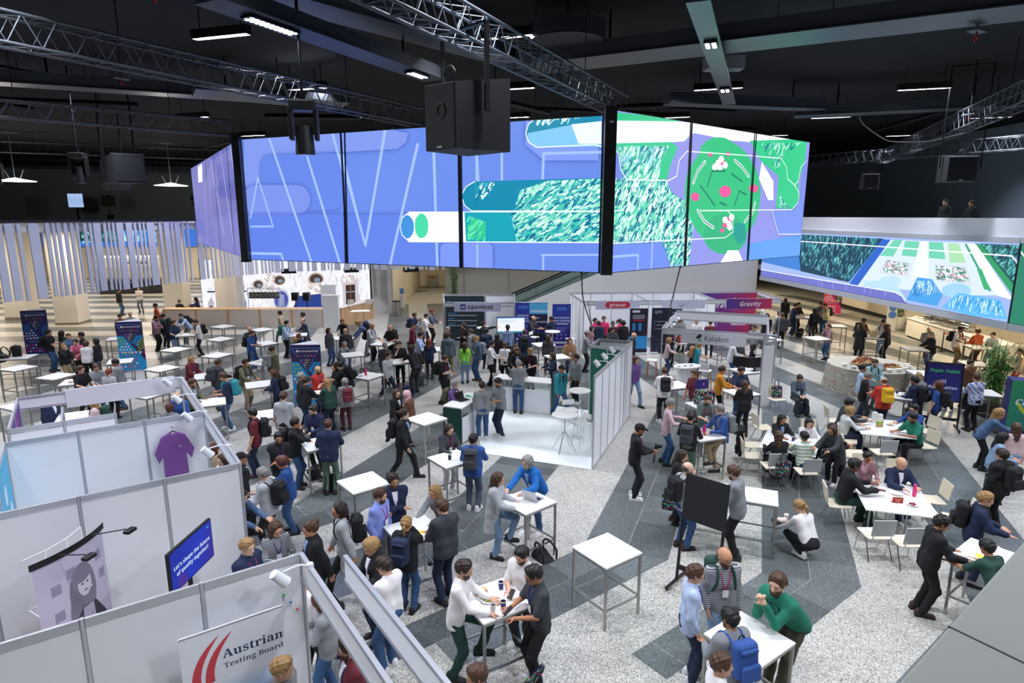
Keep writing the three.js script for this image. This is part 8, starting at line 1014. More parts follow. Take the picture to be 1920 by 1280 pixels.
// ---------- long counter, screens and pillars at the rear ----------
{
  const o = thing('long_counter', 'long low beige counter with wooden strips in front of the facade screen', 'counter', -15.5, 0, -35.8); const n = 5, W = 9.2; for (let i = 0; i < n; i++) part(o, 'front_panel', box(W / n - 0.16, 1.02, 0.03, -W / 2 + (i + 0.5) * W / n, 0.55, 0.3), mat(0xd9cfc6, 0.6)); for (let i = 0; i <= n; i++) part(o, 'wood_strip', box(0.14, 1.06, 0.05, -W / 2 + i * W / n, 0.55, 0.3), M.wood); part(o, 'top', rbox(W + 0.1, 0.04, 0.7, 0.01, 0, 1.1, 0), M.wood); part(o, 'side', box(0.04, 1.04, 0.6, -W / 2, 0.55, 0), M.wood); for (let i = 0; i < 9; i++) part(o, 'foot', cyl(0.03, 0.06, -W / 2 + 0.3 + i * 1.07, 0.03, 0.2, 8), M.black);
  const s = thing('counter_end', 'slanting wooden end of the long counter', 'counter', -9.6, 0, -37.6, 1.25); part(s, 'panel', box(3.6, 1.1, 0.5, 0, 0.55, 0), M.wood); part(s, 'top', box(3.7, 0.04, 0.56, 0, 1.12, 0), mat(0xe0d6cc, 0.5)); for (let i = 0; i < 4; i++) part(s, 'strip', box(0.04, 1.08, 0.52, -1.4 + i * 0.95, 0.55, 0), mat(0xb08a66, 0.6));
  const p = thing('white_partition', 'plain white upright partition at the end of the long counter', 'partition', -10.05, 0, -34.2); part(p, 'panel', box(0.85, 2.1, 0.3, 0, 1.05, 0), M.wall); part(p, 'base', box(0.9, 0.05, 0.36, 0, 0.025, 0), M.alu);
  const t = thing('standing_desk', 'white standing desk with two monitor arms beside the partition', 'desk', -8.6, 0, -34.9, 0.2); part(t, 'top', rbox(1.1, 0.03, 0.6, 0.01, 0, 1.1, 0), M.whiteTop); for (const k of [-0.2, 0.2]) part(t, 'leg', box(0.05, 1.1, 0.05, k, 0.55, 0), M.alu); part(t, 'foot', box(0.6, 0.03, 0.5, 0, 0.015, 0), M.alu); for (const k of [-1, 1]) { part(t, 'monitor_arm', tube([V(k * 0.45, 1.1, 0), V(k * 0.62, 1.25, 0.05), V(k * 0.66, 1.5, 0)], 0.018, 8, 5), M.black); part(t, 'monitor_back', rbox(0.36, 0.28, 0.03, 0.01, k * 0.5, 1.62, 0), mat(0xcfc8bc, 0.5)); }
  // rack with totes, loudspeakers and boards behind the counter
  const r = thing('clothes_rack', 'white rail rack behind the long counter', 'rack', -15.4, 0, -38.4); part(r, 'frame', merge([bar(V(-1.0, 0, 0), V(-1.0, 2.0, 0), 0.025), bar(V(1.0, 0, 0), V(1.0, 2.0, 0), 0.025), bar(V(-1.0, 2.0, 0), V(1.0, 2.0, 0), 0.03)]), mat(0xe6e8ee, 0.4)); part(r, 'foot', merge([box(0.06, 0.04, 0.7, -1, 0.02, 0), box(0.06, 0.04, 0.7, 1, 0.02, 0)]), M.alu);
  for (let i = 0; i < 7; i++) { const b = tote(); b.position.set(-16.15 + i * 0.25, 1.55, -38.4); b.rotation.y = 0.4; setTag(b, 'dotted tote bag hanging on the white rail rack', 'tote bag', 'totes on the rack'); }
  for (const [x, lb] of [[-13.4, 'small black loudspeaker behind the counter on a stand'], [-12.7, 'second small black loudspeaker behind the counter']]) { const q = thing('stand_speaker', lb, 'loudspeaker', x, 0, -38.2); part(q, 'pole', cyl(0.03, 1.3, 0, 0.65, 0, 8), M.black); part(q, 'cabinet', rbox(0.4, 0.5, 0.35, 0.03, 0, 1.5, 0), M.black); part(q, 'cone', cyl(0.13, 0.02, 0, 0, 0, 16).rotateX(Math.PI / 2).translate(0, 1.47, 0.18), M.blackMetal); }
  for (const [x, lb, yw] of [[-11.4, 'pale flip chart board behind the counter', 0.3]]) { const q = thing('flip_chart', lb, 'board', x, 0, -38.4, yw); part(q, 'board', rbox(0.9, 1.3, 0.03, 0.01, 0, 1.55, 0), mat(0xd9dadd, 0.6)); for (const k of [-0.35, 0, 0.35]) part(q, 'leg', bar(V(k, 0, k ? 0.1 : -0.4), V(k * 0.3, 1.8, -0.03), 0.015, 6), M.alu); }
  const pm = mat(0xe4dfd6, 0.8); [[-26.6, -37.2, 'square white pillar with black base left of the blue reflection'], [-23.4, -43.2, 'square white pillar farther back under the slats'], [-31.2, -39.2, 'square white pillar at the far left under the slats'], [-17.6, -38.6, 'square white pillar by the left end of the long counter'], [-21.5, -46.5, 'short looking white pillar deep under the gallery']].forEach(([x, z, lb]) => { const q = thing('pillar', lb, 'pillar', x, 0, z, 0.1); part(q, 'shaft', box(1.3, 5.6, 1.3, 0, 2.9, 0), pm); part(q, 'base', box(1.34, 0.14, 1.34, 0, 0.07, 0), mat(0x8a8478, 0.7)); });
  [[-24.4, -27.8, 'dark projector box hanging below the slats at the far left'], [-19.4, -31.3, 'dark projector box hanging below the slats left of the counter'], [-14.2, -39.6, 'dark projector box hanging above the counter'], [-10.4, -40.3, 'dark projector box hanging above the facade screen'], [-6.6, -40.6, 'dark projector box hanging above the corridor']].forEach(([x, z, lb]) => { const q = thing('projector', lb, 'projector', x, 2.95, z, 0.4); part(q, 'body', rbox(0.9, 0.28, 0.6, 0.03, 0, 0, 0), M.black); part(q, 'rod', cyl(0.02, 2.6, 0, 1.42, 0, 6), M.black); part(q, 'lens', cyl(0.08, 0.06, 0.2, 0, 0.32, 12).rotateX(0), M.blackMetal); });
}
// kiosk, steel sweep and cafe furniture behind the slats
{ const k = thing('coffee_kiosk', 'white coffee kiosk with dark counter behind the slats', 'kiosk', -31.5, 0, -53, 0.25); part(k, 'body', rbox(6, 1.1, 2.2, 0.05, 0, 0.55, 0), mat(0x23262b, 0.6)); part(k, 'canopy', rbox(6.4, 0.9, 2.5, 0.1, 0, 2.6, 0), mat(0xeceae6, 0.6)); for (const a of [-2.9, 2.9]) part(k, 'post', box(0.15, 1.2, 0.15, a, 1.6, 0.9), M.alu); face(k, 'sign_print', 4, 0.6, 0, 2.6, 1.27, 0, printMat(canvasTex(256, 40, (c) => { c.fillStyle = '#eceae6'; c.fillRect(0, 0, 256, 40); T(c, 'c o f f e e', 128, 20, 28, '#1c1e22'); })));
  const e = thing('steel_stair', 'sweeping curved steel stair behind the slats', 'stair', -27.5, 0, -58); for (const z of [-0.9, 0.9]) { part(e, 'stringer', tube([V(-1.5, 5.6, z), V(0.2, 4.6, z), V(1.2, 3, z), V(2.2, 1.4, z), V(4.4, 0.3, z)], 0.28, 24, 8), M.chrome); part(e, 'handrail', tube([V(-1.2, 5.65, z), V(0.7, 5.4, z), V(1.8, 3.9, z), V(2.8, 2.3, z), V(4.9, 1.2, z)], 0.06, 24, 6), M.chrome); } for (let i = 0; i < 15; i++) part(e, 'tread', box(0.5, 0.06, 1.8, -0.4 + i * 0.28, 5.0 - i * 0.32, 0), M.steel);
  for (let i = 0; i < 4; i++) { const q = thing('cafe_table', 'dark cafe table seen through the slats at the far left', 'table', -44 + i * 3, 0, -52 + (i % 2) * 3, i, 'cafe tables behind the slats'); part(q, 'table_top', rbox(1.6, 0.05, 0.8, 0.01, 0, 0.75, 0), mat(0x6a4a32, 0.6)); for (const a of [-0.7, 0.7]) for (const b of [-0.3, 0.3]) part(q, 'leg', box(0.05, 0.73, 0.05, a, 0.365, b), M.black); } }
// corridor: bin, water cooler, tall bamboo, doors
{ const o = thing('waste_bin', 'steel cylindrical waste bin by the corridor pier', 'bin', -7.55, 0, -40.3); part(o, 'drum', cyl(0.26, 0.9, 0, 0.45, 0, 24), M.steel); part(o, 'lid', cyl(0.27, 0.05, 0, 0.92, 0, 24), M.blackMetal); const b = thing('waste_bin', 'dark striped waste bin at the corridor end', 'bin', -7.2, 0, -56.5); part(b, 'drum', rbox(0.9, 1.1, 0.5, 0.03, 0, 0.55, 0), M.steel); part(b, 'slot', box(0.5, 0.12, 0.02, 0, 0.95, 0.26), M.red); const w = thing('water_cooler', 'water cooler with blue bottle by the corridor', 'cooler', -7.75, 0, -43.5); part(w, 'cabinet', rbox(0.34, 1.0, 0.34, 0.03, 0, 0.5, 0), mat(0xeceae6, 0.5)); part(w, 'bottle', cyl(0.14, 0.4, 0, 1.2, 0, 18), new THREE.MeshPhysicalMaterial({ color: 0x7fb4e8, roughness: 0.1, transmission: 0.6, thickness: 0 })); part(w, 'tap', box(0.12, 0.04, 0.05, 0, 0.78, 0.19), M.red); }
function bambooPlant(label, x, z, h, r, n, pot) {
  const o = thing('bamboo_plant', label, 'plant', x, 0, z); if (pot) part(o, 'pot', new THREE.LatheGeometry([[0.02, 0.02], [0.3, 0.02], [0.42, 0.75], [0.38, 0.75], [0.28, 0.6], [0.02, 0.6]].map((p) => new THREE.Vector2(...p)), 28), mat(0xf0eee8, 0.5)); else part(o, 'pot', rbox(0.6, 0.5, 0.6, 0.04, 0, 0.25, 0), M.black);
  const y0 = pot ? 0.6 : 0.45, st = [], lf = []; const leaf = new THREE.BufferGeometry(); leaf.setAttribute('position', new THREE.Float32BufferAttribute([0, 0, 0, -0.018, 0.06, 0.01, 0.018, 0.06, 0.01, 0, 0.2, 0.05], 3)); leaf.setIndex([0, 2, 1, 1, 2, 3]); leaf.computeVertexNormals(); const m4 = new THREE.Matrix4(), e = new THREE.Euler();
  for (let i = 0; i < n; i++) { const a = rr(0, 6.28), q = r * 0.35 * Math.sqrt(rnd()), tx = Math.cos(a) * r * rr(0.2, 0.9), tz = Math.sin(a) * r * rr(0.2, 0.9), top = y0 + (h - y0) * rr(0.7, 1); st.push(tube([V(Math.cos(a) * q, y0, Math.sin(a) * q), V(tx * 0.4, (y0 + top) / 2, tz * 0.4), V(tx, top, tz)], 0.009, 6, 4)); for (let k = 0; k < 46; k++) { const t = rr(0.12, 1), y = y0 + (top - y0) * t, s = t * t * 0.7 + 0.15; e.set(rr(0.6, 2.6), rr(0, 6.28), rr(-0.5, 0.5), 'YXZ'); m4.makeRotationFromEuler(e).scale(V(1.2, rr(0.7, 1.5), 1)).setPosition(tx * s + rr(-1, 1) * r * 0.28, y, tz * s + rr(-1, 1) * r * 0.28); lf.push(leaf.clone().applyMatrix4(m4)); } }
  part(o, 'stems', merge(st), mat(0x6a7a3a, 0.7)).userData.kind = 'stuff'; const f = part(o, 'foliage', mergeGeometries(lf), new THREE.MeshStandardMaterial({ color: 0x3f7a34, roughness: 0.7, side: THREE.DoubleSide })); f.userData.kind = 'stuff';
}
seed(55); bambooPlant('dense green bamboo plant beside the teal banner', 15.5, -19.3, 2.6, 0.75, 26, false); bambooPlant('tall narrow bamboo plant beside the rear grey wall', -3.9, -41.8, 3.6, 0.6, 14, true); bambooPlant('leafy plant in a white tapered pot by the cream wall', 22.2, -35.2, 2.4, 0.6, 12, true);
for (const [x, y, z, lb] of [[-38, 6.0, -60, 'round dark tree on the upper left gallery'], [-29.5, 6.0, -60, 'second round dark tree on the upper gallery near the screen'], [23.5, 3.55, -47, 'dark round plant on the right gallery']]) { const o = thing('gallery_plant', lb, 'plant', x, y, z); part(o, 'pot', cyl(0.3, 0.5, 0, 0.25, 0, 14, 0.22), M.black); part(o, 'trunk', cyl(0.05, 1.0, 0, 1.0, 0, 6), mat(0x4a3a2a, 0.9)); const bl = []; for (let i = 0; i < 30; i++) bl.push(new THREE.IcosahedronGeometry(rr(0.12, 0.24), 0).translate(rr(-0.6, 0.6), 1.8 + rr(-0.45, 0.45), rr(-0.5, 0.5))); part(o, 'crown', merge(bl), mat(0x1f3a22, 0.9)); }
// escalator
{ const o = thing('escalator', 'escalator with black handrails rising behind the booths', 'escalator', 0.2, 0, -39.2); const sl = 0.43; const ramp = (z0, z1, off, t) => { const s = new THREE.Shape(); s.moveTo(-0.6, 0); s.lineTo(-0.6, 0.15 + off); s.lineTo(0, 0.15 + off); s.lineTo(11, 0.15 + off + 11 * sl); s.lineTo(11, off + 11 * sl - t); s.lineTo(t / sl, Math.max(0, off - 0.02)); s.closePath(); return new THREE.ExtrudeGeometry(s, { depth: z1 - z0, bevelEnabled: false }).translate(0, 0, z0); };
  part(o, 'step_body', ramp(-0.6, 0.6, 0.3, 0.9), mat(0x6a7078, 0.5, 0.4)); for (const z of [-0.75, 0.6]) part(o, 'skirt', ramp(z, z + 0.15, 0.6, 0.6), mat(0xb4bcc0, 0.4, 0.3)); for (const z of [-0.68, 0.68]) { part(o, 'balustrade_glass', (() => { const s = new THREE.Shape(); s.moveTo(0, 0.75); s.lineTo(11, 0.75 + 11 * sl); s.lineTo(11, 1.5 + 11 * sl); s.lineTo(0, 1.5); s.closePath(); return new THREE.ExtrudeGeometry(s, { depth: 0.012, bevelEnabled: false }).translate(0, 0, z); })(), new THREE.MeshPhysicalMaterial({ color: 0xcfe0dc, roughness: 0.05, transmission: 0.85, thickness: 0 })); part(o, 'handrail', bar(V(-0.3, 1.42, z), V(11, 1.55 + 11 * sl, z), 0.05, 8), M.black); part(o, 'handrail', bar(V(0.2, 1.05, z + 0.1), V(11, 1.1 + 11 * sl, z + 0.1), 0.03, 8), M.black); }
  const s = new THREE.Shape(); s.moveTo(-1.0, 0); s.lineTo(14.2, 0); s.lineTo(14.2, 5.7); s.lineTo(12, 5.7); s.lineTo(-0.2, 0.75); s.lineTo(-1, 0.7); s.closePath(); structure('wall_escalator_side', new THREE.ExtrudeGeometry(s, { depth: 0.15, bevelEnabled: false }).translate(0.2, 0, -38.2), M.wall, 'white wall below the escalator'); }
// ---------- right side: buffet, white counter, signs ----------
{
  const cloth = canvasTex(512, 256, (c) => { seed(8); c.fillStyle = '#9c9a8e'; c.fillRect(0, 0, 512, 256); for (let i = 0; i < 130; i++) { c.fillStyle = ['#b5533f', '#5f6a4e', '#c9c2b0', '#7a6a58', '#d9b9a8'][i % 5]; c.beginPath(); c.ellipse(rnd() * 512, rnd() * 256, rr(3, 8), rr(4, 10), rnd() * 3, 0, 7); c.fill(); } }); cloth.wrapS = THREE.RepeatWrapping; cloth.repeat.set(4, 1);
  const o = thing('buffet_table', 'round buffet table with floral cloth carrying trays of snacks', 'table', 13.4, 0, -22.6, 0.3); const n = 64, prof = []; const g = new THREE.CylinderGeometry(1.45, 1.55, 0.93, n, 4, true); const p = g.attributes.position; for (let i = 0; i < p.count; i++) { const a = Math.atan2(p.getZ(i), p.getX(i)), k = 1 + 0.018 * Math.sin(a * 26) * (0.5 - p.getY(i)); p.setX(i, p.getX(i) * k); p.setZ(i, p.getZ(i) * k); } g.computeVertexNormals(); part(o, 'cloth_skirt', g.translate(0, 0.47, 0), new THREE.MeshStandardMaterial({ map: cloth, roughness: 0.9, side: THREE.DoubleSide })); part(o, 'cloth_top', new THREE.CylinderGeometry(1.45, 1.45, 0.02, n).translate(0, 0.94, 0), mat(0xb9b5a6, 0.85));
  [[0.3, 0.3], [-0.35, 0.0], [0.2, -0.55], [-0.2, 0.55]].forEach(([x, z], i) => { const t = thing('snack_tray', ['first', 'second', 'third', 'fourth'][i] + ' rough wooden tray of brown snacks on the round buffet', 'tray', 13.4 + x * 1.3, 0.95 + 0.06 * (i % 2), -22.6 + z * 1.2, i * 0.8); part(t, 'board', rbox(0.85, 0.03, 0.4, 0.01, 0, 0.03, 0), mat(0xb58a55, 0.8)); part(t, 'foot', merge([box(0.04, 0.02, 0.36, -0.3, 0.008, 0), box(0.04, 0.02, 0.36, 0.3, 0.008, 0)]), M.wood); const sn = []; seed(i + 70); for (let k = 0; k < 60; k++) sn.push(new THREE.IcosahedronGeometry(rr(0.02, 0.035), 0).translate(rr(-0.38, 0.38), 0.06 + rr(0, 0.03), rr(-0.16, 0.16))); const f = part(t, 'snacks', merge(sn), mat(0x7a3f24, 0.8)); f.userData.kind = 'stuff'; });
  for (let i = 0; i < 9; i++) { const a = 0.3 + i * 0.32, s = thing('plate_stack', 'stack of white bowls along the edge of the round buffet', 'plates', 13.4 + Math.cos(a) * 1.2, 0.95, -22.6 + Math.sin(a) * 1.2, 0, 'bowl stacks on the buffet'); for (let k = 0; k < 3; k++) part(s, 'bowl', new THREE.CylinderGeometry(0.1, 0.06, 0.05, 16).translate(0, 0.03 + k * 0.03, 0), M.whiteTop); }
  const cd = thing('menu_card', 'white menu card in a stand on the buffet', 'card', 13.1, 0.95, -21.5, -0.4); part(cd, 'card', box(0.22, 0.3, 0.01, 0, 0.16, 0), mat(0xe6eaf2, 0.5)); part(cd, 'foot', box(0.2, 0.02, 0.1, 0, 0.01, 0), M.alu);
  const k = thing('white_counter', 'long white serving counter in front of the cream wall', 'counter', 21.35, 0, -29.3, 1.48); part(k, 'body', box(7.4, 0.9, 0.85, 0, 0.55, 0), mat(0xefe9dc, 0.6)); part(k, 'top', rbox(7.5, 0.04, 0.95, 0.01, 0, 1.02, 0), M.whiteTop); part(k, 'plinth', box(7.2, 0.1, 0.7, 0, 0.05, 0), M.black); for (let i = 1; i < 4; i++) part(k, 'panel_joint', box(0.01, 0.88, 0.87, -3.7 + i * 1.85, 0.55, 0), mat(0xb9b2a2, 0.7));
  for (let i = 0; i < 4; i++) { const d = thing('chafing_dish', 'steel chafing dish on the long white serving counter', 'dish', 21.3 + i * 0.02, 1.04, -31.2 + i * 0.85, 1.48, 'chafing dishes on the counter'); part(d, 'pan', rbox(0.6, 0.14, 0.38, 0.03, 0, 0.22, 0), M.chrome); part(d, 'lid', new THREE.CylinderGeometry(0.19, 0.19, 0.58, 18, 1, false, 0, Math.PI).rotateZ(Math.PI / 2).rotateX(0).translate(0, 0.29, 0), M.chrome); for (const a of [-1, 1]) for (const b of [-1, 1]) part(d, 'leg', cyl(0.012, 0.16, a * 0.25, 0.08, b * 0.15, 6), M.chrome); part(d, 'handle', box(0.14, 0.02, 0.03, 0, 0.49, 0), M.black); }
  for (let i = 0; i < 5; i++) { const d = thing('box_stack', 'small stack of white boxes on the far end of the serving counter', 'boxes', 21.4, 1.04, -32.6 + i * 0.2, 1.4, 'box stacks on the counter'); for (let q = 0; q < 2 + (i % 2); q++) part(d, 'box', rbox(0.16, 0.05, 0.16, 0.008, 0, 0.03 + q * 0.055, 0), M.whiteTop); }
  const rp = thing('rope_barrier', 'red belt barrier in front of the serving counter', 'barrier', 20.6, 0, -28.4, 1.5); for (const q of [-0.8, 0.8]) { part(rp, 'post', cyl(0.025, 0.95, q, 0.48, 0, 10), M.black); part(rp, 'foot', cyl(0.16, 0.03, q, 0.015, 0, 18), M.black); } part(rp, 'belt', box(1.6, 0.05, 0.005, 0, 0.9, 0), M.red);
  const fx = thing('fire_extinguisher', 'red fire extinguisher on a stand by the cream wall', 'extinguisher', 22.9, 0, -27.0); part(fx, 'cylinder', merge([cyl(0.09, 0.5, 0, 0.6, 0, 16), new THREE.SphereGeometry(0.09, 14, 8).translate(0, 0.85, 0)]), M.red); part(fx, 'valve', box(0.1, 0.06, 0.04, 0, 0.97, 0), M.black); part(fx, 'hose', tube([V(0.03, 0.95, 0), V(0.16, 0.8, 0), V(0.12, 0.5, 0.03)], 0.014, 8, 5), M.black); part(fx, 'stand', merge([cyl(0.02, 0.36, 0, 0.18, 0, 8), cyl(0.16, 0.02, 0, 0.01, 0, 16)]), M.red);
  const br = thing('brochure_rack', 'slim rack with round blue brochures beside the white plant pot', 'rack', 21.4, 0, -34.6, -0.2); part(br, 'pole', box(0.5, 1.6, 0.05, 0, 0.8, 0), M.wall); for (let q = 0; q < 2; q++) part(br, 'brochure', cyl(0.2, 0.02, 0, 0, 0, 20).rotateX(Math.PI / 2).translate(0, 1.35 - q * 0.42, 0.05), mat(0x4a78c8, 0.5)); part(br, 'foot', box(0.5, 0.03, 0.4, 0, 0.015, 0), M.alu);
  // rolling sign stands
  const stand = (label, x, z, yaw, w, h, tex, tilt) => { const s = thing('sign_stand', label, 'sign', x, 0, z, yaw); for (const a of [-1, 1]) { part(s, 'upright', flatBar(V(a * w / 2, 0.06, 0), V(a * w / 2, 2.02, -tilt), 0.04, 0.04), M.black); part(s, 'foot', box(0.04, 0.04, 0.75, a * w / 2, 0.06, 0), M.black); for (const b of [-0.34, 0.34]) part(s, 'castor', cyl(0.03, 0.025, 0, 0, 0, 12).rotateZ(Math.PI / 2).translate(a * w / 2, 0.03, b), M.black); } part(s, 'crossbar', box(w, 0.08, 0.04, 0, 0.32, 0), M.black); const bd = new THREE.Group(); bd.name = 'board'; s.add(bd); bd.position.set(0, 2.02 - h / 2, -tilt * 0.72); bd.rotation.x = -Math.atan2(tilt, 1.96); part(bd, 'panel', rbox(w + 0.04, h, 0.03, 0.008, 0, 0, 0), mat(0x1d1f22, 0.6)); if (tex) face(bd, 'print', w - 0.05, h - 0.1, 0, 0, 0.017, 0, printMat(tex, 0.4)); return s; };
  stand('black rolling sign stand seen from behind at the long high table', 3.2, -9.75, -0.75, 0.74, 0.82, null, 0.2);
  stand('rolling stand with a purple sign headed in green script', 13.1, -18.2, -0.42, 0.95, 1.2, canvasTex(380, 480, (c) => { const g = c.createLinearGradient(0, 0, 0, 480); g.addColorStop(0, '#2b2360'); g.addColorStop(1, '#2a3f8a'); c.fillStyle = g; c.fillRect(0, 0, 380, 480); T(c, 'Topic Table', 190, 90, 56, '#4fe07a', 'serif', 'italic bold'); c.fillStyle = '#5f5aa8'; c.fillRect(50, 150, 280, 3); T(c, 'UI', 190, 230, 60, '#f2f4ff'); T(c, 'Automation', 190, 310, 56, '#f2f4ff'); }), 0.25);
  stand('poster stand with a pink and blue poster at the far passage', 17.6, -50.5, -0.1, 1.0, 1.5, canvasTex(200, 300, (c) => { c.fillStyle = '#e86f8a'; c.fillRect(0, 0, 200, 150); c.fillStyle = '#58a8e0'; c.fillRect(0, 150, 200, 150); for (const y of [75, 225]) { c.fillStyle = '#f6eef2'; c.beginPath(); c.arc(55, y, 28, 0, 7); c.fill(); c.fillRect(100, y - 24, 80, 14); c.fillRect(100, y + 4, 70, 14); } }), 0.1);
  const tb = thing('teal_banner', 'teal and purple banner box with white script at the right edge', 'banner', 14.35, 0, -16.1, -0.42); part(tb, 'body', box(1.5, 2.0, 0.5, 0, 1.0, -0.26), mat(0x2a2f6a, 0.6)); face(tb, 'print', 1.5, 2.0, 0, 1.0, 0.002, 0, printMat(canvasTex(450, 600, (c) => { const g = c.createLinearGradient(0, 0, 450, 500); g.addColorStop(0, '#2f9a62'); g.addColorStop(1, '#1d6f8a'); c.fillStyle = g; c.fillRect(0, 0, 450, 600); c.fillStyle = '#2a78a4'; c.beginPath(); c.ellipse(230, 190, 170, 110, -0.3, 0, 7); c.fill(); c.fillStyle = '#b8d22f'; c.beginPath(); c.moveTo(50, 170); c.quadraticCurveTo(60, 260, 130, 290); c.quadraticCurveTo(100, 210, 50, 170); c.fill(); T(c, 'Community', 245, 180, 72, '#f4faf6', 'serif', 'italic bold'); T(c, 'Hub', 270, 270, 80, '#f4faf6', 'serif', 'italic bold'); c.fillStyle = '#352a62'; c.beginPath(); c.moveTo(0, 420); c.quadraticCurveTo(220, 400, 450, 500); c.lineTo(450, 600); c.lineTo(0, 600); c.fill(); T(c, 'Games', 120, 530, 44, '#e6e4f4'); }), 0.5)); part(tb, 'base', box(1.56, 0.05, 0.56, 0, 0.025, -0.26), M.alu);
  // far passage panels
  for (const [i, x] of [17.3, 19.0].entries()) { const d = structure('door_' + (i + 1), box(0.9, 2.2, 0.08, x, 1.1, -57.8), mat(0x4a4640, 0.6), 'dark door in the far passage'); part(d, 'door_handle', box(0.14, 0.03, 0.04, x + 0.3, 1.05, -57.74), M.chrome); }
  const ex = thing('exit_sign', 'green exit sign above the far left doorway', 'sign', -23.5, 8.2, -62.6); part(ex, 'box', box(1.1, 0.4, 0.1), M.black); face(ex, 'print', 1.05, 0.36, 0, 0, 0.055, 0, glowMat(canvasTex(128, 44, (c) => { c.fillStyle = '#0f8a4a'; c.fillRect(0, 0, 128, 44); c.fillStyle = '#e6fff0'; c.fillRect(20, 10, 26, 26); c.beginPath(); c.moveTo(60, 22); c.lineTo(85, 8); c.lineTo(85, 36); c.fill(); c.fillRect(84, 17, 24, 10); }), 1)); part(ex, 'rod', box(0.04, 3.1, 0.04, 0, 1.75, 0), M.black);
  const sc = thing('small_screen', 'small bright screen on the upper left gallery', 'screen', -40.4, 6.02, -59); part(sc, 'housing', rbox(1.45, 1.3, 0.08, 0.02, 0, 1.75, 0), M.black); face(sc, 'screen', 1.4, 1.22, 0, 1.75, 0.045, 0, glowMat(canvasTex(64, 64, (c) => { c.fillStyle = '#a9c4ee'; c.fillRect(0, 0, 64, 64); c.strokeStyle = '#3f5a9a'; for (let i = 0; i < 9; i++) { c.beginPath(); c.moveTo(6 + i * 7, 10 + (i % 3) * 8); c.lineTo(10 + i * 7, 54); c.stroke(); } }), 1)); part(sc, 'stand', box(0.1, 1.2, 0.1, 0, 0.6, -0.05), M.black);
}
// ---------- small things on tables and floor ----------
function paperCup(label, x, y, z, c = 0x2c3570, group) { const o = thing('paper_cup', label, 'cup', x, y, z, 0, group); part(o, 'cup', new THREE.CylinderGeometry(0.042, 0.03, 0.11, 16, 1, true).translate(0, 0.055, 0), new THREE.MeshStandardMaterial({ color: c, roughness: 0.6, side: THREE.DoubleSide })); part(o, 'rim', new THREE.TorusGeometry(0.042, 0.004, 6, 16).rotateX(Math.PI / 2).translate(0, 0.11, 0), M.whiteTop); part(o, 'drink', cyl(0.036, 0.004, 0, 0.085, 0, 14), mat(0x4a2f1c, 0.3)); }
function plate(label, x, y, z, food) { const o = thing('plate', label, 'plate', x, y, z); part(o, 'dish', new THREE.LatheGeometry([[0, 0.004], [0.07, 0.004], [0.115, 0.02], [0.115, 0.024], [0.07, 0.009], [0, 0.009]].map((p) => new THREE.Vector2(...p)), 24), M.whiteTop); if (food) { const f = []; for (let k = 0; k < 14; k++) f.push(new THREE.IcosahedronGeometry(rr(0.012, 0.022), 0).translate(rr(-0.055, 0.055), 0.022, rr(-0.055, 0.055))); part(o, 'food', merge(f), mat(food, 0.8)); } }
function bottle(label, x, y, z, c, lid = 0x222226) { const o = thing('bottle', label, 'bottle', x, y, z); part(o, 'flask', new THREE.LatheGeometry([[0, 0], [0.036, 0], [0.038, 0.02], [0.038, 0.16], [0.024, 0.2], [0.022, 0.215]].map((p) => new THREE.Vector2(...p)), 18), mat(c, 0.35)); part(o, 'cap', cyl(0.026, 0.045, 0, 0.235, 0, 14), mat(lid, 0.5)); }
function sheets(label, x, y, z, c, n = 4, s = 1) { const o = thing('paper_sheets', label, 'paper', x, y, z); for (let i = 0; i < n; i++) part(o, 'sheet', box(0.21 * s, 0.002, 0.28 * s, rr(-0.12, 0.12), 0.002 + i * 0.002, rr(-0.12, 0.12), rr(0, 3)), mat(i % 3 === 2 ? 0xf2f2ec : c, 0.8)); }
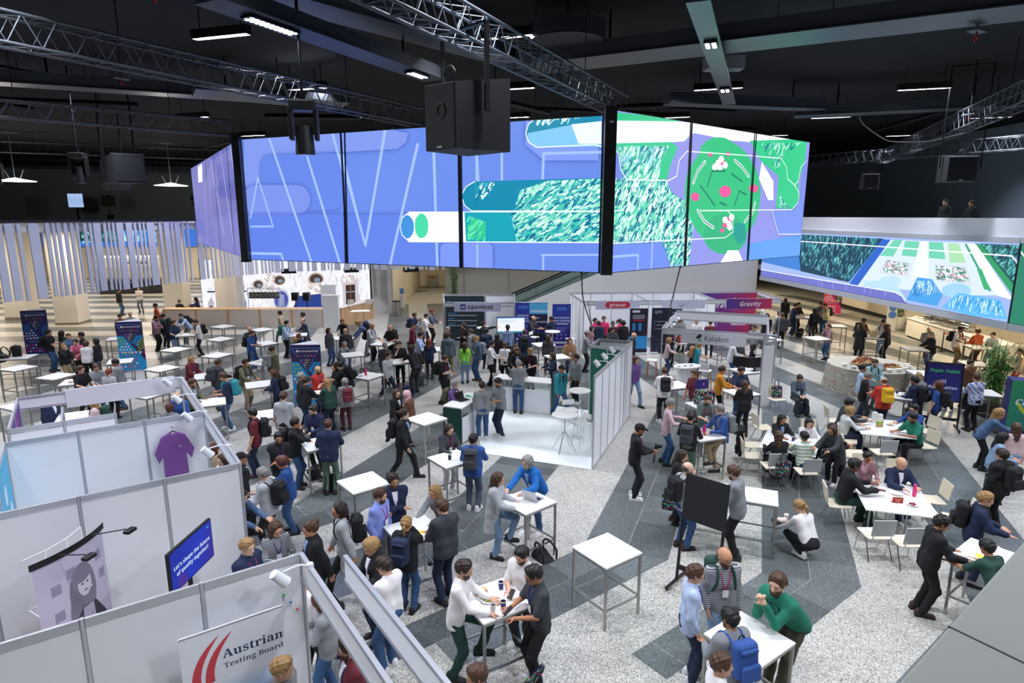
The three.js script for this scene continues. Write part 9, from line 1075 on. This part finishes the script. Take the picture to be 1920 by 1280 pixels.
{
  seed(202); const H = 1.101;
  paperCup('blue paper cup behind the salad plate', -0.16, H, -8.12); paperCup('blue paper cup beside the salad plate', -0.12, H, -7.66); paperCup('clear plastic cup in front of the salad plate', -0.26, H, -7.58, 0xd9dde0); plate('white plate of salad on the foreground table', -0.34, H, -7.84, 0xa9b84a); { const o = thing('snack_box', 'flat kraft paper box beside the salad plate', 'box', -0.46, H, -8.02, 0.5); part(o, 'box', rbox(0.2, 0.05, 0.1, 0.006, 0, 0.026, 0), mat(0xc9a984, 0.8)); part(o, 'lid', box(0.2, 0.005, 0.1, 0, 0.053, 0), mat(0xd2b48e, 0.8)); }
  paperCup('black lidded cup on the coffee cup table', -1.38, H, -12.98, 0x1a1a1c); sheets('white papers on the coffee cup table', -1.2, H, -13.2, 0xf2f2f2, 2); sheets('yellow sheets spread on the table of five', -1.62, H, -9.8, 0xe8c83a, 6); sheets('yellow sticky note on the right foreground table', 2.86, H, -7.15, 0xe8d86a, 1, 0.45); sheets('yellow and white papers on the six person table', -5.75, H, -18.2, 0xe8c84a, 5); bottle('bottle of orange drink on the six person table', -5.6, H, -18.45, 0xe87a20, 0xe0b030);
  { const o = thing('laptop', 'open silver laptop facing the man in bright blue', 'laptop', 0.42, H, -11.05, 2.5); part(o, 'base', rbox(0.33, 0.016, 0.23, 0.006, 0, 0.009, 0), mat(0xc9ccd2, 0.3, 0.6)); const l = part(o, 'lid', rbox(0.33, 0.22, 0.008, 0.004, 0, 0.11, 0), mat(0xc9ccd2, 0.3, 0.6)); l.position.set(0, 0.015, -0.115); l.rotation.x = -0.35; face(l, 'screen', 0.31, 0.2, 0, 0.11, 0.005, 0, glowMat(canvasTex(64, 40, (c) => { c.fillStyle = '#dfe6ee'; c.fillRect(0, 0, 64, 40); c.fillStyle = '#7f9ac0'; c.fillRect(6, 6, 30, 4); }), 0.6)); part(o, 'keyboard', box(0.28, 0.003, 0.1, 0, 0.018, 0), M.black); }
  sheets('white notes beside the silver laptop', 0.1, H, -11.1, 0xf2f2f2, 2);
  bottle('pink bottle with lanyards on a high table behind the red polo', -4.95, H, -20.4, 0xe0307a, 0xe0307a); sheets('tangle of coloured lanyards beside the pink bottle', -5.15, H, -20.3, 0x5a3fa8, 3, 0.5); bottle('pink bottle between the four men in the aisle', 4.75, H, -14.6, 0xe0307a, 0xd02060);
  { const o = thing('purple_box', 'purple dotted giveaway box on a high table', 'box', 5.5, H, -17.1, 0.3); part(o, 'box', box(0.45, 0.42, 0.36, 0, 0.21, 0), toteMat); part(o, 'flap', box(0.45, 0.3, 0.012, 0, 0.54, -0.17), mat(0x3a2a7a, 0.6)); face(o, 'flap_print', 0.3, 0.14, 0, 0.55, -0.163, 0, printMat(canvasTex(96, 44, (c) => { c.fillStyle = '#3a2a7a'; c.fillRect(0, 0, 96, 44); T(c, '■ ▪ S', 48, 22, 30, '#e6e6f6'); }))); }
  for (const [x, z, yw, lb] of [[8.0, -21.1, 2.6, 'large black monitor seen edge on in the open frame booth'], [8.45, -21.0, 0.2, 'black monitor with its back to the aisle in the open frame booth']]) { const o = thing('monitor', lb, 'monitor', x, H, z, yw); part(o, 'panel', rbox(0.56, 0.36, 0.03, 0.01, 0, 0.3, 0), M.black); part(o, 'neck', box(0.06, 0.18, 0.04, 0, 0.1, -0.03), M.black); part(o, 'foot', rbox(0.24, 0.015, 0.18, 0.005, 0, 0.008, 0), M.black); }
  { const o = thing('red_box', 'small red carton on the table in the open frame booth', 'box', 7.2, H, -25.9, 0.2); part(o, 'box', rbox(0.22, 0.26, 0.16, 0.01, 0, 0.13, 0), mat(0xe03c30, 0.6)); part(o, 'handle', box(0.1, 0.03, 0.02, 0, 0.27, 0), mat(0xe03c30, 0.6)); }
  { const o = thing('paper_bag', 'brown paper bag on the table of the long haired women', 'bag', 16.1, H, -27.2, 0.2); part(o, 'bag', rbox(0.28, 0.3, 0.14, 0.02, 0, 0.15, 0), mat(0xd9c09a, 0.85)); part(o, 'handle', tube([V(-0.06, 0.3, 0), V(0, 0.38, 0), V(0.06, 0.3, 0)], 0.006, 8, 4), mat(0xb0905f, 0.8)); }
  // dining tables
  const D = 0.742; bottle('pink bottle on the near dining table', 8.27, D, -11.9, 0xe83a80, 0xe83a80); { const o = thing('tent_card', 'red tent card on the near dining table', 'card', 7.75, D, -11.6, -0.15); part(o, 'card', box(0.2, 0.12, 0.006, 0, 0.06, 0), mat(0xa82f28, 0.6)); face(o, 'print', 0.19, 0.11, 0, 0.06, 0.004, 0, printMat(canvasTex(96, 56, (c) => { c.fillStyle = '#a82f28'; c.fillRect(0, 0, 96, 56); T(c, 'RESERVED', 48, 18, 15, '#f0c060'); c.fillStyle = '#e8b0a0'; c.fillRect(24, 34, 48, 5); c.fillRect(30, 44, 36, 4); }))); part(o, 'foot', box(0.2, 0.005, 0.08, 0, 0.003, -0.03), mat(0xa82f28, 0.6)); }
  plate('plate with berries on the near dining table', 8.0, D, -11.5, 0x8a2f3a); plate('empty white plate by the bald man', 7.98, D, -12.0); plate('white plate beside the black blazer', 7.72, D, -12.3); paperCup('dark paper cup held by the black blazer man', 7.55, D, -12.15, 0x24262e); paperCup('white cup before the bald man', 8.2, D, -12.2, 0xeceae6);
  paperCup('blue paper cup on the left dining table', 7.21, D, -15.11); plate('plate between the women at the left dining table', 6.95, D, -14.85, 0xc9a27a); paperCup('blue paper cup behind the white carton', 10.32, D, -16.55); paperCup('blue paper cup at the end of the upper dining table', 9.95, D, -16.65);
  { const o = thing('white_carton', 'tall white cartons on the upper dining table', 'carton', 10.1, D, -16.55, 0.2); part(o, 'carton', box(0.12, 0.3, 0.1, 0, 0.15, 0), M.whiteTop); part(o, 'carton', box(0.12, 0.26, 0.1, 0.1, 0.13, 0.08), M.whiteTop); const g = thing('green_box', 'small green and pink box on the upper dining table', 'box', 10.05, D, -16.2, 0.3); part(g, 'box', box(0.14, 0.15, 0.1, 0, 0.075, 0), mat(0x9ab04a, 0.6)); part(g, 'band', box(0.145, 0.04, 0.105, 0, 0.03, 0), mat(0xd98a8a, 0.6)); } plate('plate with sandwich on the upper dining table', 10.45, D, -16.35, 0xd9c08a); sheets('papers on the upper dining table', 10.45, D, -16.0, 0xf2f2f2, 3, 0.7);
  paperCup('blue paper cup at the red jacket table', 11.7, H, -18.2); for (let i = 0; i < 3; i++) paperCup('white paper cup at the red jacket table', 11.45 + i * 0.09, H, -18.3, 0xf0f0f0, 'white cups at the red jacket table'); plate('white plate at the red jacket table', 11.6, H, -17.9, 0xd9c9a0);
  sheets('yellow notes on the balcony corner table', 7.4, H, -9.0, 0xe8d050, 3, 0.6); sheets('white papers on the balcony corner table', 7.8, H, -9.2, 0xf2f2f2, 2);
  plate('plate of food beside the people behind the pale fascia', -14.3, H, -19.5, 0xd9b060); sheets('green sweets on the olive jacket table', -9.3, H, -22.4, 0x4fae3a, 2, 0.4); paperCup('blue paper cup on the small round table', -17.5, 1.096, -24.3);
  { const o = thing('tablet_tray', 'black laptop and trays on the dark green counter', 'laptop', -1.45, 1.102, -17.5, 0.8); part(o, 'base', rbox(0.34, 0.018, 0.24, 0.005, 0, 0.01, 0), M.black); const l = part(o, 'lid', box(0.34, 0.23, 0.008, 0, 0.115, 0), M.black); l.position.z = -0.12; l.rotation.x = -0.3; } sheets('green leaflets on the dark green counter', -1.25, 1.101, -17.9, 0x4fc88a, 3, 0.8); { const o = thing('tumbler', 'black tumbler on the white reception counter', 'cup', -0.1, 1.1, -20.3); part(o, 'cup', cyl(0.05, 0.18, 0, 0.09, 0, 16, 0.042), M.black); part(o, 'lid', cyl(0.052, 0.02, 0, 0.19, 0, 16), M.blackMetal); }
  { const o = thing('serving_tray', 'black round tray with napkins and cup in front of the crouching woman', 'tray', 5.45, 0.3, -11.62); part(o, 'tray', new THREE.CylinderGeometry(0.19, 0.17, 0.025, 28).translate(0, 0.013, 0), M.black); const n = []; for (let i = 0; i < 9; i++) n.push(new THREE.IcosahedronGeometry(rr(0.04, 0.06), 1).translate(rr(-0.09, 0.09), 0.06, rr(-0.08, 0.08))); part(o, 'napkins', merge(n), mat(0xe4d4c6, 0.9)); part(o, 'cup', cyl(0.045, 0.13, 0.13, 0.09, -0.06, 16, 0.034), mat(0xe8e6e0, 0.4)); }
  // camera on a grip, held by the man with the cap
  { const o = thing('video_camera', 'black camera on a handheld grip held by the man with the cap', 'camera', 3.28, 1.15, -13.4, 1.5); part(o, 'body', rbox(0.14, 0.1, 0.08, 0.015, 0, 0.1, 0), M.black); part(o, 'lens', cyl(0.036, 0.1, 0, 0, 0, 16).rotateX(Math.PI / 2).translate(0, 0.1, 0.08), M.blackMetal); part(o, 'grip', bar(V(0, 0.05, 0), V(0, -0.3, -0.04), 0.018, 8), M.black); face(o, 'display', 0.09, 0.06, 0, 0.1, -0.042, Math.PI, glowMat(canvasTex(16, 16, (c) => { c.fillStyle = '#7fb0d8'; c.fillRect(0, 0, 16, 16); }), 0.8)); }
  // bags on floor, tables and chairs
  floorPack('black', 0.62, 0.2, -10.75, 0.6, 'black backpack lying under the laptop table', -1.2); const sp = PEOPLE.find((r) => r[3] === 'sp'); floorPack('navy', sp[0], 0.28, sp[1] + 0.42, 0.1, 'navy backpack standing between the feet of the man with the phone', 0.05); placedTote(0.25, 0.2, -7.35, 0.9, 'dotted tote bag on the floor under the salad table', 0.5); placedTote(0.05, 0.2, -6.95, 0.2, 'second dotted tote bag in front of the salad table', 0.6); floorPack('charcoal', 0.45, 0.25, -6.85, 2.2, 'charcoal backpack in the right of the salad table totes', 0.1);
  const chairAt = (re) => CHAIRS.find((c) => re.test(c[4])), c0 = chairAt(/tote on its seat/), c1 = chairAt(/tote hanging/), c2 = chairAt(/draped with/); placedTote(c0[0], 0.67, c0[1] - 0.08, 0.1, 'dotted tote bag sitting on the empty cream chair', -0.2); placedTote(c1[0] + 0.1, 0.5, c1[1] + 0.33, 0.1, 'dotted tote bag hanging from a grey chair back'); floorPack('black', -4.25, 0.25, -13.6, 0.4, 'black bag with strap beside the green trousers', -0.2); floorPack('black', -4.7, 0.22, -14.4, 1.4, 'black bag under the table of the green trousers', -0.4); floorPack('black', -13.1, 0.25, -24.9, 0.4, 'black backpack under the empty table near the counter', -0.2); floorPack('black', 15.6, 0.25, -32.7, 0.4, 'black and red backpack under the table by the passage', 0.1); floorPack('charcoal', -3.4, 0.25, -22.9, 0.7, 'charcoal backpack on the floor by the red haired woman', -0.1); floorPack('navy', -3.6, 0.25, -21.6, 1.6, 'navy backpack on the floor beside the leaning woman', -0.1); floorPack('black', -5.9, 0.25, -24.2, 1.0, 'black duffel backpack behind the kneeling man', -1.2); floorPack('black', -7.3, 0.28, -14.6, 0.4, 'black backpack on the floor behind the folded arms', 0); floorPack('olive', 14.7, 0.28, -17.6, 0.4, 'olive backpack on the floor behind the purple sign', 0);
  floorPack('black', -18.9, 1.34, -23.1, 0.5, 'black rucksack on the table of bags', 0); floorPack('black', -19.5, 1.3, -23.2, 1.3, 'second black bag on the table of bags', -0.9); placedTote(-19.3, 1.2, -22.95, 0.4, 'dotted tote bag on the table of bags', 1.2); placedTote(9.3, 0.2, -17.3, 0.8, 'dotted tote bag on the floor by the upper dining table', 0.4);
  { const o = thing('draped_jacket', 'black jacket draped over a cream chair', 'jacket', c2[0], 0, c2[1], c2[2] * D2R); part(o, 'cloth', sdf([cap(V(-0.18, 0.88, -0.27), V(0.18, 0.88, -0.27), 0.05, 0.05, 0.04), cap(V(-0.14, 0.85, -0.3), V(-0.17, 0.2, -0.33), 0.07, 0.05, 0.05), cap(V(0.12, 0.85, -0.3), V(0.16, 0.16, -0.34), 0.07, 0.06, 0.05), cap(V(0, 0.85, -0.3), V(0.02, 0.25, -0.36), 0.08, 0.07, 0.06)], 0.024, null, { a: 0.012, s: 4 }), mat(0x17181b, 0.9)); part(o, 'collar', box(0.2, 0.04, 0.05, 0, 0.93, -0.25), mat(0x1d1e22, 0.9)); }
}
scene.traverse((o) => { if (o.isMesh) { o.castShadow = true; o.receiveShadow = true; } });
renderer.render(scene, camera);
